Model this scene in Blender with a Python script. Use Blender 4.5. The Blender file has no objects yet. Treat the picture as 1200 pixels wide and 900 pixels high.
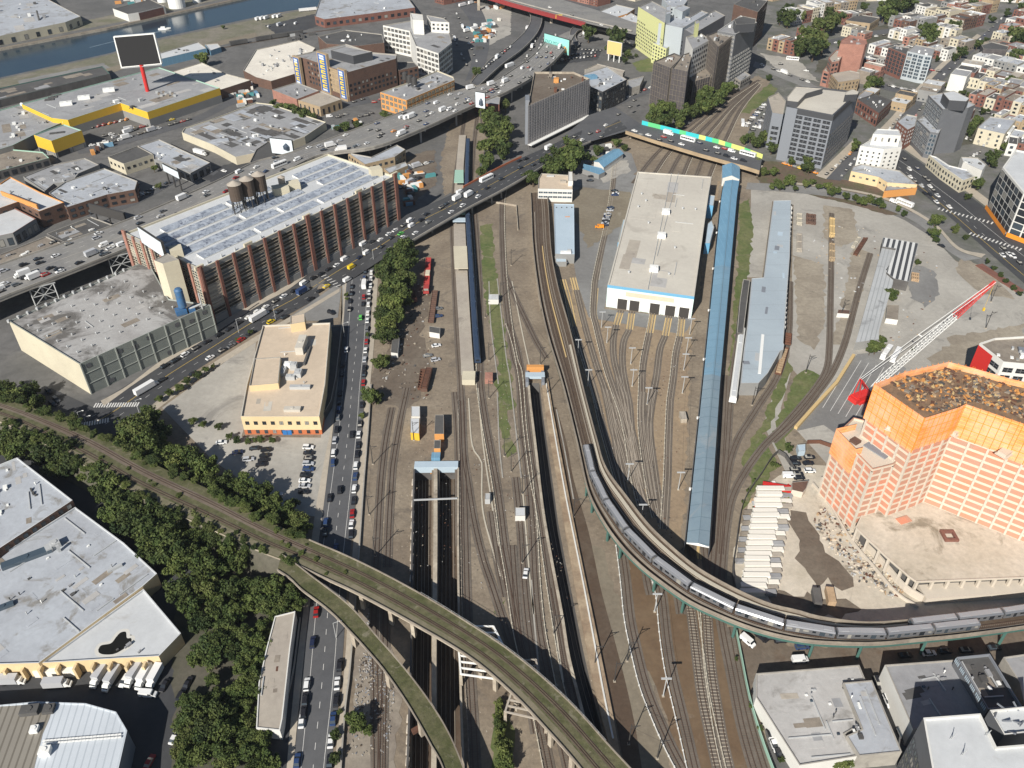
import bpy,math,random
from mathutils import Vector,Matrix
from mathutils.geometry import tessellate_polygon
R=math.radians
SC=bpy.context.scene
COL=SC.collection
F,TH,H=970.0,R(37.2),232.0
cam=bpy.data.cameras.new('camera');cam.sensor_width=36;cam.lens=F/1200*36
cam.clip_start=1;cam.clip_end=6000
camo=bpy.data.objects.new('camera',cam);COL.objects.link(camo)
camo.location=(0,0,H);camo.rotation_euler=(math.pi/2-TH,0,0)
SC.camera=camo
SUN_AZ,SUN_EL=R(207.5),R(35)
w=bpy.data.worlds.new('World');SC.world=w;w.use_nodes=True
nt=w.node_tree;nt.nodes.clear()
sky=nt.nodes.new('ShaderNodeTexSky');sky.sky_type='NISHITA';sky.sun_disc=False
sky.sun_elevation=SUN_EL;sky.sun_rotation=SUN_AZ
sky.air_density=1.0;sky.dust_density=0.6;sky.ozone_density=1.5
bg=nt.nodes.new('ShaderNodeBackground');bg.inputs['Strength'].default_value=0.05
wo=nt.nodes.new('ShaderNodeOutputWorld')
nt.links.new(sky.outputs[0],bg.inputs[0]);nt.links.new(bg.outputs[0],wo.inputs[0])
sun=bpy.data.lights.new('sun','SUN');sun.energy=5.0;sun.angle=R(0.5);sun.color=(1,0.95,0.87)
suno=bpy.data.objects.new('sun',sun);COL.objects.link(suno)
sdir=Vector((math.sin(SUN_AZ)*math.cos(SUN_EL),math.cos(SUN_AZ)*math.cos(SUN_EL),math.sin(SUN_EL)))
suno.rotation_euler=sdir.to_track_quat('Z','Y').to_euler()
SC.view_settings.view_transform='Standard';SC.view_settings.look='None'
SC.view_settings.exposure=0.38;SC.view_settings.gamma=1
SC.render.engine='CYCLES'
SC.cycles.max_bounces=4;SC.cycles.diffuse_bounces=2;SC.cycles.glossy_bounces=2
SC.cycles.transmission_bounces=2;SC.cycles.transparent_max_bounces=8
random.seed(7)
CT,ST=math.cos(TH),math.sin(TH)
def ray(u,v):
 x=(u-600)/F;y=-(v-450)/F
 return Vector((x,y*ST+CT,y*CT-ST))
def P(u,v,z=0.0):
 d=ray(u,v);k=(H-z)/-d.z
 return Vector((d.x*k,d.y*k,z))
def hz(top,base,zb=0.0):
 b=P(base[0],base[1],zb);r=ray(*top)
 return H+r.z*(b.y/r.y)
def Q(x0,y0,s,txt):
 out=[]
 for p in txt.split():
  a,b=p.split(',');out.append((x0+float(a)/s,y0+float(b)/s))
 return out
def t(c,r,txt):return Q(300*c,225*r,4,txt)
def px(txt):return Q(0,0,1,txt)
def W(pts,z=0.0):return[P(u,v,z)for u,v in pts]
def area2(p):return sum(p[i-1].x*p[i].y-p[i].x*p[i-1].y for i in range(len(p)))
def ccw(p):return p if area2(p)>0 else p[::-1]
def length(p):return sum((p[i+1]-p[i]).length for i in range(len(p)-1))
def resample(p,n):
 L=[0]
 for i in range(len(p)-1):L.append(L[-1]+(p[i+1]-p[i]).length)
 out=[];j=0
 for k in range(n):
  s=L[-1]*k/(n-1)
  while j<len(p)-2 and L[j+1]<s:j+=1
  f=(s-L[j])/max(1e-9,L[j+1]-L[j]);out.append(p[j].lerp(p[j+1],min(1,max(0,f))))
 return out
def smooth(p,sub=8):
 if len(p)<3:return p
 q=[p[0]*2-p[1]]+list(p)+[p[-1]*2-p[-2]];out=[]
 for i in range(1,len(q)-2):
  for k in range(sub):
   s=k/sub;a,b,c,d=q[i-1],q[i],q[i+1],q[i+2]
   out.append(0.5*((2*b)+(c-a)*s+(2*a-5*b+4*c-d)*s*s+(3*b-a-3*c+d)*s**3))
 out.append(p[-1]);return out
def curve(p,step=3.0):
 s=smooth(p,10);return resample(s,max(2,int(length(s)/step)+1))
def side(p,off):
 out=[]
 for i in range(len(p)):
  d=p[min(i+1,len(p)-1)]-p[max(i-1,0)];d.z=0
  if d.length<1e-9:d=Vector((0,1,0))
  d.normalize();out.append(p[i]+Vector((d.y,-d.x,0))*off)
 return out
def inset(p,d):
 n=len(p);out=[]
 for i in range(n):
  a,b,c=p[i-1],p[i],p[(i+1)%n]
  e1=(b-a);e2=(c-b);e1.z=e2.z=0;e1.normalize();e2.normalize()
  n1=Vector((-e1.y,e1.x,0));n2=Vector((-e2.y,e2.x,0));m=n1+n2
  if m.length<1e-4:m=n1
  k=max(0.35,1+n1.dot(n2));out.append(b+m*(d/k))
 return out
class MB:
 def __init__(s):s.v=[];s.f=[];s.m=[]
 def face(s,pts,m=0):
  i=len(s.v);s.v+=[Vector(p)for p in pts];s.f.append(list(range(i,i+len(pts))));s.m.append(m)
 def prism(s,p,z0,z1,m=0,top=True,bot=False,mt=None):
  p=ccw(p);n=len(p)
  for i in range(n):
   a,b=p[i],p[(i+1)%n]
   s.face([(a.x,a.y,z0),(b.x,b.y,z0),(b.x,b.y,z1),(a.x,a.y,z1)],m)
  if top:s.face([(q.x,q.y,z1)for q in p],m if mt is None else mt)
  if bot:s.face([(q.x,q.y,z0)for q in p[::-1]],m)
 def box(s,c,l,w,h,rot=0,m=0,bot=False,mt=None):
  c=Vector(c);ca,sa=math.cos(rot),math.sin(rot);p=[]
  for x,y in((-l/2,-w/2),(l/2,-w/2),(l/2,w/2),(-l/2,w/2)):
   p.append(Vector((c.x+x*ca-y*sa,c.y+x*sa+y*ca,0)))
  s.prism(p,c.z,c.z+h,m,True,bot,mt)
 def bar(s,a,b,r,m=0,n=4):
  a=Vector(a);b=Vector(b);d=b-a
  if d.length<1e-6:return
  z=d.normalized();x=z.cross(Vector((0,0,1)))
  if x.length<1e-3:x=Vector((1,0,0))
  x.normalize();y=z.cross(x);r2=r
  if isinstance(r,tuple):r,r2=r
  k=[(math.cos(2*math.pi*(i+.5)/n),math.sin(2*math.pi*(i+.5)/n))for i in range(n)]
  A=[a+(x*c+y*q)*r for c,q in k];B=[b+(x*c+y*q)*r2 for c,q in k]
  for i in range(n):s.face([A[i],B[i],B[(i+1)%n],A[(i+1)%n]],m)
  s.face(A,m);s.face(B[::-1],m)
 def lathe(s,c,prof,n=16,m=0):
  c=Vector(c)
  for(r0,z0),(r1,z1)in zip(prof,prof[1:]):
   for i in range(n):
    a0,a1=2*math.pi*i/n,2*math.pi*(i+1)/n
    q=[c+Vector((r0*math.cos(a0),r0*math.sin(a0),z0)),c+Vector((r0*math.cos(a1),r0*math.sin(a1),z0)),c+Vector((r1*math.cos(a1),r1*math.sin(a1),z1)),c+Vector((r1*math.cos(a0),r1*math.sin(a0),z1))]
    if r0<1e-6:q=q[1:]
    elif r1<1e-6:q=q[:3]
    s.face(q,m)
 def sweep(s,p,prof,m=0,closed=True):
  """sweep a cross-section [(offset to the right, height)] along p"""
  L=[side(p,o)for o,_ in prof];k=len(prof)
  for i in range(len(p)-1):
   for j in range(k if closed else k-1):
    a,b=j,(j+1)%k
    za,zb=Vector((0,0,prof[a][1])),Vector((0,0,prof[b][1]))
    s.face([L[a][i]+za,L[a][i+1]+za,L[b][i+1]+zb,L[b][i]+zb],m)
  if closed:
   s.face([L[j][0]+Vector((0,0,prof[j][1]))for j in range(k)],m)
   s.face([L[j][-1]+Vector((0,0,prof[j][1]))for j in range(k)][::-1],m)
 def between(s,A,B,m=0):
  for i in range(len(A)-1):s.face([A[i],B[i],B[i+1],A[i+1]],m)
 def build(s,name,mats,parent=None,at=None):
  o0=Vector(at)if at is not None else(ORG.get(parent.name,Vector())if parent else Vector())
  me=bpy.data.meshes.new(name)
  me.from_pydata([tuple(q-o0)for q in s.v],[],s.f)
  if not isinstance(mats,(list,tuple)):mats=[mats]
  for mm in mats:me.materials.append(mm)
  if len(mats)>1:me.polygons.foreach_set('material_index',s.m)
  me.update()
  o=bpy.data.objects.new(name,me);COL.objects.link(o)
  if parent:o.parent=parent
  elif at is not None:o.location=o0
  ORG[o.name]=o0
  return o
ORG={}
def tag(o,label=None,cat=None,group=None,kind=None):
 if label:o['label']=label
 if cat:o['category']=cat
 if group:o['group']=group
 if kind:o['kind']=kind
 return o
def thing(name,label,cat,loc=(0,0,0),group=None):
 o=bpy.data.objects.new(name,None);COL.objects.link(o);o.location=loc;o.empty_display_size=1
 ORG[o.name]=Vector(loc);return tag(o,label,cat,group)
def inst(src,parent=None,loc=(0,0,0),rz=0,sc=(1,1,1)):
 o=src.copy();COL.objects.link(o);o.parent=parent;o.location=loc;o.rotation_euler=(0,0,rz);o.scale=sc;return o
def kids(o):return KID.get(o.name,[])
KID={}
def copy_tree(o,loc,rz=0,sc=1.0,label=None,mats=None):
 c=o.copy();COL.objects.link(c);c.location=loc;c.rotation_euler=(0,0,rz);c.scale=(sc,sc,sc)
 if label:c['label']=label
 for ch in KID.get(o.name,[]):
  d=ch.copy();COL.objects.link(d);d.parent=c
  if mats and ch.name.split('.')[0]in mats:
   d.data=mats[ch.name.split('.')[0]]
  for g in KID.get(ch.name,[]):
   e=g.copy();COL.objects.link(e);e.parent=d
 return c
def drop(o):
 for ch in KID.get(o.name,[]):
  for g in KID.get(ch.name,[]):bpy.data.objects.remove(g)
  bpy.data.objects.remove(ch)
 bpy.data.objects.remove(o)
NTH=('first second third fourth fifth sixth seventh eighth ninth tenth eleventh twelfth thirteenth fourteenth fifteenth sixteenth seventeenth eighteenth nineteenth twentieth ''twenty-first twenty-second twenty-third twenty-fourth twenty-fifth twenty-sixth twenty-seventh twenty-eighth twenty-ninth thirtieth thirty-first thirty-second thirty-third thirty-fourth thirty-fifth thirty-sixth thirty-seventh thirty-eighth thirty-ninth fortieth').split()
NTH+=[a+'-'+b for a in('forty','fifty','sixty')for b in NTH[:9]]
MATS={}
def mat(name,c,rough=0.85,c2=None,scale=0.12,amt=0.5,fine=0.25,fscale=1.6,metal=0,stripe=None,brick=None,bump=0.0,stain=None,spec=None,rnd=0.0,alpha=1.0,spots=None,blinds=0,hue=0):
 """c base colour, c2 second colour in broad patches (scale per metre), fine: small-grain value variation,
    stripe (dir 'x'/'y'/'z'/angle, period, colour, width), brick (course, length, mortar), stain (scale, colour, threshold)"""
 m=bpy.data.materials.new(name);m.use_nodes=True;n=m.node_tree.nodes;l=m.node_tree.links
 b=n['Principled BSDF'];b.inputs['Roughness'].default_value=rough;b.inputs['Metallic'].default_value=metal
 if spec is not None:b.inputs['Specular IOR Level'].default_value=spec
 g=n.new('ShaderNodeNewGeometry');pos=g.outputs['Position']
 def noise(sc,det=4,ro=0.6,dist=0.0):
  x=n.new('ShaderNodeTexNoise');x.inputs['Scale'].default_value=sc;x.inputs['Detail'].default_value=det
  x.inputs['Roughness'].default_value=ro;x.inputs['Distortion'].default_value=dist;l.new(pos,x.inputs['Vector']);return x.outputs['Fac']
 def ramp(f,a,bb):
  x=n.new('ShaderNodeMapRange');x.inputs['From Min'].default_value=a;x.inputs['From Max'].default_value=bb;l.new(f,x.inputs['Value']);return x.outputs[0]
 def mix(f,a,bb,mode='MIX'):
  x=n.new('ShaderNodeMix');x.data_type='RGBA';x.blend_type=mode
  for k,val in((0,f),(6,a),(7,bb)):
   if isinstance(val,bpy.types.NodeSocket):l.new(val,x.inputs[k])
   elif k==0:x.inputs[0].default_value=val
   else:x.inputs[k].default_value=(*val,1)
  return x.outputs[2]
 def mth(op,a,bb=None):
  x=n.new('ShaderNodeMath');x.operation=op
  for k,val in((0,a),(1,bb)):
   if val is None:continue
   if isinstance(val,bpy.types.NodeSocket):l.new(val,x.inputs[k])
   else:x.inputs[k].default_value=val
  return x.outputs[0]
 col=c
 if c2 is not None:col=mix(mth('MULTIPLY',ramp(noise(scale,5,.62,.4),.38,.62),amt*2 if amt<=.5 else 1.0),c,c2)
 if spots:col=mix(ramp(noise(spots[0],2,.5),spots[2],spots[2]+.03),col,spots[1])
 if stripe:
  d,per,sc,wd=stripe
  s=n.new('ShaderNodeSeparateXYZ');l.new(pos,s.inputs[0])
  if d=='z':co=s.outputs['Z']
  else:
   a=d if not isinstance(d,str)else{'x':0,'y':math.pi/2}[d]
   co=mth('ADD',mth('MULTIPLY',s.outputs['X'],math.cos(a)),mth('MULTIPLY',s.outputs['Y'],math.sin(a)))
  fr=mth('FRACT',mth('DIVIDE',co,per));col=mix(mth('LESS_THAN',fr,wd),col,sc)
 if brick:
  course,ln,mc=brick
  s=n.new('ShaderNodeSeparateXYZ');l.new(pos,s.inputs[0])
  hcoord=mth('ADD',s.outputs['X'],mth('MULTIPLY',s.outputs['Y'],0.83))
  v=n.new('ShaderNodeCombineXYZ');l.new(hcoord,v.inputs[0]);l.new(s.outputs['Z'],v.inputs[1])
  bt=n.new('ShaderNodeTexBrick');bt.inputs['Scale'].default_value=1;bt.inputs['Mortar Size'].default_value=0.02
  bt.inputs['Brick Width'].default_value=ln;bt.inputs['Row Height'].default_value=course
  l.new(v.outputs[0],bt.inputs['Vector']);bt.inputs['Color1'].default_value=(1,1,1,1);bt.inputs['Color2'].default_value=(.8,.8,.8,1);bt.inputs['Mortar'].default_value=(mc,mc,mc,1)
  col=mix(1.0,col,bt.outputs['Color'],'MULTIPLY')
 if stain:col=mix(mth('MULTIPLY',ramp(noise(stain[0],6,.68,.8),stain[2],stain[2]+.1),stain[3]if len(stain)>3 else.8),col,stain[1])
 if fine:
  f=noise(fscale,6,.75);v=mth('ADD',mth('MULTIPLY',f,fine*2),1-fine)
  x=n.new('ShaderNodeCombineColor');
  for k in range(3):l.new(v,x.inputs[k])
  col=mix(1.0,col,x.outputs[0],'MULTIPLY')
 if rnd:
  oi=n.new('ShaderNodeObjectInfo');v=mth('ADD',mth('MULTIPLY',oi.outputs['Random'],rnd*2),1-rnd)
  x=n.new('ShaderNodeCombineColor')
  for k in range(3):l.new(v,x.inputs[k])
  col=mix(1.0,col,x.outputs[0],'MULTIPLY')
 if hue:
  oi=n.new('ShaderNodeObjectInfo');col=mix(mth('MULTIPLY',oi.outputs['Random'],hue),col,(.105,.11,.025))
 if blinds:
  oi=n.new('ShaderNodeObjectInfo');col=mix(mth('GREATER_THAN',oi.outputs['Random'],blinds),col,(.3,.29,.26));col=mix(mth('LESS_THAN',oi.outputs['Random'],.3),col,(.05,.065,.08))
 if isinstance(col,bpy.types.NodeSocket):l.new(col,b.inputs['Base Color'])
 else:b.inputs['Base Color'].default_value=(*col,1)
 if bump:
  bn=n.new('ShaderNodeBump');bn.inputs['Strength'].default_value=bump;bn.inputs['Distance'].default_value=.3
  l.new(noise(fscale*1.5,5,.7),bn.inputs['Height']);l.new(bn.outputs[0],b.inputs['Normal'])
 if alpha<1:b.inputs['Alpha'].default_value=alpha
 MATS[name]=m;m.diffuse_color=(*c,1);return m
M=MATS
def paint(name,c,rough=.45,metal=0):return mat(name,c,rough,fine=.06,fscale=.8,metal=metal)
mat('yard_dirt',(0.18,0.144,0.106),.95,(0.244,0.201,0.149),.035,.5,0.6,0.55,stain=(.09,(.125,.105,.085),.56,.7),bump=.3,spots=(1.1,(.36,.32,.26),.71))
mat('yard_mud',(0.293,0.222,0.145),.95,(0.251,0.187,0.125),.04,.5,0.5,0.5,stain=(.07,(.15,.12,.09),.58,.6),bump=.2,spots=(1.0,(.36,.32,.26),.73))
mat('path_dirt',(0.205,0.176,0.13),.95,(0.173,0.145,0.106),.05,.5,0.45,0.5,stain=(.1,(.28,.25,.2),.6,.6))
mat('turned_soil',(0.122,0.0954,0.0723),.95,(0.159,0.131,0.101),.07,.5,0.6,0.5,stain=(.12,(.12,.085,.06),.57,.7))
mat('brown_mud',(0.121,0.0762,0.0432),.9,(0.152,0.103,0.0604),.05,.5,0.4,0.4,stain=(.06,(.24,.19,.14),.6,.7))
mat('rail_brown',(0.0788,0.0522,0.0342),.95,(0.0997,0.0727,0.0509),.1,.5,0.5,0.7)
mat('pale_dirt',(.32,.28,.22),.95,(.24,.205,.16),.05,.5,0.5,0.5,stain=(.08,(.17,.145,.115),.6,.7))
mat('lot_concrete',(0.393,0.373,0.332),.9,(0.316,0.298,0.265),.03,.5,0.3,0.4,stain=(.045,(.2,.19,.175),.57,.7))
mat('lot_asphalt',(0.175,0.171,0.165),.92,(0.227,0.225,0.217),.03,.5,0.3,0.4,stain=(.05,(.12,.115,.11),.6,.6))
mat('asphalt',(0.0759,0.0783,0.0848),.9,(0.0999,0.101,0.105),.03,.5,0.25,0.4,stain=(.07,(.06,.06,.062),.62,.6))
mat('dark_asphalt',(0.0391,0.0403,0.0449),.9,(0.0548,0.0564,0.0592),.04,.5,0.3,0.4)
mat('deck_concrete',(0.23,0.223,0.209),.9,(0.189,0.185,0.18),.05,.5,0.28,0.4,stain=(.06,(.14,.13,.12),.6,.6))
mat('pavement',(.42,.37,.30),.92,(.36,.32,.26),.06,.5,0.3,0.5,stain=(.1,(.25,.22,.18),.62,.6))
mat('site_ground',(0.546,0.493,0.41),.95,(0.441,0.394,0.315),.05,.5,0.38,0.45,stain=(.045,(.22,.19,.14),.56,.9))
mat('turf',(.085,.115,.032),.95,(.14,.145,.06),.08,.5,0.7,0.5,stain=(.12,(.21,.18,.125),.58,.8))
mat('city_ground',(0.096,0.0952,0.0918),.95,(0.141,0.137,0.132),.03,.5,0.45,0.25,stain=(.03,(.08,.078,.075),.55,.7))
mat('block_ground',(.15,.145,.14),.95,(.1,.105,.085),.05,.5,.45,.3,stain=(.04,(.22,.21,.19),.56,.6))
mat('yard_garden',(0.0582,0.06,0.0378),.95,(0.0989,0.09,0.0693),.06,.5,0.6,0.4)
mat('water',(.012,.03,.05),.14,(.02,.042,.06),.02,.5,0,spec=.6,bump=.08)
mat('bank',(.20,.18,.145),.95,(.13,.13,.08),.04,.5,0.6,0.3)
mat('marking',(.62,.61,.58),.7,fine=.2,fscale=3,stain=(.5,(.25,.25,.24),.6,.6))
mat('marking_yellow',(.55,.38,.08),.7,fine=.2,fscale=3)
mat('moss',(0.0635,0.0684,0.0248),1,(0.112,0.105,0.0552),.16,.5,0.8,0.6,stain=(.3,(.2,.18,.13),.57,.7),bump=.6)
mat('redbrown_soil',(0.124,0.0808,0.0607),1,(0.0907,0.085,0.0446),.1,.5,0.6,0.4)
mat('concrete',(.36,.34,.30),.9,(.29,.27,.24),.1,.5,0.28,0.5,stain=(.14,(.19,.175,.155),.62,.7))
mat('old_concrete',(.44,.39,.31),.9,(.30,.255,.20),.14,.5,0.5,0.6,stain=(.2,(.15,.12,.09),.6,.8))
mat('tan_retaining',(.36,.28,.19),.92,(.25,.18,.12),.12,.5,0.55,0.5)
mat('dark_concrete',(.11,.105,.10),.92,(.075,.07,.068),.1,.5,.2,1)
mat('cream_wall',(0.57,0.524,0.398),.85,(0.506,0.46,0.351),.05,.5,.1,1,stain=(.1,(.4,.36,.27),.64,.5))
mat('yellow_wall',(.66,.42,.035),.7,fine=.1,fscale=.7)
mat('grey_wall',(.26,.26,.25),.8,(.22,.22,.215),.05,.5,.1,1)
mat('green_grey_wall',(.205,.225,.205),.8,(.18,.2,.185),.08,.5,.1,.8)
mat('green_grey_light',(.33,.35,.32),.8,fine=.1)
mat('white_wall',(0.662,0.653,0.616),.8,(0.607,0.598,0.561),.06,.5,.07,.8,stain=(.12,(.5,.48,.44),.66,.5))
mat('red_brick',(0.225,0.0989,0.0698),.9,(0.184,0.0815,0.0635),.15,.5,.18,1.5,brick=(.35,.9,.75))
mat('brown_brick',(.15,.085,.06),.9,(.12,.07,.052),.15,.5,.18,1.5,brick=(.35,.9,.75))
mat('pink_brick',(.40,.20,.15),.9,(.33,.165,.125),.15,.5,.15,1.5,brick=(.35,.9,.8))
mat('tan_brick',(.42,.32,.2),.9,(.36,.27,.17),.15,.5,.15,1.5,brick=(.35,.9,.8))
mat('orange_wall',(.58,.27,.08),.85,fine=.14)
mat('redorange',(.46,.14,.055),.85,fine=.12)
mat('peach_wall',(.68,.53,.31),.85,(.62,.48,.28),.08,.5,.1,.8)
mat('peach_roof',(.56,.46,.35),.9,(.5,.41,.31),.05,.5,0.2,0.5,stain=(.07,(.38,.31,.24),.63,.6))
mat('blue_metal',(0.162,0.311,0.431),.45,(0.141,0.281,0.4),.05,.5,.06,.5,stripe=(0.0,3.2,(.19,.36,.5),.06))
mat('blue_metal_grey',(0.2,0.276,0.324),.45,(0.18,0.256,0.304),.05,.5,.06,.5,stripe=('y',9.0,(.2,.29,.34),.03))
mat('blue_trim',(.14,.36,.55),.5,fine=.08)
mat('pale_blue',(.44,.53,.6),.6,(.4,.49,.56),.05,.5,.08,.8,stain=(.06,(.34,.4,.45),.62,.5))
mat('mint_wall',(.60,.72,.70),.7,fine=.06,fscale=.5)
mat('dark_cladding',(.055,.057,.063),.5,fine=.1,fscale=.6)
mat('grey_cladding',(.135,.14,.15),.6,(.12,.125,.135),.1,.5,.1,.6)
mat('slate_blue',(.2,.215,.24),.6,fine=.08)
mat('lime_wall',(.62,.63,.3),.8,fine=.08)
mat('light_grey_blue',(.40,.44,.46),.7,fine=.08)
mat('net_black',(.06,.055,.058),.95,(.09,.08,.08),.2,.5,.2,2,stripe=('z',2.0,(.1,.085,.08),.12))
mat('net_grey',(.27,.255,.255),.95,(.225,.215,.215),.12,.5,.12,2,stripe=('z',2.0,(.33,.315,.31),.1))
mat('net_orange',(0.784,0.301,0.0975),.9,(0.823,0.43,0.26),.12,.5,.3,2,stripe=('z',1.5,(.9,.5,.16),.12))
mat('salmon_board',(0.66,0.244,0.144),.85,(0.44,0.26,0.19),.09,.5,.14,2,stripe=('z',3.05,(.62,.53,.42),.34))
mat('slab_concrete',(.55,.49,.41),.9,fine=.14,fscale=2)
mat('roof_white',(0.539,0.556,0.565),.85,(0.478,0.493,0.504),.04,.5,0.16,0.45,stain=(.06,(.38,.37,.35),.6,.7))
mat('roof_silver',(0.41,0.436,0.47),.75,(0.345,0.363,0.392),.05,.5,0.24,0.45,stain=(.08,(.2,.185,.16),.545,.8),stripe=(R(140),3.4,(.38,.39,.41),.035))
mat('roof_grey',(0.316,0.32,0.325),.9,(0.255,0.257,0.265),.04,.5,0.3,0.4,stain=(.07,(.15,.14,.13),.58,.7))
mat('roof_pale',(.44,.43,.415),.9,(.36,.35,.335),.05,.5,.26,.45,stain=(.07,(.2,.19,.175),.57,.7))
mat('dark_glass',(.02,.022,.026),.2,fine=0,spec=.5)
mat('roof_tan',(.40,.36,.3),.9,(.34,.3,.255),.04,.5,0.26,0.45,stain=(.07,(.2,.175,.15),.6,.7))
mat('roof_dark',(.065,.063,.062),.9,(.09,.088,.085),.05,.5,0.35,0.4,stain=(.08,(.14,.135,.13),.62,.6))
mat('roof_cold',(.37,.365,.355),.9,(.3,.29,.28),.05,.5,0.26,0.45,stain=(.04,(.085,.078,.07),.47,.85))
mat('roof_beige',(0.545,0.513,0.445),.9,(0.482,0.45,0.393),.025,.5,0.14,0.4,stain=(.05,(.36,.33,.285),.57,.55))
mat('roof_mottled',(0.23,0.261,0.311),.6,(0.402,0.442,0.498),.3,.5,.25,2,stain=(.4,(.07,.08,.12),.53,.9))
mat('roof_cream',(0.739,0.697,0.609),.85,(0.636,0.595,0.523),.04,.5,0.22,0.4,stain=(.12,(.3,.28,.23),.61,.7))
mat('ribbed_white',(.56,.6,.64),.5,(.5,.54,.58),.04,.5,.06,.8,stripe=(R(8),2.0,(.42,.46,.5),.2))
mat('ribbed_brown',(.255,.235,.2),.6,(.23,.21,.18),.04,.5,.06,.8,stripe=(R(8),2.0,(.15,.135,.11),.26))
mat('ribbed_grey',(.47,.48,.48),.55,(.41,.42,.42),.06,.5,.1,1,stripe=(R(-26),2.0,(.33,.34,.34),.25),stain=(.07,(.2,.2,.2),.58,.75))
mat('striped_roof',(.62,.62,.6),.7,fine=.1,stripe=(R(-26),3.0,(.06,.062,.068),.5))
mat('roof_dust',(.27,.235,.19),.9,(.2,.17,.14),.1,.5,0.5,0.5)
mat('steel_dark',(.05,.047,.045),.6,fine=.1)
mat('galv',(.42,.43,.43),.5,fine=.1)
mat('rail_steel',(.085,.055,.04),.6,fine=.2,fscale=3)
mat('track_ballast',(0.111,0.0935,0.0762),.95,(0.149,0.127,0.105),.1,.5,.5,.6)
mat('rail_bright',(.36,.31,.25),.5,fine=.2,fscale=3)
mat('sleeper_wood',(.145,.115,.088),.95,fine=.3,fscale=2,rnd=.1)
mat('sleeper_concrete',(.42,.36,.28),.95,fine=.2,fscale=2)
mat('board_pale',(.46,.42,.34),.8,fine=.25,fscale=2)
mat('timber_yellow',(.55,.40,.19),.85,fine=.25,fscale=2)
mat('rust',(0.135,0.0585,0.0341),.9,(0.0945,0.045,0.0292),.4,.5,.3,2)
mat('green_steel',(0.055,0.129,0.11),.6,fine=.15)
mat('copper_green',(.32,.50,.40),.7,fine=.12)
paint('red_paint',(.55,.03,.025));paint('crane_red',(.62,.035,.03));paint('white_paint',(.78,.78,.75))
paint('orange_paint',(.8,.28,.03));paint('blue_paint',(.03,.16,.42));paint('machine_red',(.36,.05,.045),.6);paint('green_paint',(.1,.5,.08))
paint('teal_paint',(.08,.27,.28));paint('yellow_paint',(.75,.48,.04));paint('black_paint',(.015,.015,.017))
paint('navy_train',(.035,.055,.095),.35);paint('silver_train',(.27,.275,.29),.32,.55);paint('train_roof',(.36,.365,.38),.45,.2);paint('train_dark',(.10,.105,.115),.35)
paint('screen_black',(.008,.0075,.008),.7);paint('bridge_red',(.27,.035,.035),.6)
mat('glass',(.02,.024,.03),.12,fine=0,spec=.6,blinds=.84)
mat('glass_sky',(.06,.085,.11),.1,fine=0,spec=.8,blinds=.88)
mat('glass_green',(.03,.05,.045),.12,fine=0,spec=.7,blinds=.85)
mat('void',(.012,.011,.011),.9,fine=0)
mat('door_gloom',(.045,.04,.036),.9,fine=.2)
mat('tank_wood',(.075,.055,.042),.9,fine=.3,fscale=.8)
mat('bay_glass',(.026,.024,.022),.3,fine=.4,fscale=.5,blinds=.9)
mat('bark',(.09,.065,.045),.95,fine=.25)
mat('stack_white',(.72,.69,.62),.85,fine=.12,fscale=2,rnd=.08)
mat('timber_deck',(.25,.155,.09),.9,(.17,.11,.07),.3,.5,.5,.8)
mat('plywood',(.45,.32,.2),.9,(.36,.25,.15),.6,.5,.25,3)
mat('skin',(.45,.28,.2),.7,fine=0)
for nm,c,c2 in(('leaf_dark',(.024,.048,.015),(.062,.082,.024)),('leaf_mid',(.04,.07,.018),(.085,.108,.03)),('leaf_light',(.068,.098,.024),(.115,.13,.042)),('leaf_red',(.11,.045,.03),(.15,.07,.04))):
 m=mat(nm,c,.75,c2,.22,.5,.3,1.2,rnd=.34,spec=.25,hue=.24)
SHN=[0];SRG=random.Random(77)
def ragged(p,step=3.0,amp=1.1):
 out=[]
 for i in range(len(p)):
  a,b=p[i],p[(i+1)%len(p)];n=max(1,int((b-a).length/step))
  for k in range(n):q=a.lerp(b,k/n);out.append(q+Vector((SRG.uniform(-amp,amp),SRG.uniform(-amp,amp),0)))
 return out
def sheet(name,pts,z,m,kind='structure',label=None,rag=None):
 SHN[0]+=1;z+=SHN[0]*.0006
 if rag is None:rag=m.name in('turf','brown_mud','redbrown_soil','turned_soil','yard_mud','pale_dirt','site_ground','yard_garden','path_dirt','roof_dust','yard_dirt','bank')
 if rag and not isinstance(pts[0],Vector):pts=ragged(W(pts,0))
 p=ccw([Vector((q.x,q.y,z))for q in(W(pts,0)if not isinstance(pts[0],Vector)else pts)])
 mb=MB();tr=tessellate_polygon([p])
 for a in tr:
  q=[p[i]for i in a];mb.face(ccw(q))
 return tag(mb.build(name,m),label,None,None,kind)
river_px=px("-160,82 0,57 125,33 300,-6 330,-14 470,-50 520,-30 402,0 372,8 325,15 300,20 175,47 130,62 0,91 -160,124")
cut_a=px("486,551 506,549.5 505.5,640 505.5,900 505.5,990 480,990 484,760")
cut_b=px("515,549.5 535.5,549 535,640 537,760 541,900 543,990 511.5,990 512,760 514,640")
cut_c=px("620.5,449 632,449 636,485 647,560 654,612 662,655 675,720 684,765 697,823 713,885 726,930 712,930 697,885 682,826 668,770 660,720 645,640 637,590 628.5,520 622,470")
holes=[W(river_px),W(cut_a),W(cut_b),W(cut_c)]
outer=[Vector((x,y,0))for x,y in((-1500,20),(1500,20),(1500,1900),(-1500,1900))]
rings=[outer]+holes;flat=[q for r_ in rings for q in r_]
mb=MB()
for a in tessellate_polygon(rings):mb.face(ccw([flat[i]for i in a]))
tag(mb.build('ground',M['yard_dirt']),kind='structure')
mb=MB();rv=ccw(W(river_px));
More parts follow.
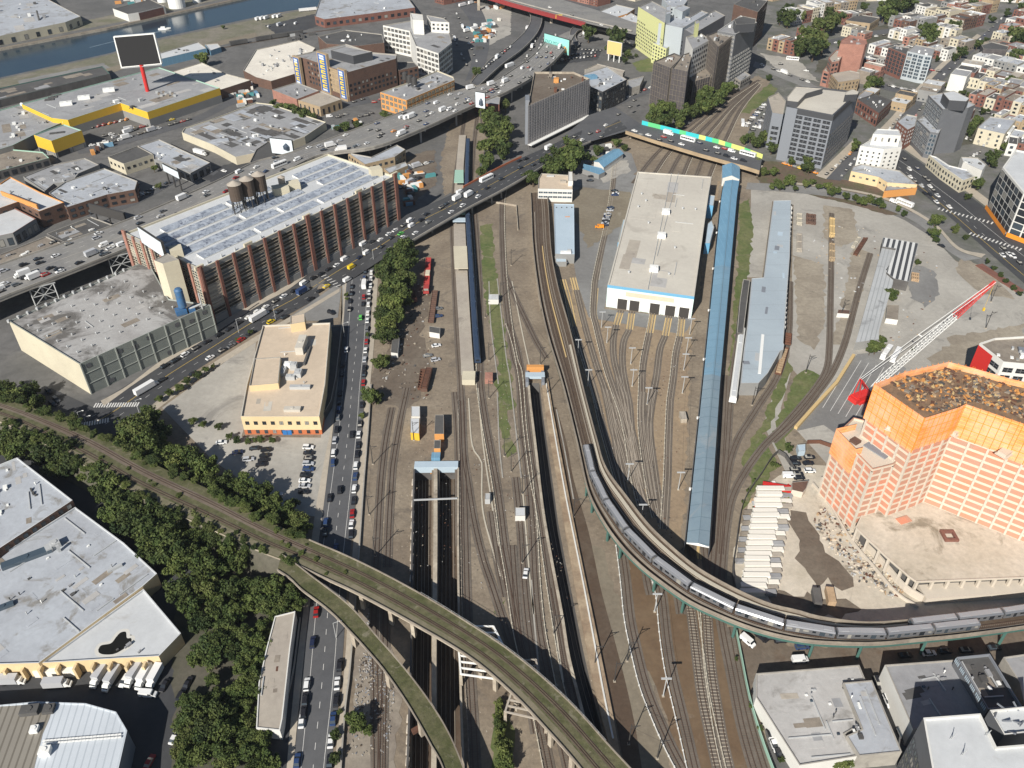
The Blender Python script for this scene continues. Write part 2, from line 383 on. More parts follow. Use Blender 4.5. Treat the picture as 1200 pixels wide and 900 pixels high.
mb.face([Vector((q.x,q.y,-2.2))for q in inset(rv,-1)]);tag(mb.build('river_water',M['water']),kind='structure')
mb=MB()
for i in range(len(rv)):
 a,b=rv[i],rv[(i+1)%len(rv)];mb.face([(b.x,b.y,-3),(a.x,a.y,-3),(a.x,a.y,0),(b.x,b.y,0)])
qw=mb.build('quay_wall',M['old_concrete'])
tag(qw,'weathered concrete quay wall lining the dark river channel','quay wall')
sheet('industrial_ground',px("-300,170 -300,480 0,470 60,490 130,500 300,385 440,290 560,225 720,150 880,190 890,0 900,-60 560,-60 402,0 372,8 300,20 175,47 130,62 0,91 -160,124"),.02,M['city_ground'])
sheet('far_bank_ground',px("-300,60 -160,80 0,56 125,32 300,-7 330,-15 340,-60 -200,-60"),.02,M['city_ground'])
sheet('street_block_ground',px("880,190 890,0 900,-60 1500,-60 1500,420 1200,345 1120,305 1040,262 890,214"),.02,M['block_ground'])
sheet('river_bank',px("-160,127 0,93 130,64 176,49 302,22 402,2 440,-10 470,5 320,40 200,62 120,85 0,108 -160,148"),.05,M['bank'])
sheet('river_bank',px("-160,78 0,53 125,29 300,-10 330,-18 330,-30 120,20 0,45 -160,70"),.05,M['bank'])
sheet('vacant_lot_ground',px("-200,480 0,470 130,500 330,650 380,700 345,900 340,1000 -200,1000"),.025,M['dark_asphalt'])
sheet('garden_ground',px("205,700 262,640 330,655 350,700 330,830 300,900 290,1000 190,1000 205,850"),.05,M['yard_garden'])
sheet('parking_ground',px("190,478 290,405 300,400 296,470 283,512 376,513 380,470 402,400 401,330 408,326 397,450 388,520 382,560 372,606 340,600 300,575 250,540"),.06,M['lot_concrete'])
sheet('triangle_lot_ground',px("330,378 392,335 400,338 396,372 382,376 345,376"),.07,M['lot_asphalt'])
sheet('shop_apron',px("676,330 671,300 672,196 660,180 700,165 740,180 747,200 708,362 812,374 806,386 800,392 690,372"),.04,M['lot_asphalt'])
sheet('yard_floor',px("690,372 800,392 806,374 848,200 848,196 842,196 808,420 800,640 775,660 740,640 715,560 690,470 676,400 668,330"),.03,M['yard_mud']if 'yard_mud' in M else M['yard_dirt'])
sheet('mud_flat',px("736,652 760,668 800,690 838,705 868,760 880,830 895,900 900,990 835,990 800,900 770,815 742,740"),.04,M['brown_mud'])
sheet('track_side_path',px("682,640 705,640 725,700 735,740 765,800 778,860 783,900 784,990 745,990 735,890 722,820 705,745"),.045,M['path_dirt'])
sheet('lot_ground',px("880,222 905,222 960,226 1010,236 1060,258 1095,280 1120,306 1200,345 1300,390 1300,470 1110,470 1010,590 930,500 978,425 960,445 935,440 925,420 928,330 930,240 905,236 893,325 872,325 880,240"),.04,M['lot_concrete'])
sheet('pale_path',px("925,418 960,445 935,440 928,432 915,478 917,500 924,530 945,548 920,552 905,520 895,498 900,480 915,440"),.06,M['lot_concrete'])
for nm,poly in(('grass_verge',"866,240 878,232 882,270 880,300 876,330 872,328 862,390 852,470 850,470 858,390 864,310"),('grass_verge',"897,490 913,440 922,420 930,430 916,470 902,500 890,520 880,545 873,545 878,520"),('grass_verge',"945,432 962,440 958,455 940,478 925,505 915,535 908,520 908,495 922,468 933,440"),('grass_verge',"885,520 895,508 905,530 912,545 900,560 888,570 872,600 868,600 880,560 872,545 872,530")):
 sheet(nm,px(poly),.08,M['turf'])
sheet('site_ground',px("930,550 915,558 890,575 868,610 860,650 862,690 880,712 930,728 1000,735 1100,728 1250,722 1300,700 1300,600 1100,560 1010,470 985,505 968,545 945,545"),.05,M['site_ground'])
sheet('excavation_ground',px("1085,420 1120,400 1200,392 1200,420 1140,440 1100,440"),.06,M['pale_dirt'])
sheet('car_park_ground',px("1005,415 1035,412 1062,432 1040,470 1000,505 985,512 965,498 935,505 930,503 975,450"),.06,M['lot_asphalt'])
sheet('embankment_soil',px("880,188 920,190 960,205 1010,215 1065,230 1070,250 1040,252 1000,240 940,226 890,216"),.06,M['redbrown_soil'])
sheet('street_ground',px("868,735 935,760 1050,752 1200,738 1300,730 1300,800 1200,785 1060,795 890,800 880,830 870,800"),.05,M['turned_soil'])
sheet('south_block_ground',px("868,735 885,800 905,900 915,990 1400,990 1400,780 1200,770 900,780"),.045,M['city_ground'])
sheet('track_embankment',px("-120,455 0,462 60,490 130,512 250,575 345,640 440,672 560,890 540,990 500,990 430,800 350,690 250,640 120,560 0,505 -120,480"),.055,M['redbrown_soil'])if False else None
for k,poly in enumerate(("563,265 577,262 580,300 582,325 590,375 601,455 605,480 594,480 586,440 575,385 566,325","580,442 590,440 598,500 603,530 592,535 584,480","575,718 590,705 585,725","577,830 588,820 602,860 600,910 580,910")):
 sheet('weed_strip',px(poly),.05+.002*k,M['turf'])
sheet('scrub_ground',px("437,420 452,418 478,385 500,400 505,440 490,470 470,480 445,470 436,450"),.05,M['turned_soil'])
sheet('turned_soil',px("455,395 480,330 505,335 500,370 490,400 487,450 470,470 452,440"),.045,M['turned_soil'])
sheet('scrap_ground',px("424,700 440,708 455,740 470,790 465,900 466,990 398,990 405,900 415,800"),.05,M['roof_dust'])
def strip_px(L,Rr,n,z=0.0,zf=None):
 A=smooth(W(L,z));B=smooth(W(Rr,z));return resample(A,n),resample(B,n)
def road(name,L,Rr,z,m,n=40,label=None,kind='structure'):
 SHN[0]+=1;z+=SHN[0]*.0006;A,B=strip_px(L,Rr,n);mb=MB()
 up=Vector((0,0,z));A=[a+up for a in A];B=[b+up for b in B]
 mb.between(A,B);o=mb.build(name,m);o['kind']=kind
 for f in o.data.polygons:pass
 return A,B
def fix_up(o):
 """faces of a sheet look up"""
 me=o.data
 for p in me.polygons:
  if p.normal.z<0:p.flip()
def lines(name,A,B,fr,z,wd,m,dash=None):
 """painted line at fraction fr between two road edges"""
 c=[a.lerp(b,fr)for a,b in zip(A,B)];c=resample(c,max(2,int(length(c)/(dash or 4))));mb=MB()
 l,r=side(c,-wd/2),side(c,wd/2);zz=Vector((0,0,z-c[0].z))
 for i in range(len(c)-1):
  if dash and i%3:continue
  dz=Vector((0,0,z));mb.face([l[i]+dz,r[i]+dz,r[i+1]+dz,l[i+1]+dz])
 o=mb.build(name,m);o['kind']='structure';return o
def kerbwalk(name,L,Rr,n=40,m='pavement',z=.14):
 A,B=strip_px(L,Rr,n);mb=MB();up=Vector((0,0,z))
 for i in range(n-1):
  a,b,c,d=A[i],B[i],B[i+1],A[i+1]
  mb.face([a+up,b+up,c+up,d+up]);mb.face([a,a+up,d+up,d]);mb.face([b,c,c+up,b+up])
 o=mb.build(name,M[m]);o['kind']='structure';return A,B
avL=px("338,990 344,900 354.5,792 366,675 382,562 391,500 396,450 401,400 407,325 411,312");avR=px("381,990 388,900 400,792 408,675 419.5,562 425,500 428,450 433,400 437,325 439,305")
AVL,AVR=road('avenue_road',avL,avR,.08,M['asphalt'])
lines('lane_marking',AVL,AVR,.52,.012,.16,M['marking'],2.2);lines('lane_marking',AVL,AVR,.2,.012,.14,M['marking']);lines('lane_marking',AVL,AVR,.8,.012,.14,M['marking'])
kerbwalk('avenue_pavement',px("388,990 392,900 403,792 410,690 420,562 425.5,500 428.5,450 433.5,400 437.5,325"),px("396,990 399,900 409,792 417,690 426,562 431,500 434,450 438.5,400 443,325"))
kerbwalk('avenue_pavement',px("330,990 336,900 346,792 355,720 368,610 380,540 388,500 393,450 399,395 405,325"),px("337,990 343.5,900 354,792 364,700 377,610 384.5,550 390.5,500 395.5,450 400.5,400 406.5,325"))
def rise(u):
 for(a,za),(b,zb)in zip(RISE,RISE[1:]):
  if u<=b:return za+(zb-za)*max(0,u-a)/(b-a)
 return RISE[-1][1]
RISE=[(0,.1),(400,.1),(445,2.0),(500,5.5),(545,7.5),(620,7.8),(660,6.5),(720,6.3),(735,6.8),(900,6.8)]
def rstrip(L,Rr,n):
 A=smooth([P(u,v,rise(u))for u,v in L]);B=smooth([P(u,v,rise(u))for u,v in Rr]);return resample(A,n),resample(B,n)
stU=px("60,502 110,478 160,446 230,404 300,360 340,338 375,311 425,284 470,255 525,230 560,211 600,190 650,168 692,148 720,135");stL=px("92,520 135,500 190,462 225,437 300,390 350,362 400,335 440,309 485,281 545,246 585,225 620,205 655,184 692,166 735,150")
SU,SL=rstrip(stU,stL,90)
mb=MB();mb.between(SL,SU);o=mb.build('street_road',M['dark_asphalt']);o['kind']='structure'
for fr in(.5,):lines('lane_marking',SU,SL,fr,.015,.25,M['marking_yellow'])
for fr in(.26,.74):lines('lane_marking',SU,SL,fr,.015,.14,M['marking'],2.4)
kerbwalk('loft_pavement',px("118,470 150,452 187,424 240,390 292,357 340,328 375,304 425,277 462,255"),px("122,476 155,452 192,427 232,403 300,360 340,338 375,311 425,284 466,258"))
kerbwalk('street_pavement',px("150,498 192,464 227,440 302,393 352,365 398,338"),px("158,500 200,468 230,446 305,398 354,369 398,342"))
i0=next(i for i,q in enumerate(SL)if q.z>2.6);i1=next(i for i,q in enumerate(SL)if q.y>P(690,166,6).y)
br=thing('road_bridge','grey concrete road bridge full of traffic crossing the rail yard on steel girders','bridge',SL[i0].copy())
mb=MB();a,b=SL[i0:i1],SU[i0:i1];dn=Vector((0,0,-1.3))
for i in range(len(a)-1):
 mb.face([a[i]+dn,a[i+1]+dn,a[i+1],a[i]]);mb.face([b[i]+dn,b[i],b[i+1],b[i+1]+dn]);mb.face([a[i]+dn,b[i]+dn,b[i+1]+dn,a[i+1]+dn])
mb.build('girder',M['grey_wall'],br)
mb=MB();mb.sweep(side(a,.35),[(-.2,-.2),(.2,-.2),(.2,1.0),(-.2,1.0)]);mb.build('parapet',M['concrete'],br)
ii=next(i for i,q in enumerate(SU)if q.y>P(537,222,7).y);i1b=next(i for i,q in enumerate(SU)if q.y>P(612,185,7).y);
mb=MB();mb.sweep(side(SU[ii:i1b],-.4),[(-.2,-.2),(.2,-.2),(.2,1.2),(-.2,1.2)]);mb.build('barrier',paint('barrier_orange',(.42,.13,.06),.8),br)
for u,v in((455,300),(480,287),(512,270),(566,246),(588,232),(598,226)):
 mb=MB();c=P(u,v,5);c=min(a,key=lambda q:(q.xy-c.xy).length);e=min(b,key=lambda q:(q.xy-c.xy).length)
 for f in(.15,.5,.85):
  q=c.lerp(e,f);mb.box((q.x,q.y,0),1,1,q.z-1.2)
 q=c.lerp(e,.5);mb.build('pier',M['concrete'],br)
bL=px("733,154 770,166 820,181 874,196 890,201");bU=px("752,146 800,158 840,168 872,178 893,186")
A,B=[P(u,v,6.8)for u,v in bL],[P(u,v,6.8)for u,v in bU];A,B=resample(A,20),resample(B,20)
b2=thing('road_bridge','short road bridge with a green and turquoise painted fence over the depot throat','bridge',A[10].copy())
mb=MB();mb.between(A,B);mb.build('deck',M['asphalt'],b2)
mb=MB();dn=Vector((0,0,-2.0));up=Vector((0,0,.7))
for i in range(19):mb.face([A[i]+dn,A[i+1]+dn,A[i+1]+up,A[i]+up]);mb.face([A[i]+dn,B[i]+dn,B[i+1]+dn,A[i+1]+dn])
mb.build('girder',M['tan_brick'],b2)
paint('mural_teal',(.05,.52,.55));paint('mural_green',(.12,.55,.22));paint('mural_yellow',(.62,.68,.2))
mb=MB()
for i in range(19):
 k=(0,1,1,0,0,0,1,0,0,2,0,1,2,1,2,2,1,2,2)[i];mb.face([B[i]+Vector((0,-.1,0)),B[i+1]+Vector((0,-.1,0)),B[i+1]+Vector((0,-.1,3.2)),B[i]+Vector((0,-.1,3.2))],k)
 mb.face([B[i]+Vector((0,.1,0)),B[i]+Vector((0,.1,3.2)),B[i+1]+Vector((0,.1,3.2)),B[i+1]+Vector((0,.1,0))],k)
 mb.face([B[i]+Vector((0,-.1,3.2)),B[i+1]+Vector((0,-.1,3.2)),B[i+1]+Vector((0,.1,3.2)),B[i]+Vector((0,.1,3.2))],k)
mb.build('painted_fence',[M['mural_teal'],M['mural_green'],M['mural_yellow']],b2)
for fr in(0,.27,.52,.77,1):
 q=A[int(fr*19)].lerp(B[int(fr*19)],.5);mb=MB();d=(B[10]-A[10]).normalized()
 mb.box((q.x,q.y,0),1.2,9,4.9,math.atan2(d.y,d.x)+math.pi/2);mb.build('pier',M['old_concrete'],b2)
sheet('junction_road',[P(u,v,6.4)for u,v in px("692,166 660,160 690,135 720,125 752,146 733,154")],6.45,M['asphalt'])
road('hill_road',px("874,222 930,226 980,232 1030,243 1075,262 1108,292 1130,306"),px("876,214 930,217 985,223 1040,236 1090,262 1120,292 1150,303"),.12,M['lot_asphalt'])
road('boulevard_road',px("1038,196 1075,222 1110,252 1150,288 1200,332 1260,385"),px("1058,176 1100,205 1130,225 1165,252 1200,277 1260,320"),.1,M['dark_asphalt'])
A,B=strip_px(px("1038,196 1075,222 1110,252 1150,288 1200,332"),px("1058,176 1100,205 1130,225 1165,252 1200,277"),30)
lines('lane_marking',A,B,.3,.13,.2,M['marking'],3);lines('lane_marking',A,B,.55,.13,.2,M['marking']);lines('lane_marking',A,B,.15,.13,.25,M['marking_yellow'])
road('side_street_road',px("968,210 985,192 1005,172"),px("985,212 1003,190 1015,176"),.1,M['asphalt'])
road('long_street_road',px("1030,170 1050,145 1075,112 1110,75 1150,42 1185,12 1215,-10"),px("1048,172 1064,148 1086,116 1119,80 1160,44 1196,14 1226,-10"),.1,M['asphalt'])
road('cross_street_road',px("1030,96 1060,104 1090,106 1140,118 1200,134 1260,150"),px("1032,104 1062,111 1090,113 1140,126 1200,144 1260,160"),.1,M['asphalt'])
kerbwalk('street_pavement',px("956,206 975,188 1000,164"),px("968,210 985,192 1006,171"))
kerbwalk('street_pavement',px("1018,164 1044,138 1070,108 1104,73 1145,40"),px("1030,170 1050,145 1074.5,112 1109.5,75 1150,42"))
kerbwalk('hill_pavement',px("930,216 985,222 1040,235 1090,261 1120,291 1150,302"),px("932,214 985,220 1042,233 1092,259 1124,290 1155,298"))
kerbwalk('boulevard_pavement',px("1060,175 1102,204 1132,224 1166,250 1200,274"),px("1066,170 1108,199 1138,219 1172,244 1206,266"))
def zebra(a,b,n,z=.1,wd=.6,dn=3.2,lift=.03):
 a,b=P(*a,z),P(*b,z);d=(b-a).normalized();nrm=Vector((-d.y,d.x,0));mb=MB()
 for i in range(n):
  c=a.lerp(b,(i+.5)/n);mb.face([c-nrm*dn/2-d*wd/2+Vector((0,0,lift)),c-nrm*dn/2+d*wd/2+Vector((0,0,lift)),c+nrm*dn/2+d*wd/2+Vector((0,0,lift)),c+nrm*dn/2-d*wd/2+Vector((0,0,lift))])
 o=mb.build('crossing_marking',M['marking']);o['kind']='structure'
zebra((110,475),(163,474),18);zebra((85,500),(128,492),14);zebra((409,322),(437,309),11,.15);zebra((378,322),(398,336),6)
zebra((1098,244),(1165,262),14,.1,.8,4);zebra((1135,273),(1198,293),14,.1,.8,4)
sheet('junction_road',px("30,472 60,455 110,478 118,470 158,446 195,462 150,500 128,515 60,500"),.085,M['dark_asphalt'])
sheet('alley_road',px("20,455 60,470 96,500 80,510 30,480"),.05,M['dark_asphalt'])
def winmesh(name,frame,pane,bars=(1,1),fw=.08):
 """a unit window (x width, z height, facing -y) with frame bars and a pane set back"""
 mb=MB();nx,nz=bars
 mb.face([(-.5,-.02,0),(.5,-.02,0),(.5,-.02,1),(-.5,-.02,1)],1)
 def b(x0,x1,z0,z1):
  y0,y1=-.10,.0
  for q in([(x0,y0,z0),(x1,y0,z0),(x1,y0,z1),(x0,y0,z1)],[(x0,y1,z1),(x0,y0,z1),(x1,y0,z1),(x1,y1,z1)][::-1],[(x0,y1,z0),(x0,y0,z0),(x0,y0,z1),(x0,y1,z1)][::-1],[(x1,y0,z0),(x1,y1,z0),(x1,y1,z1),(x1,y0,z1)]):mb.face(q,0)
 for i in range(nx+1):x=-.5+i/nx;b(max(-.5,x-fw/2),min(.5,x+fw/2),0,1)
 for i in range(nz+1):z=i/nz;b(-.5,.5,max(0,z-fw/2),min(1,z+fw/2))
 me=bpy.data.meshes.new(name);me.from_pydata([tuple(v)for v in mb.v],[],mb.f)
 me.materials.append(M[frame]);me.materials.append(M[pane]);me.polygons.foreach_set('material_index',mb.m);me.update();return me
WIN={'white':winmesh('window','white_paint','glass',(1,2),.1),'dark':winmesh('window','dark_cladding','glass',(2,2),.06),'loft':winmesh('window','old_concrete','bay_glass',(1,2),.075),'grid':winmesh('window','grey_cladding','dark_glass',(2,2),.08),'sky':winmesh('window','galv','glass_sky',(2,1),.06),'plain':winmesh('window','void','glass',(1,1),.05),'green':winmesh('window','dark_cladding','glass_green',(2,1),.07),'ribbon':winmesh('window','concrete','glass',(4,2),.04),'balcony':winmesh('window','white_wall','void',(1,3),.1),'cream':winmesh('window','cream_wall','glass',(3,3),.05),'louvre':winmesh('window','grey_cladding','dark_cladding',(1,4),.1)}
class Bld:pass
def building(name,label,cat,roof,h,wall,rf,par=.7,pw=.35,base=0.0,cop=None,group=None,bands=None,world=False):
 p=roof if world else W(roof,h)
 p=ccw([Vector((q.x,q.y,0))for q in p]);n=len(p);c=sum(p,Vector())/n
 e=thing(name,label,cat,(c.x,c.y,base),group);B=Bld();B.e=e;B.p=p;B.h=h;B.base=base;B.roof=h-par
 segs=bands or[(base,h,wall)]
 for k,(z0,z1,mm)in enumerate(segs):
  mb=MB()
  for i in range(n):
   a,b=p[i],p[(i+1)%n];mb.face([(a.x,a.y,z0),(b.x,b.y,z0),(b.x,b.y,z1),(a.x,a.y,z1)])
  mb.build('wall' if k==0 else 'wall_band',M[mm],e)
 q=inset(p,pw);mb=MB()
 if par>0:
  for i in range(n):
   a,b,d,f=p[i],p[(i+1)%n],q[(i+1)%n],q[i]
   mb.face([(a.x,a.y,h),(b.x,b.y,h),(d.x,d.y,h),(f.x,f.y,h)]);mb.face([(f.x,f.y,h),(d.x,d.y,h),(d.x,d.y,h-par),(f.x,f.y,h-par)])
  mb.build('parapet',M[cop or 'concrete'],e)
 mb=MB()
 for tr in tessellate_polygon([q]):mb.face(ccw([Vector((q[i].x,q[i].y,h-par))for i in tr]))
 B.rf=mb.build('roof',M[rf],e);return B
def facing(a,b):
 """how well a wall edge (ccw) faces the camera"""
 d=(b-a);nrm=Vector((d.y,-d.x,0)).normalized();m=(a+b)/2;return nrm.dot(-Vector((m.x,m.y,0)).normalized())
def windows(B,edges=None,rows=3,sp=3.0,z0=1.2,z1=None,wf=.55,hf=.55,kind='white',name='window',cap=110,pad=.6,minlen=3,cols=None):
 """windows as separate parts along the walls that can be seen"""
 n=len(B.p);z1=z1 or B.h-1.0;cnt=getattr(B,'nw',0);
 for i in range(n):
  a,b=B.p[i],B.p[(i+1)%n];d=b-a;L=d.length
  if edges is not None and i not in edges:continue
  if edges is None and(facing(a,b)<.12):continue
  if L<minlen or rows<1:continue
  k=cols or max(1,int((L-pad)/sp));step=(L-2*pad*.5)/k;ang=math.atan2(d.y,d.x);d.normalize();fh=(z1-z0)/rows
  for r_ in range(rows):
   for c in range(k):
    if cnt>=cap:break
    m=a+d*(pad*.5+step*(c+.5));o=bpy.data.objects.new(name,WIN[kind]);COL.objects.link(o);o.parent=B.e
    nrm=Vector((d.y,-d.x,0));m=m+nrm*.04
    o.location=(m.x-B.e.location.x,m.y-B.e.location.y,z0+fh*r_+fh*(1-hf)/2-B.base);o.rotation_euler=(0,0,ang);o.scale=(step*wf,1,fh*hf);cnt+=1
 B.nw=cnt
def rbox(B,u,v,l,w_,h,rot=0,m='galv',name='rooftop_unit',z=None):
 q=P(u,v,B.roof if z is None else z);mb=MB();mb.box(q,l,w_,h,rot,0)
 if l>2 and w_>1.5:mb.lathe(q+Vector((0,0,h)),[(min(l,w_)*.3,0),(min(l,w_)*.3,.25),(0,.25)],8,0)
 return mb.build(name,M[m],B.rf)
def rot_of(B,i):d=B.p[(i+1)%len(B.p)]-B.p[i];return math.atan2(d.y,d.x)
def clutter(B,n,seed,big=1.0,lo=.14,hi=.86,mats=('galv','roof_grey','white_paint','roof_dark')):
 """roof plant, vents and hatches at scattered spots on a roof"""
 rg=random.Random(seed);c=sum(B.p,Vector())/len(B.p);L=max(range(len(B.p)),key=lambda i:(B.p[(i+1)%len(B.p)]-B.p[i]).length);rot=rot_of(B,L)
 for k in range(n):
  i=rg.randrange(len(B.p));a,b=B.p[i],B.p[(i+1)%len(B.p)];q=c.lerp(a.lerp(b,rg.random()),rg.uniform(.1,.8));q.z=B.roof;mb=MB();ty=rg.random()
  if ty<.4:
   l=rg.uniform(1,2.6)*big;mb.box(q,l,l*rg.uniform(.5,.9),rg.uniform(.7,1.5)*big,rot);mb.box(q+Vector((l*.8*math.cos(rot),l*.8*math.sin(rot),0)),.6,.5,.6,rot);mb.build('rooftop_unit',M[rg.choice(mats)],B.rf)
  elif ty<.7:mb.lathe(q,[(.22*big,0),(.22*big,.9),(.42*big,.95),(.3*big,1.3),(0,1.35)],8);mb.build('roof_vent',M[rg.choice(mats)],B.rf)
  else:mb.box(q,1.3*big,1.0*big,.4,rot);mb.face([q+Vector((x*big*.5*math.cos(rot)-y*big*.4*math.sin(rot),x*big*.5*math.sin(rot)+y*big*.4*math.cos(rot),.42))for x,y in((-1,-1),(1,-1),(1,1),(-1,1))]);mb.build('roof_hatch',M[rg.choice(('roof_dark','glass_sky','white_paint'))],B.rf)
def inside(q,p):
 c=False
 for i in range(len(p)):
  a,b=p[i-1],p[i]
  if(a.y>q.y)!=(b.y>q.y)and q.x<(b.x-a.x)*(q.y-a.y)/(b.y-a.y)+a.x:c=not c
 return c
def patchwork(B,n,seed,mats=('roof_grey','roof_silver','roof_dust','roof_dark','roof_pale'),lo=3,hi=13,pipes=4):
 """membrane repairs, upstands and pipe runs on a large roof"""
 rg=random.Random(seed);L=max(range(len(B.p)),key=lambda i:(B.p[(i+1)%len(B.p)]-B.p[i]).length);rot=rot_of(B,L);X=Vector((math.cos(rot),math.sin(rot),0));Y=Vector((-X.y,X.x,0));ip=inset(B.p,.8)
 xs=[q.x for q in ip];ys=[q.y for q in ip];k=t_=0
 while k<n+pipes and t_<900:
  t_+=1;c=Vector((rg.uniform(min(xs),max(xs)),rg.uniform(min(ys),max(ys)),0));l,w_=rg.uniform(lo,hi),rg.uniform(lo*.5,hi*.5)
  if k>=n:w_=.3;l=rg.uniform(5,16);
  if k>=n and rg.random()<.5:l,w_=w_,l
  if not all(inside(c+X*l*a/2+Y*w_*b/2,ip)for a in(-1,1)for b in(-1,1)):continue
  c.z=B.roof+.01;mb=MB();mb.box(c,l,w_,.02+.004*k if k<n else.35,rot+(R(rg.uniform(-3,3))if k<n else 0));mb.build('roof_patch' if k<n else 'roof_pipe',M[rg.choice(mats)if k<n else 'galv'],B.rf);k+=1
  # ================================================================== the north-west: river bank, depots, lofts
B=building('storage_warehouse','wide grey-roofed warehouse with a yellow band round the walls, carrying the big black screen','warehouse',t(0,0,"100,487 745,315 1030,412 690,525 565,483 318,562 243,553"),12,'grey_wall','roof_grey',cop='copper_green',bands=[(0,6.2,'grey_wall'),(6.2,12,'yellow_wall')])
patchwork(B,16,1,('roof_grey','roof_pale','roof_dust'),5,20,7)
for u,v in((128,107),(99,116),(78,123)):rbox(B,u,v,9,4.5,2.6,R(20),'white_paint')
for u,v in((62,114),(58,117),(66,111)):rbox(B,u,v,7,5,.5,R(20),'roof_dark','roof_vent')
for k in range(9):rbox(B,184+k*2.6,109+(k%3)*2,2,2,1.6,R(20),('galv','roof_dust')[k%2])
clutter(B,12,3,1.6)
storage=B
B=building('warehouse_wing','lower grey-roofed wing of the yellow warehouse with a long white duct','warehouse',t(0,0,"-220,590 0,515 100,487 243,553 318,562 160,630 60,680 -200,760"),9,'grey_wall','roof_grey',cop='copper_green')
patchwork(B,14,2,('roof_grey','roof_pale','roof_dust'),5,20,5)
mb=MB();mb.bar(P(25,122,9.5),P(75,143,9.5),1.3,n=6);mb.build('duct',M['white_paint'],B.rf);clutter(B,12,4,1.5)
B=building('yellow_block','boxy bright yellow loading block at the front of the storage warehouse','building',t(0,0,"158,632 298,582 382,610 240,660"),13,'yellow_wall','roof_grey',cop='copper_green',bands=[(0,4,'grey_wall'),(4,13,'yellow_wall')])
windows(B,None,1,9,.1,4,.8,.9,'plain','loading_door');rbox(B,67,156,10,3,.5,R(20),'roof_dark','skylight')
B=building('workshop','low dark workshop with a green edge left of the yellow block','building',t(0,0,"-100,745 60,700 200,712 230,740 0,800 -100,830"),6,'dark_concrete','roof_dust',cop='copper_green');clutter(B,8,5);windows(B,None,1,5,.5,5,.6,.7,'plain')
sc=thing('electronic_billboard','huge black advertising screen in a white frame on a leaning red pole','billboard',P(173,107,11.3))
foot=P(173,107,11.3);yb=foot.y;top=lambda u,v:H+ray(u,v).z*yb/ray(u,v).y
mb=MB();mb.bar(foot,(foot.x+.5,yb,top(166,76)),1.6,n=12);mb.build('pole',M['red_paint'],sc)
def xz(u,v,dy=0):k=(yb+dy)/ray(u,v).y;r_=ray(u,v)*k;return Vector((r_.x,yb+dy,H+r_.z))
cs=[xz(132.5,43),xz(180.5,39),xz(189.5,75),xz(141.7,79.5)]
mb=MB();bk=Vector((0,2.6,0));mb.face(cs[::-1]);mb.face([c+bk for c in cs])
for i in range(4):mb.face([cs[i],cs[(i+1)%4],cs[(i+1)%4]+bk,cs[i]+bk])
mb.build('frame',M['white_paint'],sc)
cc=sum(cs,Vector())/4;mb=MB();mb.face([c.lerp(cc,.06)+Vector((0,-.12,0))for c in cs][::-1]);mb.build('screen',M['screen_black'],sc)
mb=MB();mb.sweep([c+Vector((0,-1,-.4))for c in(cs[3],cs[2])],[(-.5,0),(.5,0),(.5,.3),(-.5,.3)]);mb.build('catwalk',M['galv'],sc)
B=building('waterfront_warehouse','big pale-roofed waterfront warehouse on the far side of the river','warehouse',t(0,0,"-160,60 0,-60 180,-60 232,0 378,76 305,104 85,150 -100,190"),9,'cream_wall','roof_silver');windows(B,None,1,10,.3,6,.3,.8,'plain','door');clutter(B,12,6,2)
patchwork(B,14,3,('roof_pale','roof_silver','roof_grey'),6,26,6)
mb=MB();mb.bar(P(46,24,8.3),P(43,13,14),1.0,n=8);mb.build('chimney',M['roof_dark'],B.e)
B=building('riverside_depot','dark-roofed riverside depot with one white wall and one red wall','building',t(0,0,"528,40 705,-3 772,28 648,58 598,66"),8,'white_wall','roof_dark');mb=MB();a,b=W(t(0,0,"650,60 765,32"),8);a.y-=.15;b.y-=.15;mb.face([(a.x,a.y,.3),(b.x,b.y,.3),(b.x,b.y,7.6),(a.x,a.y,7.6)]);mb.build('wall_panel',M['red_brick'],B.e)
for k,(u,v,r_)in enumerate(((208,8.5,9.5),(231,2.5,5),(191,2,6))):
 q=P(u,v);tk=thing('storage_tank',('largest white cylindrical tank beside the river','smallest white cylindrical tank at the far bend of the quay','white cylindrical tank behind the red-walled riverside depot')[k],'tank',q,'white riverside tanks')
 mb=MB();mb.lathe(q,[(r_,0),(r_,14)],24);mb.build('shell',M['white_paint'],tk);mb=MB();mb.lathe(q,[(r_+.1,14),(r_*.5,15.2),(0,15.6)],24);mb.build('roof',M['roof_white'],tk)
B=building('dock_shed','long low blue-walled shed with a white roof on the near river bank','building',t(0,0,"742,250 928,196 968,226 752,277"),7,'blue_metal','roof_white');clutter(B,4,9)
B=building('dock_shed','small white-roofed lean-to at the end of the blue shed by the river','building',t(0,0,"960,208 1020,203 1035,220 985,237"),5,'blue_metal','roof_white')
B=building('freight_canopy','very long dark flat-roofed freight canopy between the river bank and the yellow warehouse','building',t(0,0,"-200,470 0,412 480,310 515,345 0,468 -200,525"),6,'dark_concrete','roof_dark',cop='green_steel')
patchwork(B,14,9,('roof_dust','dark_concrete','roof_grey'),5,18,0)
B=building('supply_warehouse','cream-roofed warehouse shaded by the big screen beside the yellow warehouse','warehouse',t(0,0,"805,335 945,292 1060,345 1175,375 1035,420"),8,'brown_brick','roof_cream');clutter(B,5,2)
B=building('supply_warehouse','wide warehouse with a cream roof covered in vents left of the bannered factory','warehouse',t(1,0,"0,232 200,188 278,224 185,345 70,380 0,362 -60,330"),8,'brown_brick','roof_cream');clutter(B,26,8,1.5,mats=('galv','roof_grey'))
B=building('printing_works','low building with a large grey roof and red brick walls beside the river bend','building',t(1,0,"275,75 300,0 480,-60 700,-25 745,35 560,60 320,90"),9,'red_brick','roof_silver');clutter(B,6,11,1.6);windows(B,None,1,7,1,7,.5,.5,'plain')
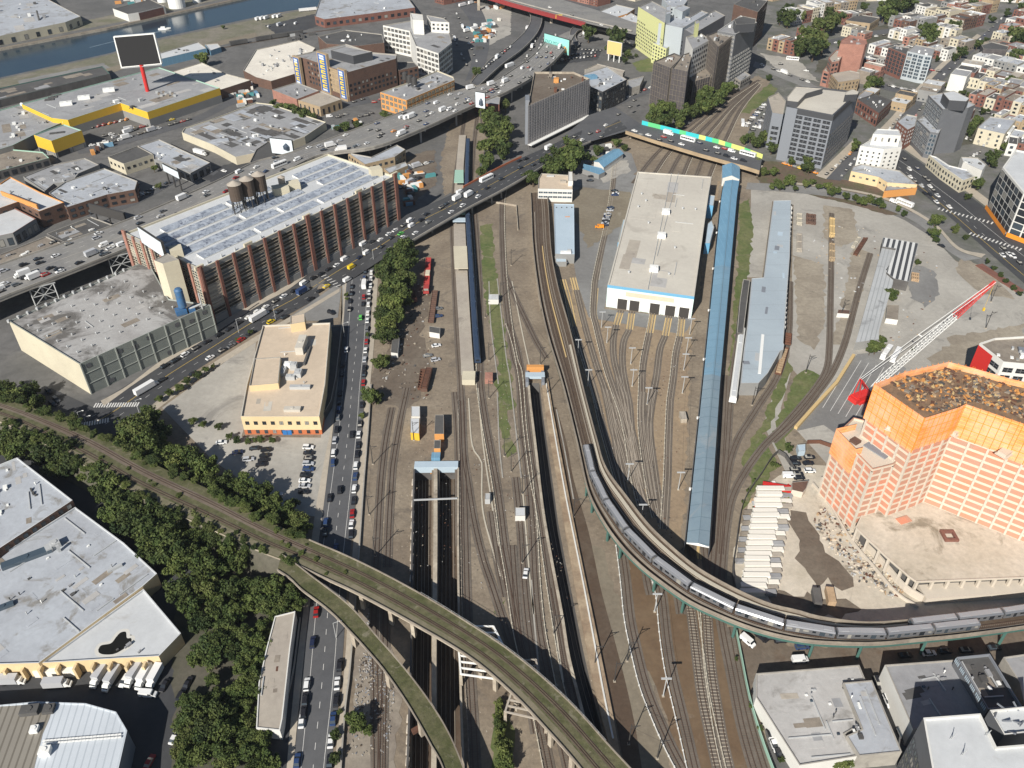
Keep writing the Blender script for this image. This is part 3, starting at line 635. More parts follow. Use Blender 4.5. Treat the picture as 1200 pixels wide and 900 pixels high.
patchwork(B,12,4,('roof_pale','roof_grey','roof_silver'),6,20,5)
B=building('workshop','small dark-roofed workshop with a cream side wall in the street below the yellow warehouse','building',t(0,0,"505,735 645,683 718,722 580,768"),8,'cream_wall','roof_dark');windows(B,None,1,4,2.5,6,.45,.5,'plain')
B=building('workshop','L-shaped grey-roofed workshop joined to the dark-roofed one below the yellow warehouse','building',t(0,0,"645,683 745,652 985,762 892,812 720,745 718,722"),7,'grey_wall','roof_silver');clutter(B,8,12);windows(B,None,1,6,.3,5.5,.6,.8,'plain','loading_door')
patchwork(B,7,6,pipes=3)
B=building('garage_building','sprawling dark grey flat-roofed garages with a long cream parapet wall','building',px("216,150 250,139 300,120 318,122 382,143 357,160 325,172 300,179 276,184 250,170 213,155"),6,'cream_wall','roof_grey',cop='cream_wall');clutter(B,34,13,1.4)
patchwork(B,60,5,('roof_dark','roof_dark','roof_silver','roof_dust','roof_grey','dark_concrete'),5,22,14)
mb=MB();mb.box(P(258,165,5.3),12,6,.5,R(20));mb.build('roof_hatch',M['roof_silver'],B.e)
B=building('brick_workshop','grey-roofed brick workshop with a sunken roof well beside the expressway','building',px("76,213 122,197 161,212 158,222 125,228 78,243 57,226"),9,'brown_brick','roof_silver');clutter(B,12,14,1.2);windows(B,None,2,5,.6,8,.55,.5,'plain')
patchwork(B,12,7,('roof_dark','roof_grey','roof_silver','roof_pale'),3,11,4)
B=building('brick_workshop','L-shaped grey-roofed workshop with dark recesses below the loading block','building',px("27,207 62,193 99,185 116,193 92,203 85,212 63,215 52,224"),8,'grey_wall','roof_grey');clutter(B,10,15)
patchwork(B,9,8,('roof_dark','roof_silver','roof_pale'),3,10,3)
B=building('brick_building','white-roofed brick building with bright orange parapet walls by the expressway','building',px("-40,222 0,215 12,207 47,225 75,237 45,248 22,236 -40,258"),11,'brown_brick','roof_white',cop='orange_wall');windows(B,None,2,6,1,10,.4,.3,'plain');clutter(B,4,16)
mb=MB();a,b=W(px("3,229 45,245"),11);mb.sweep([a,b],[(-.4,0),(.4,0),(.4,3),(-.4,3)]);mb.build('parapet_wall',M['orange_wall'],B.e)
B=building('brick_building','lower white-roofed building in front of the orange-parapet one','building',px("-40,240 0,235 42,256 15,273 -40,285"),8,'grey_wall','roof_white',cop='red_brick');windows(B,None,1,4,.3,6,.6,.8,'plain')
B=building('flat_roof_garage','dark tarred flat-roofed garage with a pale parapet beside the expressway','building',t(0,1,"218,195 425,115 560,165 335,250"),6,'dark_concrete','roof_dark');clutter(B,8,17)
patchwork(B,8,13,('roof_dark','roof_grey','roof_dust'),4,12,3)
B=building('flat_roof_garage','dark flat-roofed shed at the picture edge above the expressway','building',t(0,1,"-100,320 0,292 215,207 300,245 135,300 -100,372"),6,'dark_concrete','roof_dust');clutter(B,6,18)
B=building('brick_building','low orange brick building with a black roof beside the expressway behind the water tanks','building',t(1,0,"0,700 60,660 210,735 70,800 0,795 -30,760"),8,'red_brick','roof_dark');windows(B,None,2,4,.5,7,.5,.4,'plain')
B=building('cold_store','windowless grey box warehouse with a blotchy flat roof and a cream end wall','warehouse',t(0,1,"42,605 600,357 690,320 790,500 985,528 372,806"),17,'green_grey_wall','roof_cold',cop='green_grey_light')
patchwork(B,8,14,('roof_pale','roof_grey','roof_dust'),3,9,2)
mb=MB();a,b=W(t(0,1,"42,605 372,806"),17);n_=Vector((-(b-a).y,(b-a).x,0)).normalized();n_=n_ if n_.x<0 else-n_
mb.face([Vector((a.x,a.y,0))+n_*.1,Vector((b.x,b.y,0))+n_*.1,Vector((b.x,b.y,17))+n_*.1,Vector((a.x,a.y,17))+n_*.1]);mb.build('end_wall',M['cream_wall'],B.e)
a,b=W(t(0,1,"372,806 985,528"),17);mb=MB();d=(b-a).normalized();nn=Vector((d.y,-d.x,0))
for k in range(9):
 q=a.lerp(b,(k+.02)/8.04)+nn*.2;mb.box((q.x,q.y,0),.5,.4,16.8,math.atan2(d.y,d.x))
for z in(5.5,11):mb.bar(Vector((a.x,a.y,z))+nn*.15,Vector((b.x,b.y,z))+nn*.15,.16)
mb.build('wall_ribs',M['green_grey_light'],B.e)
for k in range(9):
 q=a.lerp(b,(k+.45)/9)+nn*.12;o=bpy.data.objects.new('louvre',WIN['louvre']);COL.objects.link(o);o.parent=B.e;o.location=(q.x-B.e.location.x,q.y-B.e.location.y,(13.5,1.2,13.5,12)[k%4]);o.rotation_euler=(0,0,math.atan2(d.y,d.x));o.scale=(2.2,1,2)
for i in range(5):
 for j in range(7):
  u=60+i*30+j*22.5-12*0;
rows0=W(t(0,1,"95,625 380,780"),17);rows1=W(t(0,1,"620,385 900,535"),17)
for i in range(8):
 for j in range(6):
  a2=rows0[0].lerp(rows0[1],(j+.4)/6.2);b2_=rows1[0].lerp(rows1[1],(j+.4)/6.2);q=a2.lerp(b2_,(i+.3)/8.2);q.z=B.roof;mb=MB();mb.lathe(q,[(.25,0),(.25,.8),(.5,.85),(.35,1.2),(0,1.2)],8);mb.build('roof_vent',M['galv'],B.rf)
mb=MB()
for i in range(14):
 q=W(t(0,1,"42,605 600,357"),17);p_=q[0].lerp(q[1],i/13.5);mb.box((p_.x,p_.y-.4,16.4),1.0,1.0,1.5)
mb.build('parapet_posts',M['galv'],B.e)
cold=B
hT=hz((189.8,308.3),(198.5,350),16.3)
B=building('stair_tower','plain cream concrete tower rising between the cold store and the brick loft','tower',Q(130,180,3.4286,"172,428 228,400 272,425 208,442"),hT,'cream_wall','concrete',par=.3)
mat('vessel_blue',(.035,.13,.3),.6,(.06,.12,.2),.4,.5,.3,.8);q=P(216,366,16.4);e=thing('cooling_tower','bright blue cylindrical cooling vessel on the cold store roof','cooling tower',q);mb=MB();mb.lathe(q+Vector((0,0,3)),[(0,0),(2.0,.4),(2.0,9.5),(1.4,10.4),(0,10.7)],20);mb.build('vessel',M['vessel_blue'],e)
mb=MB();mb.box(q+Vector((-1,-1,0)),5,4,2.6,R(30));mb.box(q+Vector((3.5,1,0)),3,3,2,R(30));mb.build('pump_unit',M['vessel_blue'],e)
mb=MB();mb.bar(q+Vector((3,0,2)),q+Vector((8,3,3)),.5,n=6);mb.bar(q+Vector((8,3,0)),q+Vector((8,3,9)),.4,n=6);mb.build('pipe',M['galv'],e)
hL=32.0
quad=px("146,273 384,180 462.5,206 234,315.6")
B=building('loft_building','long six-storey brick loft with red pilasters, dark window bays and three rooftop water tanks','building',quad,hL,'grey_wall','roof_white',cop='cream_wall',par=1.0,pw=.7)
ftl,ftr,bkl,bkr=(P(*c,hL)for c in((234,315.6),(462.5,206),(146,273),(384,180)))
def loft_facade(a,b,bays,wide,rows,kind,pil,zlo,pw_):
 d=(b-a);L=d.length;d.normalize();nn=Vector((d.y,-d.x,0));ang=math.atan2(d.y,d.x)
 for k in range(bays+1):
  q=a+d*(L*k/bays)+nn*.5;mb=MB();wv=pw_*(1.6 if k in wide else 1)
  mb.box((q.x,q.y,0),wv,.9,hL+(1.6 if k in wide else.5),ang);mb.build('pilaster',M[pil],B.e)
 for k in range(bays):
  for r_ in range(rows):
   q=a+d*(L*(k+.5)/bays)+nn*.06;z=zlo+(hL-2-zlo)*r_/rows
   o=bpy.data.objects.new('window',WIN[kind]);COL.objects.link(o);o.parent=B.e;o.location=(q.x-B.e.location.x,q.y-B.e.location.y,z+.4);o.rotation_euler=(0,0,ang);o.scale=(L/bays-pw_-.15,2.2,(hL-2-zlo)/rows-.75)
 mb=MB();q0=a+nn*.25;q1=b+nn*.25
 mb.sweep([Vector((q0.x,q0.y,0)),Vector((q1.x,q1.y,0))],[(-.2,0),(.25,0),(.25,zlo-.3),(-.2,zlo-.3)]);mb.build('plinth',M['grey_wall'],B.e)
loft_facade(ftl,ftr,14,(0,7,14),6,'loft','red_brick',4.2,1.5)
loft_facade(bkl,ftl,8,(0,8),5,'cream','pink_brick',4,1.6)
for k in(0,3,7,11,14):
 q=ftl.lerp(ftr,k/14);mb=MB();mb.box((q.x-.3,q.y+.6,hL),5,1.2,1.7,math.atan2((ftr-ftl).y,(ftr-ftl).x));mb.build('gable_parapet',M['cream_wall'],B.e)
def LR(s,f,z=0):return ftl.lerp(ftr,s).lerp(bkl.lerp(bkr,s),f)+Vector((0,0,z-1.0))
for j,(f0,f1,s0,s1)in enumerate(((.13,.22,.06,.30),(.13,.22,.32,.62),(.13,.22,.64,.96),(.285,.38,.03,.47),(.285,.38,.49,.95),(.445,.535,.03,.34),(.445,.535,.36,.66),(.445,.535,.76,.97),(.60,.685,.05,.56),(.60,.685,.70,.97),(.75,.84,.10,.38),(.75,.84,.40,.60),(.75,.84,.74,.97))):
 mb=MB();c=[LR(s0,f0),LR(s1,f0),LR(s1,f1),LR(s0,f1)];u1=Vector((0,0,.5));u2=Vector((0,0,1.3))
 mb.face([c[0],c[1],c[1]+u1,c[0]+u1],1);mb.face([c[1],c[2],c[2]+u2,c[1]+u1],1);mb.face([c[2],c[3],c[3]+u2,c[2]+u2],1);mb.face([c[3],c[0],c[0]+u1,c[3]+u2],1);mb.face([c[0]+u1,c[1]+u1,c[2]+u2,c[3]+u2],0)
 mb.build('monitor_roof',[M['roof_mottled'],M['white_wall']],B.rf)
for s,f,l in((.60,.62,9),(.66,.60,7),(.02,.35,6),(.97,.2,7)):
 q=LR(s,f);mb=MB();mb.box(q,l,6,4.5,R(25));mb.build('bulkhead',M['cream_wall'],B.rf)
q=LR(.625,.66);mb=MB();mb.lathe(q,[(2,0),(2,8),(2.3,8),(0,9.3)],12);mb.build('vent_stack',M['roof_tan'],B.rf)
for k in range(16):q=LR(.05+.06*k,.05);mb=MB();mb.lathe(q,[(.5,0),(.5,1.5),(0,1.7)],8);mb.build('roof_vent',M['galv'],B.rf)
for k in range(3):
 q=LR(.385+.058*k,.60);e=thing('water_tank',('first','middle','last')[k]+' of the three dark wooden water tanks with tan conical caps on the loft roof, counting from the cold store','water tank',q,'rooftop water tanks')
 e['label']=('tan-capped wooden water tank on the loft roof, nearest the cold store','middle of the three tan-capped wooden water tanks on the loft roof','tan-capped wooden water tank on the loft roof, farthest from the cold store')[k]
 mb=MB();mb.lathe(q+Vector((0,0,7.5)),[(0,0),(3.6,0),(3.6,9)],18);mb.build('barrel',M['tank_wood'],e);mb=MB();mb.lathe(q+Vector((0,0,16.5)),[(3.9,0),(1.2,1.5),(0,2.0)],18);mb.build('conical_cap',M['timber_deck' if k==9 else 'roof_tan'],e)
 mb=MB()
 for i in range(6):
  a=i*math.pi/3;mb.bar(q+Vector((3.6*math.cos(a),3.6*math.sin(a),0)),q+Vector((3.2*math.cos(a),3.2*math.sin(a),7.5)),.3);a2=a+math.pi/3;mb.bar(q+Vector((3.6*math.cos(a),3.6*math.sin(a),.5)),q+Vector((3.2*math.cos(a2),3.2*math.sin(a2),7)),.12)
 mb.build('stand',M['steel_dark'],e)
POSTER=[None]
def hoarding(name,label,a,b,zlo,zhi,face,post=True,depth=1.2,backm='steel_dark',parts=None,polew=.5):
 """a free-standing advertising board between two ground points"""
 a=Vector(a);b=Vector(b);e=thing('billboard',label,'billboard',((a.x+b.x)/2,(a.y+b.y)/2,0));d=(b-a).normalized();nn=Vector((d.y,-d.x,0))
 if nn.dot(-a)<0:nn=-nn
 A0,A1,B0,B1=Vector((a.x,a.y,zlo)),Vector((a.x,a.y,zhi)),Vector((b.x,b.y,zlo)),Vector((b.x,b.y,zhi));mb=MB();k=-nn*depth
 mb.face([A0,B0,B1,A1]);mb.face([A0+k,A1+k,B1+k,B0+k]);mb.face([A0,A1,A1+k,A0+k]);mb.face([B0,B0+k,B1+k,B1]);mb.face([A1,B1,B1+k,A1+k]);mb.face([A0,A0+k,B0+k,B0]);mb.build('frame',M[backm],e)
 c=(A0+A1+B0+B1)/4;mb=MB();mb.face([p.lerp(c,.03)+nn*.08 for p in(A0,B0,B1,A1)]);POSTER[0]=mb.build('poster',M[face],e)
 if post:
  mb=MB()
  for f in((.5,)if post==1 else(.12,.5,.88)):q=a.lerp(b,f)-nn*depth*.5;mb.bar((q.x,q.y,0),(q.x,q.y,zlo+.5),polew,n=8)
  mb.build('post',M[backm],e)
 return e,A0,B0,A1,B1,nn
paint('poster_white',(.62,.68,.72));paint('poster_teal',(.30,.66,.60));paint('poster_tan',(.74,.5,.2));paint('poster_ink',(.05,.07,.1));paint('poster_orange',(.75,.28,.03));paint('poster_blue',(.04,.12,.36));paint('poster_dark_teal',(.02,.2,.22));paint('poster_yellow',(.75,.56,.08))
a,b=P(166,284,hL),P(194,303,hL);hoarding('','white roof billboard at the near end of the brick loft',a,b,hL,hL+9,'poster_white',3)
a,b=P(193,205,6),P(212,215,6);hoarding('','small white billboard above a low roof beside the expressway, over the three water tanks',a,b,9,14,'poster_white',3)
e,A0,B0,A1,B1,nn=hoarding('','wide white roof billboard with a dark figure above the low orange brick building',P(319,181,8),P(345,184,8),9,20,'poster_white',3)
mb=MB();c=A0.lerp(B0,.72);mb.lathe(c+nn*.4+Vector((0,0,3.5)),[(0,0),(2.2,1),(2.4,3),(0,5.2)],10);mb.build('poster_picture',M['poster_ink'],POSTER[0])
a,b=P(107,251,6),P(148,262,6);hoarding('','dark-backed billboard on the tarred garage roof beside the expressway',a,b,7,13,'steel_dark',3)
B=building('factory_building','brown brick factory with three tall blue banners on its corner piers','building',t(1,0,"175,262 290,235 420,205 545,245 660,255 655,275 425,340 235,275"),24,'brown_brick','roof_grey',par=1);factory=B
patchwork(B,9,16,('roof_dark','roof_grey','roof_dust'),4,10,4)
fx=[i for i in range(len(B.p))]
windows(B,None,5,4.2,3,23,.5,.5,'plain',cap=100)
mb=MB();g0,g1=P(359,68.75,24),P(406,85,24);d=(g1-g0).normalized();nn=Vector((d.y,-d.x,0));nn=(nn if nn.y<0 else-nn)*.03;mb.face([Vector((q.x,q.y,z))+nn for q,z in((g0,4),(g1,4),(g1,23.4),(g0,23.4))]);mb.build('wall_panel',M['tan_brick'],B.e)  # tan brick panel; its paler tone also paints in grazing sun on this face
for(u,v,wd,dz1,lm)in((190,270,8,24,'poster_yellow'),(318,304,11,33,'poster_yellow'),(403,334,8,25,'poster_white')):
 c=P(300+u/4,v/4,24);g0,g1=P(359,68.75,24),P(406,85,24);d=(g1-g0).normalized();nn=Vector((d.y,-d.x,0));nn=nn if nn.y<0 else-nn;an=math.atan2(d.y,d.x)
 mb=MB();mb.box((c.x,c.y,0),wd*1.25,2.4,dz1+1,an);mb.build('corner_pier',M['tan_brick'],B.e)
 q=c+nn*1.35;V=lambda s,z,o=0:Vector((q.x+d.x*s*wd/2+nn.x*o,q.y+d.y*s*wd/2+nn.y*o,z));mb=MB();mb.face([V(-1,2),V(1,2),V(1,dz1),V(-1,dz1)]);mb.face([V(-1,2,-.1),V(-1,dz1,-.1),V(1,dz1,-.1),V(1,2,-.1)]);bn=mb.build('banner',M['poster_blue'],B.e);mb=MB();n_=int((dz1-8)/4)
 for k in range(n_):
  z=5+k*4;mb.face([V(-.6,z,.12),V(.6,z,.12),V(.55,z+1,.12),V(-.6,z+1,.12)]);mb.face([V(-.6,z+1.9,.12),V(.5,z+1.9,.12),V(.6,z+2.9,.12),V(-.55,z+2.9,.12)]);mb.face([V(-.6,z+1,.12),V(-.2,z+1,.12),V(-.2,z+1.9,.12),V(-.6,z+1.9,.12)])
 mb.build('banner_lettering',M['poster_yellow'],bn);mb=MB();[mb.face([V(-.6,z,.12),V(.6,z,.12),V(.5,z+1.6,.12),V(-.7,z+1.6,.12)])for z in(dz1-4.4,dz1-2.4,2.6)];mb.build('banner_emblem',M['poster_white'],bn)
B2=building('penthouse','black-clad penthouse storey on the bannered factory','penthouse',t(1,0,"350,235 420,215 545,242 455,262"),30,'dark_cladding','roof_grey',base=23.1,par=.5)
B2=building('factory_building','black-roofed brick annex behind the bannered factory','building',t(1,0,"290,170 420,140 590,160 600,200 480,215 330,205"),14,'brown_brick','roof_dark');clutter(B2,12,19,1.6)
B2=building('factory_building','narrow dark brick wing at the far end of the bannered factory','building',t(1,0,"655,290 740,290 760,310 668,330 "),14,'brown_brick','roof_dark');windows(B2,None,3,4,1,13,.5,.5,'plain')
B=building('white_factory','white concrete factory with rows of square windows and a taller stair block','building',t(1,0,"595,118 730,95 905,150 918,200 855,250 750,215 720,145"),24,'white_wall','roof_grey',par=1);windows(B,None,5,4.6,1.6,23.4,.78,.6,'ribbon',cap=100)
patchwork(B,6,15)
B2=building('stair_block','tall white stair block on the far white factory','tower',t(1,0,"722,60 782,68 785,95 735,92"),36,'white_wall','white_wall',base=23.1,par=.4)
B2=building('white_factory','stepped white upper wing of the far white factory with a dark service core','building',t(1,0,"800,70 880,85 905,105 820,100"),33,'white_wall','roof_grey',base=23.1);windows(B2,None,2,4,25,32,.5,.5,'plain')
B=building('brick_workshop','low brick building with two grey roofs left of the bannered factory','building',t(1,0,"75,420 190,385 295,425 190,465"),9,'pink_brick','roof_grey');clutter(B,8,20)
B=building('brick_workshop','tan-roofed low brick building in front of the blue banners','building',t(1,0,"195,468 300,425 400,465 300,500"),8,'tan_brick','roof_tan');windows(B,None,1,5,.5,6,.3,.8,'plain','door')
B=building('arcade_warehouse','three-storey orange and cream warehouse beside the expressway with rooftop tanks','building',t(1,0,"582,432 760,370 850,330 925,360 930,375 705,470"),14,'orange_wall','roof_grey',cop='cream_wall',par=1);windows(B,None,3,5,.8,13.5,.72,.66,'cream',cap=80);clutter(B,12,21,1.3)
patchwork(B,8,17)
for k,(u,v)in enumerate(((177,92),(185,96),(178,103))):
 q=P(300+u*0+(700+k*22)/4,100+(-3,1,3)[k],13);e=thing('water_tank',('slim dark','stout black','small round')[k]+' water tank on the orange and cream warehouse','water tank',q);mb=MB();mb.lathe(q+Vector((0,0,3)),[(0,0),(2.4,0),(2.4,5),(0,6.5)],12);mb.build('barrel',M['steel_dark'],e);mb=MB()
 for i in range(4):a=i*math.pi/2+.7;mb.bar(q+Vector((2*math.cos(a),2*math.sin(a),0)),q+Vector((2*math.cos(a),2*math.sin(a),3)),.25)
 mb.build('stand',M['steel_dark'],e)
B=building('brick_workshop','grey-roofed tan brick shed below the expressway at the far end of the loft','building',t(1,0,"430,715 540,735 660,678 700,700 650,735 510,770"),10,'tan_brick','roof_silver');windows(B,None,2,4,.8,9,.5,.45,'plain')
B=building('brick_workshop','lean-to with a small grey roof beside the tan brick shed near the loft','building',t(1,0,"600,790 700,758 712,775 625,812"),5,'tan_brick','roof_silver')
B=building('brick_shed','small brick shed under the billboard beside the expressway over the railway cutting','building',t(1,0,"1020,448 1110,448 1145,455 1140,490 1075,485"),12,'red_brick','roof_grey',par=.3)
e,A0,B0,A1,B1,nn=hoarding('','square billboard with a grey landscape picture on a tall post beside the expressway',P(558,148),P(569,150),15,27,'poster_white',1)
mb=MB();mb.lathe(A0.lerp(B0,.6)+nn*.3+Vector((0,0,2)),[(0,0),(2,1),(1.5,4),(0,6)],9);mb.build('poster_picture',M['poster_ink'],POSTER[0])
B=building('office_building','flat-roofed peach office block with an orange base strip and rooftop plant court','building',px("308,381 387,378 381,450 374,488 282,488 289,450"),10,'peach_wall','peach_roof',cop='roof_beige',par=.8,bands=[(0,2.6,'redorange'),(2.6,10,'peach_wall')])
patchwork(B,7,19,('peach_roof','roof_tan','roof_beige'),2,8,3)
i_front=max(range(len(B.p)),key=lambda i:facing(B.p[i],B.p[(i+1)%len(B.p)])*(B.p[(i+1)%len(B.p)]-B.p[i]).length)
windows(B,[i_front],1,3.4,4.2,8.6,.45,.42,'dark');windows(B,[i_front],1,3.4,.2,3,.4,.7,'dark')
a,b=B.p[i_front],B.p[(i_front+1)%len(B.p)]
for f in(.52,.58):q=a.lerp(b,f);mb=MB();mb.box((q.x,q.y-.12,0),1.8,.2,2.4);mb.build('door',M['blue_paint'],B.e)
mb=MB()
for pts in("311,414 325,414 325,417 327,452 345,452 345,458 302,458 296,455 300,420",):
 q=W(px(pts),9.2);
B3=building('rooftop_storey','raised peach storey on the office roof','penthouse',px("298,420 329,418 326,449 292,452"),12.5,'peach_wall','peach_roof',base=9.2,par=.5)
B3=building('rooftop_storey','square peach stair hut on the back edge of the office roof','penthouse',px("340,370 357,367 357,377 340,380"),14,'peach_wall','peach_roof',base=9.2,par=.3)
for k,(u,v,l,w_,h_,m_)in enumerate(((354,408,3.6,11,4,'roof_beige'),(345,432,3,3,3,'galv'),(350,440,3,4,2.5,'galv'),(338,430,3.2,2.6,2.4,'white_paint'),(341,444,4,2.4,2,'galv'),(332,436,2.4,6,1.5,'galv'),(302,438,3,3,2,'galv'),(306,434,3.4,3,1.8,'galv'),(360,418,1,14,1,'roof_dark'),(352,455,9,2,1.4,'galv'),(343,481,7,2.4,1.4,'roof_beige'))):rbox(B,u,v,l,w_,h_,0,m_)
clutter(B,8,23,.8)
B=building('low_shed','long narrow shed in the shade between the peach office and the avenue','building',px("388,381 401,380 394,440 388,470 376,490 381,450"),4,'dark_concrete','slate_blue' if 0 else 'roof_dark')
B=building('distribution_shed','upper block of the patched white-roofed works beside the tree belt','warehouse',px("-60,565 0,544 20,536 85,586 0,642 -60,690"),10,'brown_brick','roof_silver',cop='roof_white');clutter(B,14,24,.8)
patchwork(B,9,10,('roof_pale','roof_silver','roof_dust'),1.5,6,5)
i_f=max(range(len(B.p)),key=lambda i:facing(B.p[i],B.p[(i+1)%len(B.p)]));windows(B,None,1,3.2,6.8,9.6,.5,.7,'plain')
B=building('distribution_shed','large lower patched white roof of the works beside the tree belt','warehouse',px("-60,690 0,650 88,594 145,636 184,672 167,687 45,777 -60,780"),7,'peach_wall','roof_silver',cop='roof_white');works=B
patchwork(B,24,11,('roof_pale','roof_silver','roof_silver','roof_dust'),1.5,7,9)
for u,v,l,w_,h_ in((66,640,3,3,2.2),(70,646,1,1,3),(58,645,2,3,2),(135,667,5,1,1),(12,597,6,3,2)):rbox(B,u,v,l,w_,h_,R(40),'galv')
rbox(B,32,655,16,3,1.4,R(32),'glass_sky','skylight');rbox(B,5,712,6,2,1,R(32),'glass_sky','skylight');clutter(B,16,25,.7)
B=building('distribution_shed','sunken triangular white roof with a black puddle at the end of the works','warehouse',px("168,690 212,742 186,769 145,771 48,777"),6,'peach_wall','roof_white',cop='roof_white');clutter(B,3,28,.6)
mb=MB();pd=W(t(0,3,"460,345 475,325 520,315 545,285 565,265 590,262 595,290 615,292 612,315 575,345 535,365 490,368 465,360"),B.roof+.01);pd=smooth(pd+[pd[0]],5)[:-1];mb.face(ccw(pd));mb.build('rain_puddle',mat('puddle',(.012,.011,.008),.25,fine=.05,spec=.4),B.rf)
mb=MB();pd2=inset(ccw(pd),-1.1);mb.face([Vector((q.x,q.y,B.roof+.005))for q in pd2]);mb.build('puddle_edge',mat('puddle_stain',(.56,.545,.5),.9,fine=.2),B.rf)
mb=MB();a,b=W(px("0,777 183,771"),6.5)
for k in range(9):
 q=a.lerp(b,(k+.3)/9);mb.box((q.x,q.y-1.2,0),.8,2.2,5.2)
mb.build('buttress',M['peach_wall'],works.e)
B=building('metal_warehouse','metal warehouse in the lower corner, half brown and half pale blue ribbed roof','warehouse',px("-60,830 0,826 43,822 100,824 136,834 149,856 139,900 130,985 -60,985"),9,'slate_blue','ribbed_white',cop='ribbed_white',par=.3)
mb=MB();q=W(px("-58,832 0,828 62,824 58,842 50,860 40,900 28,983 -58,983"),B.roof+.06);mb.face(ccw(q));mb.build('roof_panel',M['ribbed_brown'],B.e)
for u,v,l,w_,h_,m_ in((36,834,5,3,1.6,'roof_dark'),(58,832,3,3,1.2,'roof_dark'),(41,856,2.2,2.2,1.2,'white_paint'),(54,882,3,2.4,1.8,'white_paint')):rbox(B,u,v,l,w_,h_,R(8),m_)
mb=MB()
for k in range(22):
 for dv in(0,3.4):q=P(52+k*4.2,868-k*.35+dv,B.roof+.3);mb.box(q,.9,.5,.15,R(8))
mb.build('skylight_strips',M['white_paint'],B.rf)
B=building('timber_shed','long narrow weathered shed with a stained roof beside the avenue below the trees','building',px("322,722 346,716 340,760 331,842 328,856 300,853 303,800 312,760"),5,'white_wall','roof_tan',cop='white_wall',par=.3)
patchwork(B,8,18,('roof_dust','roof_tan','rust'),1,4,1)
B=building('garden_hut','tiny white-gabled hut among the trees','hut',px("247,814 258,804 264,812 254,822"),3,'white_wall','roof_dark',par=.1,pw=.1)
# ================================================================== depot buildings in the yard
B=building('train_workshop','long white train workshop with a beige roof, blue edge and five open track doors','workshop',px("747,201 834,207 830.5,226 813.7,347.5 712,333.7 738,235"),13.3,'mint_wall','roof_beige',cop='roof_beige',par=.5,pw=.8,bands=[(0,11.6,'mint_wall'),(11.6,13.3,'blue_trim')]);shop=B
patchwork(B,16,20,('roof_beige','roof_pale','roof_beige','roof_tan'),6,26,5)
fl,fr_=P(712,333.7,13.3),P(813.7,347.5,13.3);d=(fr_-fl);LL=d.length;d.normalize();nn=Vector((d.y,-d.x,0));nn=nn if nn.y<0 else-nn
for k,(u,v)in enumerate(((728,364),(742.5,365),(766,369),(784,372),(800,375))):
 g=P(u,v,0);s_=(Vector((g.x,g.y,0))-Vector((fl.x,fl.y,0))).dot(d);q=Vector((fl.x,fl.y,0))+d*s_+nn*.12;mb=MB();ang=math.atan2(d.y,d.x)
 mb.box((q.x,q.y,0),5.0,.25,6.2,ang);mb.build('track_door',M['door_gloom'],B.e)
 mb=MB()
 for sgn in(-1,1):w_=q+d*sgn*2.75;mb.box((w_.x,w_.y-.1,0),.5,.4,6.5,ang)
 mb.box((q.x,q.y-.1,6.2),6,.4,.45,ang);mb.build('door_frame',M['white_paint'],B.e)
mb=MB()
for f0,f1 in((.22,.78),):a,b=fl+d*LL*f0+nn*.1,fl+d*LL*f1+nn*.1;mb.face([(a.x,a.y,8),(b.x,b.y,8),(b.x,b.y,10.6),(a.x,a.y,10.6)])
mb.build('wall_panel',M['cream_wall'],B.e)
for u,v in((780,250),(775,278),(766,317)):
 rbox(B,u,v,4.6,4.2,2.4,R(-8),'white_paint')
for ua,va,ub,vb in((787,203,759,340),(795,203,770,300)):
 mb=MB();mb.bar(P(ua,va,13.1),P(ub,vb,13.1),.18,n=5);mb.build('roof_pipe',M['galv'],B.rf)
for u,v in((800,245),(791,291),(784,322),(757,236),(815,246),(752,228),(748,243),(760,262),(737,320)):q=P(u,v,12.8);mb=MB();mb.lathe(q,[(.5,0),(.5,.8),(.8,.85),(.6,1.3),(0,1.3)],8);mb.build('roof_vent',M['galv'],B.rf)
for poly,h_,nm in(("831,228 838,229 836,241 829,240",9,'small blue-walled annex at the far side of the workshop'),("829,262 834,258 837,266 832,285 826,285 ",7,'half-round pale annex against the side of the workshop'),("730,257 735,257 729,285 724,284",6,'narrow pale annex on the near flank of the workshop')):building('workshop_annex',nm,'annex',px(poly),h_,'blue_trim','pale_blue',par=.3)
B=building('train_shed','pale blue flat-roofed hall beside the elevated line in the yard','building',px("649,238.7 672.7,239.3 673.3,298 650.7,297.3"),6,'grey_wall','pale_blue',par=.3,cop='pale_blue')
for u in(652,658,664,670):rbox(B,u,243.5,.6,.6,.5,0,'roof_dark')
mb=MB();mb.box(P(665,254,5.75),3,.8,.05);mb.build('roof_marking',M['orange_paint'],B.rf);rbox(B,663,297,6,2,1.3,0,'white_paint');rbox(B,667,294,2,1,1,0,'galv')
B=building('shed','small blue-grey store at the foot of the pale blue hall','building',px("650,300 664,300 664,307 651,307"),3,'grey_wall','pale_blue',par=.2)
B=building('signal_building','white railway signal building with blue window bands beside the portal','building',px("634.5,203 667,205 667,209 671,209 671,222 630.5,221 631,209"),9,'white_wall','peach_roof',par=.7);windows(B,None,2,3,2,8,.9,.4,'sky')
for poly,h_ in(("666,201 671,201 671.5,212 666,212",12),):B2=building('stair_block','slim white stair tower on the signal building','tower',px(poly),h_,'white_wall','white_wall',par=.2)
rbox(B,660,214,4,2.5,1.5,0,'roof_tan');rbox(B,645,207,5,1,1,0,'galv')
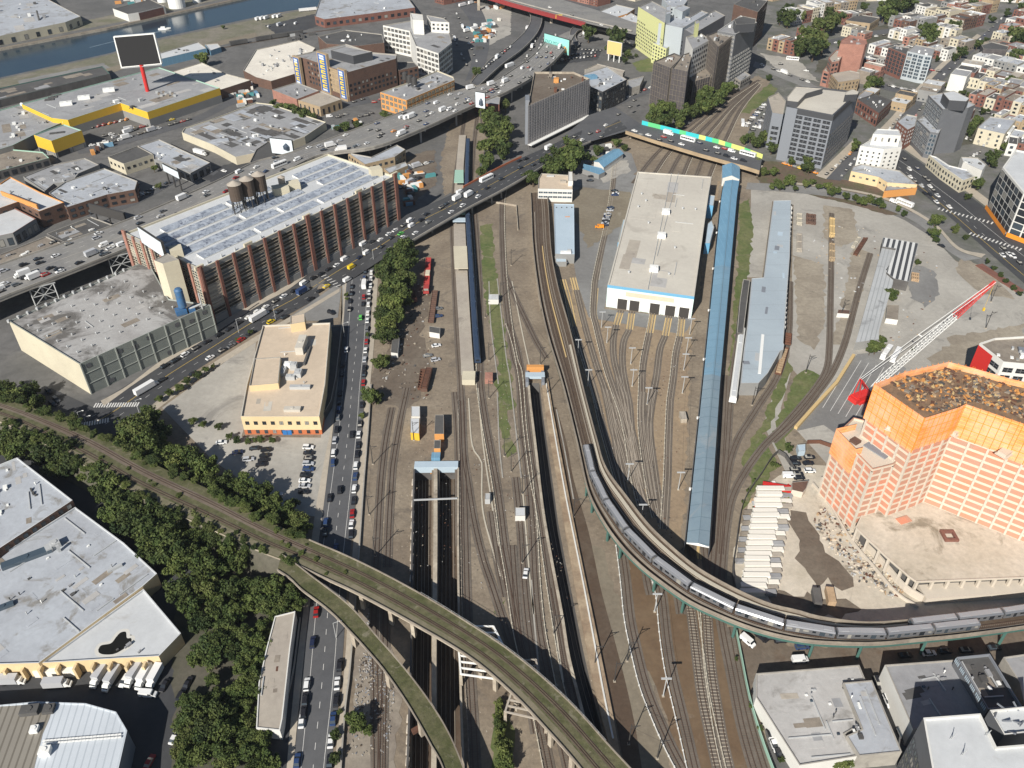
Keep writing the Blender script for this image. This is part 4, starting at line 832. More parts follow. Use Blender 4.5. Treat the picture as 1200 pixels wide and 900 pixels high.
def gable(name,label,cat,pts,h,rise_,rm,wm,h0=0,over=.3):
 """pts: four ground-plan world points in order; the ridge runs along pts[0]->pts[1]"""
 p=[Vector((q.x,q.y,0))for q in pts];c=sum(p,Vector())/4;e=thing(name,label,cat,(c.x,c.y,0));m0=p[1].lerp(p[2],.5);m1=p[0].lerp(p[3],.5);up=lambda q,z:Vector((q.x,q.y,z))
 mb=MB()
 for i in range(4):mb.face([up(p[i],h0),up(p[(i+1)%4],h0),up(p[(i+1)%4],h),up(p[i],h)])
 mb.face([up(p[1],h),up(p[2],h),up(m0,h+rise_)]);mb.face([up(p[3],h),up(p[0],h),up(m1,h+rise_)]);mb.build('wall',M[wm],e)
 for a,b in((p[0],p[1]),(p[3],p[2])):
  mb=MB();ax=(m0-m1).normalized()*over;o=(a-m1).normalized()*over;A=[up(a-ax+o,h-.1),up(b+ax+o,h-.1),up(m0+ax,h+rise_+.1),up(m1-ax,h+rise_+.1)];mb.face(A);mb.face([q-Vector((0,0,.25))for q in A][::-1])
  for i in range(4):mb.face([A[i],A[i]-Vector((0,0,.25)),A[(i+1)%4]-Vector((0,0,.25)),A[(i+1)%4]])
  mb.build('roof',M[rm],e)
 return e
gable('gabled_shed','small white shed with a bright blue gable roof beside the overbridge','shed',W(t(2,0,"385,752 480,695 522,715 430,780"),5),4.5,1.6,'blue_metal','white_wall')
B=building('open_canopy','flat bright blue carport roof next to the blue-gabled shed','canopy',t(2,0,"335,768 420,788 436,805 408,818 330,792"),3.5,'grey_wall','blue_metal',par=.1,cop='blue_metal')
gable('gabled_shed','white gatehouse with a blue gable roof at the head of the long blue canopy','shed',W(t(2,0,"988,832 988,776 1066,780 1066,838"),6),6,2.2,'blue_metal','white_wall')
lb_l=W(px("849.5,212 846,225 823.7,450 804.5,636"),6.5);lb_r=W(px("866.5,212 864,225 843.7,450 831,641"),6.5);NB=22;lb_l=resample(lb_l,NB+1);lb_r=resample(lb_r,NB+1)
e=thing('wash_canopy','very long narrow light blue gable-roofed shed running the length of the yard','train shed',(lb_l[11].x,lb_l[11].y,0));up=Vector((0,0,1))
mb=MB();mid=[a.lerp(b,.5)+up*.9 for a,b in zip(lb_l,lb_r)];k0=8
k1=15;mb.between(lb_l[k0:k1+1],mid[k0:k1+1],1);mb.between(mid[k0:k1+1],lb_r[k0:k1+1],1);mb.between(lb_l[k1:],mid[k1:],2);mb.between(mid[k1:],lb_r[k1:],2);mb.between(lb_l[:k0+1],mid[:k0+1],0);mb.between(mid[:k0+1],lb_r[:k0+1],0);mb.build('roof',[M['blue_metal'],mat('blue_metal_mid',(.19,.32,.42),.45,(.17,.29,.385),.05,.5,.06,.5,stripe=('y',6.5,(.15,.26,.34),.06),stain=(.05,(.25,.3,.33),.6,.6)),mat('blue_metal_reflect',(.215,.285,.33),.5,(.185,.25,.3),.08,.5,.12,.5,stripe=('y',6.5,(.15,.21,.25),.06),stain=(.06,(.3,.32,.33),.58,.6))],e)  # greyer near-end zones have the roof's reflection painted into their colour
mb=MB();L3=[q+up*.03 for q in lb_l];R3=[q+up*.03 for q in lb_r];mb.bar(mid[0]+up*.1,mid[-1]+up*.1,.12,n=4);mb.build('ridge_cap',M['blue_metal_grey'],e)
mb=MB();lo=[Vector((q.x,q.y,.1))for q in side(lb_l,.4)];hi=[Vector((q.x,q.y,6.4))for q in side(lb_l,.4)];mb.between(lo,hi);lo2=[Vector((q.x,q.y,.1))for q in side(lb_r,-.4)];hi2=[Vector((q.x,q.y,6.4))for q in side(lb_r,-.4)];mb.between(hi2,lo2);mb.build('wall',M['slate_blue'],e)
mb=MB();mb.face([lb_l[-1],lb_r[-1],mid[-1]]);mb.sweep([lb_l[-1]-up*.3,lb_r[-1]-up*.3],[(-.2,0),(.2,0),(.2,.4),(-.2,.4)]);mb.build('gable_trim',M['white_paint'],e)
for k in range(2,NB,3):mb=MB();q=lb_l[k]+Vector((-.5,0,-2));mb.box(q,1.2,.7,1.0);mb.build('wall_lamp',M['white_paint'],e)
B=building('goods_shed','long grey metal shed with a white rooflight stripe and a slanting end','train shed',px("906.5,235 927,234.5 925.5,300 921,360 918,402 919,404 918,410 914.5,411 900,437 889,449 868,449 872,408 876,380 881,326 895,325 902,270"),7,'grey_wall',mat('grey_metal',(.38,.44,.48),.6,(.345,.4,.44),.04,.5,.07,.7,stripe=('y',14,(.29,.33,.36),.02),stain=(.05,(.28,.31,.33),.63,.5)).name,par=.15,cop='galv')
patchwork(B,9,21,('slate_blue','pale_blue','galv'),2,7,0)
mb=MB();mb.sweep([P(894,392,6.95),P(890,438,6.95)],[(-.7,0),(.7,0),(.7,.15),(-.7,.15)]);mb.build('rooflight',M['white_paint'],B.rf);mb=MB();mb.box(P(874.5,425,6.9),3,2.6,.1);mb.build('roof_patch',M['slate_blue'],B.rf)
mb=MB()
for k in range(26):q=P(926.6-k*.33,246+k*5.6,3.5);mb.box(q,.5,2.2,2.4)
mb.build('side_doors',M['white_paint'],B.e)
B=building('lean_to','narrow dark slate lean-to along the flank of the grey metal shed','building',px("871,327 879,328 876,352 871,391 863.5,390 867,352"),5,'dark_concrete','slate_blue' if 0 else 'roof_dark',par=.2)
B=building('lot_shed','shed with a black and white striped roof in the gravel lot','shed',t(3,1,"540,212 705,240 660,420 590,405 555,375 600,265 535,255"),6,'dark_concrete','striped_roof',par=.1,pw=.15,cop='galv')
B=building('lot_shed','long corrugated silver shed with a patched roof beside the striped one','shed',t(3,1,"535,257 603,250 612,270 553,365 590,395 585,430 520,650 520,690 410,705 430,640"),5,'grey_wall','ribbed_grey',par=.1,pw=.15,cop='galv')
B=building('portable_cabin','low brown-roofed cabin beside the small tree in the gravel lot','cabin',t(3,1,"560,528 615,530 610,600 553,592"),3,'white_wall','roof_dust',par=.1,pw=.12)
B=building('yard_hut','tiny white hut with a brown roof beside two masts in the gravel lot','hut',t(3,1,"330,550 385,553 382,572 325,568"),2.6,'white_wall','brown_brick',par=.1,pw=.12)
for u,v,lab,l,w_,h_,wm,rm in((578.5,353.5,'small white-roofed relay hut between the passenger train and the elevated line',5.4,5.6,3,'white_wall','roof_white'),(609.5,606,'small white-roofed relay hut beside the tracks above the mossy viaduct',3.8,4.4,3,'white_wall','roof_white'),(800,491.5,'concrete equipment box on the open yard floor near the blue shed',2.6,5.2,2.4,'old_concrete','roof_tan'),(571.5,587,'grey equipment cabinet beside the middle tracks',2,3.4,2.6,'galv','galv')):
 q=P(u,v);building('relay_hut',lab,'hut',[q+Vector((x*l/2,y*w_/2,0))for x,y in((-1,-1),(1,-1),(1,1),(-1,1))],h_,wm,rm,par=.12,pw=.15,world=True)
for poly,h_,lab,wm,rm in(("482,476 492,476 492,488 482,488",4,'white-roofed trailer box standing alone on the gravel near the portal','white_wall','roof_white'),("481,490 491.5,490 491,508 481,507",4,'yellow-streaked white box beside the white-roofed trailer box','yellow_wall','roof_white'),("510,486 520,486 520,508.5 509,508.5",4.5,'black-roofed orange brick hut behind the tunnel portal','orange_wall','roof_dark'),("509,515.5 516.5,515.5 516,525.5 508.5,525.5",4,'smaller black-roofed orange brick hut against the tunnel portal','orange_wall','roof_dark'),("503,382 516,384 515,391 503,389",3,'small grey-roofed white hut on the turned brown soil','white_wall','roof_dark')):
 building('yard_hut',lab,'hut',px(poly),h_,wm,rm,par=.12,pw=.15)
B=building('yard_hut','small dark-roofed hut under the trees by the turned soil','hut',px("460,395 468,396 466,414 458,413"),3,'white_wall','roof_dark',par=.1,pw=.12)
# ================================================================== top centre
B=building('scaffolded_block','tall block wrapped in grey scaffold netting with a gutted roof','building',px("619,124 691,92 672,84 626,84"),32,'net_grey','turned_soil',par=1.6,cop='old_concrete');clutter(B,16,30,2.2,mats=('orange_wall','white_paint','roof_dust','rust'))
mb=MB();a,b=P(619,124,32),P(691,92,32);d=(b-a);nn=Vector((d.y,-d.x,0)).normalized()
for k in range(26):q=a+d*(k/25)+nn*.6;mb.bar((q.x,q.y,0),(q.x,q.y,33),.09)
for z in range(2,33,2):mb.bar(Vector((a.x,a.y,z))+nn*.6,Vector((b.x,b.y,z))+nn*.6,.07)
mb.build('scaffold',M['net_grey'],B.e);mb=MB();mb.sweep([Vector((a.x,a.y,0))+nn*2,Vector((b.x,b.y,0))+nn*2],[(-2,3),(1.5,3),(1.5,3.6),(-2,3.6)]);mb.build('hoarding_canopy',M['white_paint'],B.e)
mb=MB();q=P(620,171,0);mb.box((q.x-1.5,q.y+9,0),3,12,33);mb.build('mast_climber',M['slate_blue'],B.e)
B=building('glass_office','black glass office next to the scaffolded block with a grey flat roof','building',t(2,0,"370,408 425,430 538,372 445,310 335,345"),18,'dark_cladding','roof_silver',par=.8);windows(B,None,5,3,1,17,.8,.7,'plain',cap=90);clutter(B,12,31,1.4);rbox(B,692,92,10,6,2.5,R(25),'blue_metal')
B=building('low_block','long low building with a pale tan roof behind the black glass office','building',t(2,0,"340,325 400,298 530,330 520,345 440,312"),10,'concrete','roof_tan')
B=building('low_block','grey flat-roofed garage beside the orange hoarding','building',t(2,0,"540,375 620,355 600,400 550,415"),7,'concrete','roof_grey')
e,A0,B0,A1,B1,nn=hoarding('','large turquoise billboard with pale lettering over the tunnel approach ramps',P(637,64),P(666.5,73),6,20,'poster_teal',3,1.6)
def lettering(txt,a,d,nn,z,wd,m,parent,name='poster_lettering'):
 cu=bpy.data.curves.new('text','FONT');cu.body=txt;to=bpy.data.objects.new('text',cu);COL.objects.link(to);bpy.context.view_layer.update();me=bpy.data.meshes.new_from_object(to.evaluated_get(bpy.context.evaluated_depsgraph_get()));bpy.data.objects.remove(to);xs=[v.co.x for v in me.vertices];k=wd/(max(xs)-min(xs));o0=ORG[parent.name]
 for v in me.vertices:x,y=(v.co.x-min(xs))*k,v.co.y*k*1.3;q=a+d*x;v.co=(q.x+nn.x*.15-o0.x,q.y+nn.y*.15-o0.y,z+y-o0.z)
 me.materials.append(M[m]);o=bpy.data.objects.new(name,me);COL.objects.link(o);o.parent=parent;return o
d_=(B0-A0).normalized();w_=(B0-A0).length;lettering('ONCA MOVIE',A0+d_*w_*.06,d_,nn,12.0,w_*.6,'poster_dark_teal',POSTER[0])
mb=MB();c=A0.lerp(B0,.84)+nn*.25;mb.lathe(c+Vector((0,0,1.4)),[(0,0),(2.4,1),(2.6,4),(0,6)],10);mb.build('poster_picture',M['poster_orange'],POSTER[0])
e,*_=hoarding('','plain tan billboard in a white frame above the street trees',P(710.5,70.5),P(727,74),6,18,'poster_tan',3,1.2,'white_paint')
rb=thing('steel_bridge','red-painted steel girder bridge carrying a road over the approach ramps','bridge',P(620,15))
for nm,L,z0,z1,m_ in(('girder',"520,-14 560,-6 600,6 640,17 686,29",9,13.5,'bridge_red'),('parapet',"520,-16 560,-8 600,4 640,15 690,28 740,40",13.6,14.8,'concrete')):
 c=W(px(L),11);mb=MB();mb.sweep([Vector((q.x,q.y,0))for q in c],[(-.5,z0),(.5,z0),(.5,z1),(-.5,z1)]);mb.build(nm,M[m_],rb)
A,B_=W(px("520,-16 560,-8 600,4 640,15 690,28 745,41"),13),W(px("530,-30 575,-22 615,-12 660,0 710,15 760,32"),13);mb=MB();mb.between(A,B_);mb.build('deck',M['deck_concrete'],rb)
for u,v in((561,12),(646,27),(684,38)):
 q=P(u,v);mb=MB();mb.box(q,3,3,12.5);mb.build('pier',M['old_concrete'],rb)
mb=MB();q=P(655,20,11);mb.box((q.x,q.y-.8,9.6),7,.3,4);mb.build('sign',M['poster_yellow'],rb)
def tower(name,label,poly,h,wall,rf,rows,sp,kind,wf=.6,hf=.55,cap=110,par=.8,base=0,cop=None,z0=2.5,edges=None,side=0):
 B=building(name,label,'apartment block' if 'apart' in name else 'building',poly,h,wall,rf,par=par,cop=cop or 'concrete',base=base);edges=edges or([i for i in range(len(B.p))if facing(B.p[i],B.p[(i+1)%len(B.p)])>.12 and(B.p[(i+1)%len(B.p)]-B.p[i]).y*side>0]if side else None);windows(B,edges,rows,sp,base+z0,h-1,wf,hf,kind,cap=cap);clutter(B,4,len(label),1.3);return B
tower('apartment_block','lime yellow wing of the stepped apartment block with square dark windows',px("748,8 764,1 785,12 779,27"),38,'lime_wall','roof_grey',11,4,'plain',.42,.45)
tower('apartment_block','grey-blue middle wing of the lime and grey apartment block',px("772,27 790,17 808,20 822,12 830,15 800,33"),36,'light_grey_blue','roof_silver',10,4,'plain',.42,.45)
tower('apartment_block','lower lime yellow front wing of the stepped apartment block',px("765,50 775,45 790,50 781,57"),18,'lime_wall','roof_silver',5,4,'plain',.45,.5)
tower('apartment_block','dark grey flank tower behind the lime apartment wing',px("800,33 832,15 838,12 850,18 812,40"),34,'grey_cladding','roof_grey',10,4,'plain',.5,.5)
B=building('stair_block','two pale stair huts on top of the lime and grey apartments','penthouse',t(2,0,"722,30 745,25 745,60 722,68"),44,'light_grey_blue','roof_silver',base=35.2,par=.3);B=building('stair_block','wider pale lift hut on top of the lime and grey apartments','penthouse',t(2,0,"760,38 800,22 835,35 800,55"),42,'light_grey_blue','roof_silver',base=35.2,par=.3)
def netted(label,poly,h,wall='net_black',rf='roof_dust',n=8,base=0):
 B=building('tower_under_construction',label,'construction tower',poly,h,wall,rf,par=1.0,cop='dark_concrete',base=base);clutter(B,8,len(label),1.5,mats=('rust','galv','white_paint','roof_dark'));mb=MB()
 for i in range(len(B.p)):
  a,b=B.p[i],B.p[(i+1)%len(B.p)];L=(b-a).length
  if facing(a,b)<.05:continue
  d=(b-a)/L;nn=Vector((d.y,-d.x,0))*.5
  for k in range(int(L/3)+1):q=a+d*min(L,k*3)+nn;mb.bar((q.x,q.y,base),(q.x,q.y,h+.5),.12)
  for z in range(int(base)+2,int(h),4):mb.bar(Vector((a.x,a.y,z))+nn,Vector((b.x,b.y,z))+nn,.1)
 if mb.v:mb.build('scaffold',M['roof_dust'],B.e)
 return B
netted('shortest black-netted tower under construction, nearest the planted railway bank',px("766,72 790,62 800,66 786,80"),36)
netted('black-netted tower with a pale hoist mast beside the white concrete tower',px("788,80 800,64 812,60 806,84"),38)
B=tower('unfinished_tower','unfinished white concrete tower with blue-grey window strips between netted blocks',px("804,43 820,38 833,46 812,58"),44,'white_wall','roof_grey',10,4,'plain',.5,.45)
netted('tall brown-netted tower topped with red formwork left of the balcony tower',px("829,41 842,36 858,42 842,55"),46)
netted('low black-netted block with an orange board strip behind the street trees',px("803,83 828,70 838,74 832,90 812,96"),22)
mb=MB();a,b=P(809,100,10),P(828,93,10);mb.face([(a.x,a.y-3,0),(b.x,b.y-3,0),(b.x,b.y-3,24),(a.x,a.y-3,24)])
B=building('hoist_tower','orange-brown boarded hoist shaft standing in front of the netted towers','tower',px("813,82 818,80 830,74 826,76.5"),24,'peach_wall','rust',par=.2)
B=building('stair_core','bright yellow lift core poking above the unfinished white tower','tower',t(2,0,"858,98 875,94 878,108 862,112"),54,'lime_wall','roof_grey',base=43,par=.2)
B=tower('balcony_apartments','dark apartment tower with stacked white balconies and a planted roof',px("841,36 862,40 887,26 868,18 853,28"),48,'grey_cladding','roof_grey',13,5,'balcony',.85,.55,cop='white_wall')
B=building('lift_penthouse','dark lift penthouse on the balcony tower','penthouse',t(2,0,"1040,90 1085,75 1145,88 1140,110 1050,115"),54,'dark_cladding','roof_dark',base=47.2,par=.3)
tower('low_block','small grey house with a pale roof at the foot of the balcony tower',px("858,88 872,83 880,88 868,95"),9,'concrete','roof_grey',2,4,'plain')
tower('apartment_block','brown brick apartment tower at the top edge of the picture',px("860,5 875,-4 900,0 888,14"),34,'brown_brick','roof_dark',9,4,'plain',.5,.5)
tower('apartment_block','slim pale apartment tower behind the lime wings',px("776,-2 790,-8 806,0 800,8 784,8"),30,'light_grey_blue','roof_silver',9,4,'plain')
tower('low_block','orange brick building with a patched white roof beyond the billboards',px("703,13 722,5 744,10 735,16 722,20"),9,'orange_wall','roof_white',2,4,'plain');tower('low_block','longer orange brick building with a white roof next to the street trees',px("722,20 738,14 752,22 746,27"),8,'orange_wall','roof_white',2,4,'plain')
tower('low_block','white cottage block among cranes behind the netted towers',px("826,28 838,24 848,30 838,36"),12,'white_wall','roof_silver',3,4,'plain')
# ================================================================== right-hand neighbourhood
dq=px("921.8,124.8 976.8,135.3 1007,107.5 966,103 932,101")
B=building('office_tower','dark grey gridded office block with a pale stained flat roof','office block',dq,38,'slate_blue','roof_beige',par=1,pw=1.2,cop='dark_cladding')
windows(B,None,10,5.6,2,34,.82,.66,'grid',cap=120)
mb=MB();a,b=P(*dq[0],38),P(*dq[1],38);mb.box((a.lerp(b,.12).x,a.lerp(b,.12).y-.3,0),(b-a).length*.24,1,38,math.atan2((b-a).y,(b-a).x));mb.build('blank_panel',M['slate_blue'],B.e)
mb=MB();
for i in range(len(B.p)):
 a,b=B.p[i],B.p[(i+1)%len(B.p)]
 if facing(a,b)>.1:
  d=(b-a).normalized();nn=Vector((d.y,-d.x,0))*.25;mb.face([Vector((a.x,a.y,34.3))+nn,Vector((b.x,b.y,34.3))+nn,Vector((b.x,b.y,38))+nn,Vector((a.x,a.y,38))+nn])
mb.build('fascia',M['dark_cladding'],B.e)
B2=building('lift_penthouse','dark lift penthouse on the corner of the gridded office block','penthouse',Q(900,100,6.667,"600,75 700,70 712,50 660,30 610,50"),42,'dark_cladding','roof_beige',base=37,par=.3)
B2=building('rooftop_storey','raised L-shaped storey on the gridded office block roof','penthouse',Q(900,100,6.667,"150,90 215,10 430,25 300,62 235,130 150,120"),41,'dark_cladding','roof_beige',base=37,par=.4)
B=building('office_annex','lower dark grey wing behind the gridded office block','building',px("900,114 905,132 918,134 921,118 912,108"),26,'slate_blue','roof_tan',par=.8);windows(B,None,6,5,2,25,.7,.55,'grid',cap=40)
wt=Q(900,100,6.667,"742,470 830,392 1040,402 1046,485 900,480");B=building('white_tower','stepped white stucco tower with small square windows','tower',px("1008,171 1026,160 1056,162 1057,172.5 1036,175"),19,'white_wall','roof_white',par=.6,cop='white_wall',pw=.6);windows(B,None,5,3.6,3,17,.3,.4,'plain',cap=50)
B=building('white_tower','raised back part of the stepped white stucco tower','tower',px("1023,157 1056,159 1053,152 1028,151"),26,'white_wall','roof_white',par=.5,cop='white_wall');windows(B,None,1,4,20,25,.25,.5,'plain')
B=building('corner_shop','low peach-walled building with a patched silver roof at the foot of the white tower','building',t(3,0,"400,780 440,768 620,800 700,865 560,855 520,830 390,802"),7,'peach_wall','roof_silver');windows(B,None,1,4,3,5,.4,.6,'plain');clutter(B,6,33)
B=building('corner_shop','low orange-fronted shop with a red fascia beside the boulevard','building',t(3,0,"560,860 690,850 700,880 545,895"),5,'orange_wall','roof_grey',cop='red_brick')
B=tower('grid_apartments','lower front wing of the dark twin-grid apartment tower',t(3,0,"700,560 735,540 815,600 800,625 760,618"),19,'grey_cladding','roof_silver',5,4.4,'sky',.8,.72,side=-1)
B=tower('grid_apartments','dark grey apartment tower with a blank flank and a gridded window front',t(3,0,"752,445 860,428 972,490 940,505 820,512"),33,'grey_cladding','roof_silver',9,4.4,'sky',.8,.7,cap=120,side=-1)
B2=building('lift_penthouse','black lift penthouse on the gridded apartment tower','penthouse',t(3,0,"820,435 870,425 945,460 930,475 850,470"),39,'dark_cladding','roof_white',base=32.2,par=.3)
B=tower('brick_apartments','tall brown-red brick apartment slab with a blank front and stepped flank',t(3,0,"345,186 385,163 462,184 466,203 455,210 338,205"),32,'pink_brick','pink_brick',0,4,'plain',cop='pink_brick')
B=tower('brick_apartments','lower stepped terraces on the flank of the brown-red brick slab',t(3,0,"285,270 318,235 345,232 350,260 335,285 300,292"),22,'pink_brick','roof_tan',5,4,'plain',cop='pink_brick')
B=tower('brick_apartments','lowest brick terrace beside the brown-red slab',t(3,0,"258,330 285,296 320,290 318,318 290,340"),13,'pink_brick','roof_tan',3,4,'plain',cop='pink_brick')
B=building('brick_apartments','low stone-fronted annex at the foot of the brown-red brick tower','building',t(3,0,"295,345 385,330 430,340 430,370 330,385"),12,'tan_brick','roof_tan');windows(B,None,3,3.5,1,11,.3,.5,'plain')
B=tower('glass_apartments','blue-grey glass apartment block with a pale crown',t(3,0,"655,240 690,208 785,225 770,262 735,258"),24,'light_grey_blue','roof_grey',7,4,'sky',.8,.75,cap=90)
B=tower('brick_apartments','red brick apartment block with dark recessed window bays next to the glass block',t(3,0,"565,222 600,212 665,222 648,255"),22,'red_brick','roof_dark',6,4,'grid',.7,.75,cap=60)
B=building('corner_pub','two-storey red brick corner building with a black roof covered in white plant','building',t(3,0,"420,465 500,440 582,470 520,530"),11,'red_brick','roof_dark',cop='roof_dark');windows(B,None,2,4,.8,10,.5,.6,'plain');clutter(B,12,34,1.3,mats=('white_paint','galv'))
B=tower('brick_house','four-storey red brick house with white window heads beside the grid tower',t(3,0,"605,568 650,535 700,545 690,590 655,608"),15,'red_brick','roof_silver',4,3.6,'white',.4,.5)
B=building('corner_shop','long cream row of shops with brick end bays below the grid tower','building',t(3,0,"755,725 790,735 850,775 935,795 970,825 915,845 820,780"),9,'cream_wall','roof_silver',cop='white_wall');windows(B,None,2,3.2,.5,8,.45,.5,'plain',cap=50)
B=building('corner_shop','flat white-roofed house behind the cream shop row','building',t(3,0,"905,735 985,738 1025,770 1005,800 915,760"),8,'white_wall','roof_white');clutter(B,6,35)
B=building('corner_shop','pale yellow house with a grey roof beside the parked cars on the cross street','building',t(3,0,"990,590 1040,545 1165,560 1110,628 985,600"),12,'cream_wall','roof_silver');windows(B,None,3,4.5,1,11,.25,.5,'plain',cap=30);clutter(B,6,36)
gq=px("1161,240 1173,190 1187,173 1250,180 1260,250 1210,280");B=building('glass_tower','white-framed black glass tower cut by the picture edge','office block',px("1175,196 1190,175 1270,190 1258,246 1200,226"),28,'white_wall','roof_white',par=.8,cop='white_wall',pw=1);windows(B,None,6,6,1.5,27,.86,.84,'plain',cap=80)
mb=MB()
for i in range(len(B.p)):
 a,b=B.p[i],B.p[(i+1)%len(B.p)]
 if facing(a,b)>.1:d=(b-a).normalized();nn=Vector((d.y,-d.x,0))*1.5;mb.face([Vector((a.x,a.y,.2))+nn,Vector((b.x,b.y,.2))+nn,Vector((b.x,b.y,3))+nn,Vector((a.x,a.y,3))+nn])
mb.build('hoarding',M['orange_paint'],B.e)
PAL=[('red','red_brick'),('brown','brown_brick'),('cream','cream_wall'),('white','white_wall'),('tan','tan_brick'),('pink','pink_brick'),('grey','grey_wall'),('brown','roof_dust')]
RPAL=[('silver','roof_silver'),('white','roof_white'),('grey','roof_grey'),('black','roof_dark'),('tan','roof_tan'),('dull grey','roof_grey'),('brown','roof_dust')]
def terrace(a,b,depth,n,h,desc,seed,pal=None,rows=3,back=1,minw=.8):
 """n houses from ground point a to b (front edge), running back by depth metres"""
 rg=random.Random(seed);A,E=P(*a),P(*b);d=(E-A);L=d.length;d.normalize();nn=Vector((-d.y,d.x,0));nn=nn if nn.y*back>0 else-nn;w_=[rg.uniform(minw,1.3)for _ in range(n)];s=sum(w_);x=0
 for k in range(n):
  x0,x1=x,x+w_[k]/s*L;x=x1;dp=depth*rg.uniform(.8,1.1);hh=h*rg.uniform(.8,1.25);cw=rg.choice(pal or PAL);cr=rg.choice(RPAL)
  B=building('row_house',f'{cw[0]} house with {cr[0]} roof, {NTH[k]} in the {desc}','house',[A+d*(x0+.1),A+d*(x1-.1),A+d*(x1-.1)+nn*dp,A+d*(x0+.1)+nn*dp],hh,cw[1],cr[1],par=.6,cop=rg.choice((cw[1],'concrete','white_wall')),world=True,group='terraced houses of the right-hand streets')
  windows(B,None,max(1,int(hh/3.1)),3.0,.8,hh-.7,.38,.5,'plain',cap=12,minlen=4);clutter(B,rg.randint(1,3),seed*7+k,.9)
T_=terrace
T_((1132,122),(1215,142),22,8,11,'row right of the grid tower',1,[PAL[2],PAL[0],PAL[4],PAL[5]])
T_((1108,106),(1125,88),16,3,12,'row above the red corner house',2,[PAL[0],PAL[3]],back=-1)
T_((1118,100),(1200,116),20,6,9,'second row right of the long street',3,[PAL[3],PAL[3],PAL[6],PAL[2]])
T_((1136,78),(1215,96),20,6,9,'third row right of the long street',4,[PAL[3],PAL[6],PAL[1]])
T_((1150,58),(1215,74),20,5,9,'fourth row right of the long street',5)
T_((1168,40),(1225,55),20,5,10,'fifth row right of the long street',6)
T_((1185,22),(1235,34),20,4,10,'sixth row right of the long street',7)
T_((1195,6),(1240,15),20,4,10,'top row right of the long street',8)
T_((1100,55),(1128,62),18,3,10,'yellow-walled row left of the long street',9,[PAL[2],PAL[7]])
T_((1016,62),(1055,72),24,5,8,'white row beyond the brick tower',10,[PAL[3],PAL[3],PAL[0]])
T_((1050,28),(1080,36),20,4,9,'row beyond the black-roofed hall',11,[PAL[3],PAL[4],PAL[6]])
T_((1062,14),(1110,26),20,5,9,'second row beyond the black-roofed hall',12,[PAL[3],PAL[6],PAL[2]])
T_((1085,-2),(1150,8),18,7,10,'top row of brick houses',13,[PAL[0],PAL[5],PAL[7],PAL[4]])
T_((1120,38),(1152,30),18,4,11,'brick row of the long street',14,[PAL[0],PAL[1],PAL[2]])
T_((1128,22),(1168,14),16,4,11,'second brick row of the long street',15,[PAL[0],PAL[5],PAL[4]])
T_((898,58),(930,66),22,5,12,'brick row beside the balcony tower',16,[PAL[0],PAL[1],PAL[4]])
T_((945,22),(1002,16),20,6,12,'pale row at the top edge',17,[PAL[7],PAL[3],PAL[4]])
T_((1005,2),(1060,0),18,5,10,'row on the top edge behind the trees',18)
T_((1085,152),(1100,136),16,2,9,'pair beside the twin-grid tower',19,[PAL[3],PAL[6]],back=-1)
T_((640,-6),(700,8),22,5,10,'row behind the red bridge',20,[PAL[0],PAL[5],PAL[6]]);T_((905,2),(945,-6),22,4,13,'brick row behind the balcony tower',21,[PAL[1],PAL[0],PAL[4]])
T_((1010,128),(1030,112),10,2,6,'low tan pair on the street corner',22,[PAL[4],PAL[2]])
T_((1166,168),(1215,178),18,4,10,'row behind the glass tower',23,[PAL[2],PAL[3]])
B=building('low_hall','tan hall with a wide black roof in front of the trees','building',t(3,0,"365,95 420,65 525,82 480,110"),9,'tan_brick','roof_dark');windows(B,None,1,5,1,8,.3,.5,'plain')
B=building('low_hall','dark netted block behind the white row right of the long street','building',t(3,0,"1000,210 1050,195 1130,215 1120,235 1010,228"),14,'net_black','roof_dark')
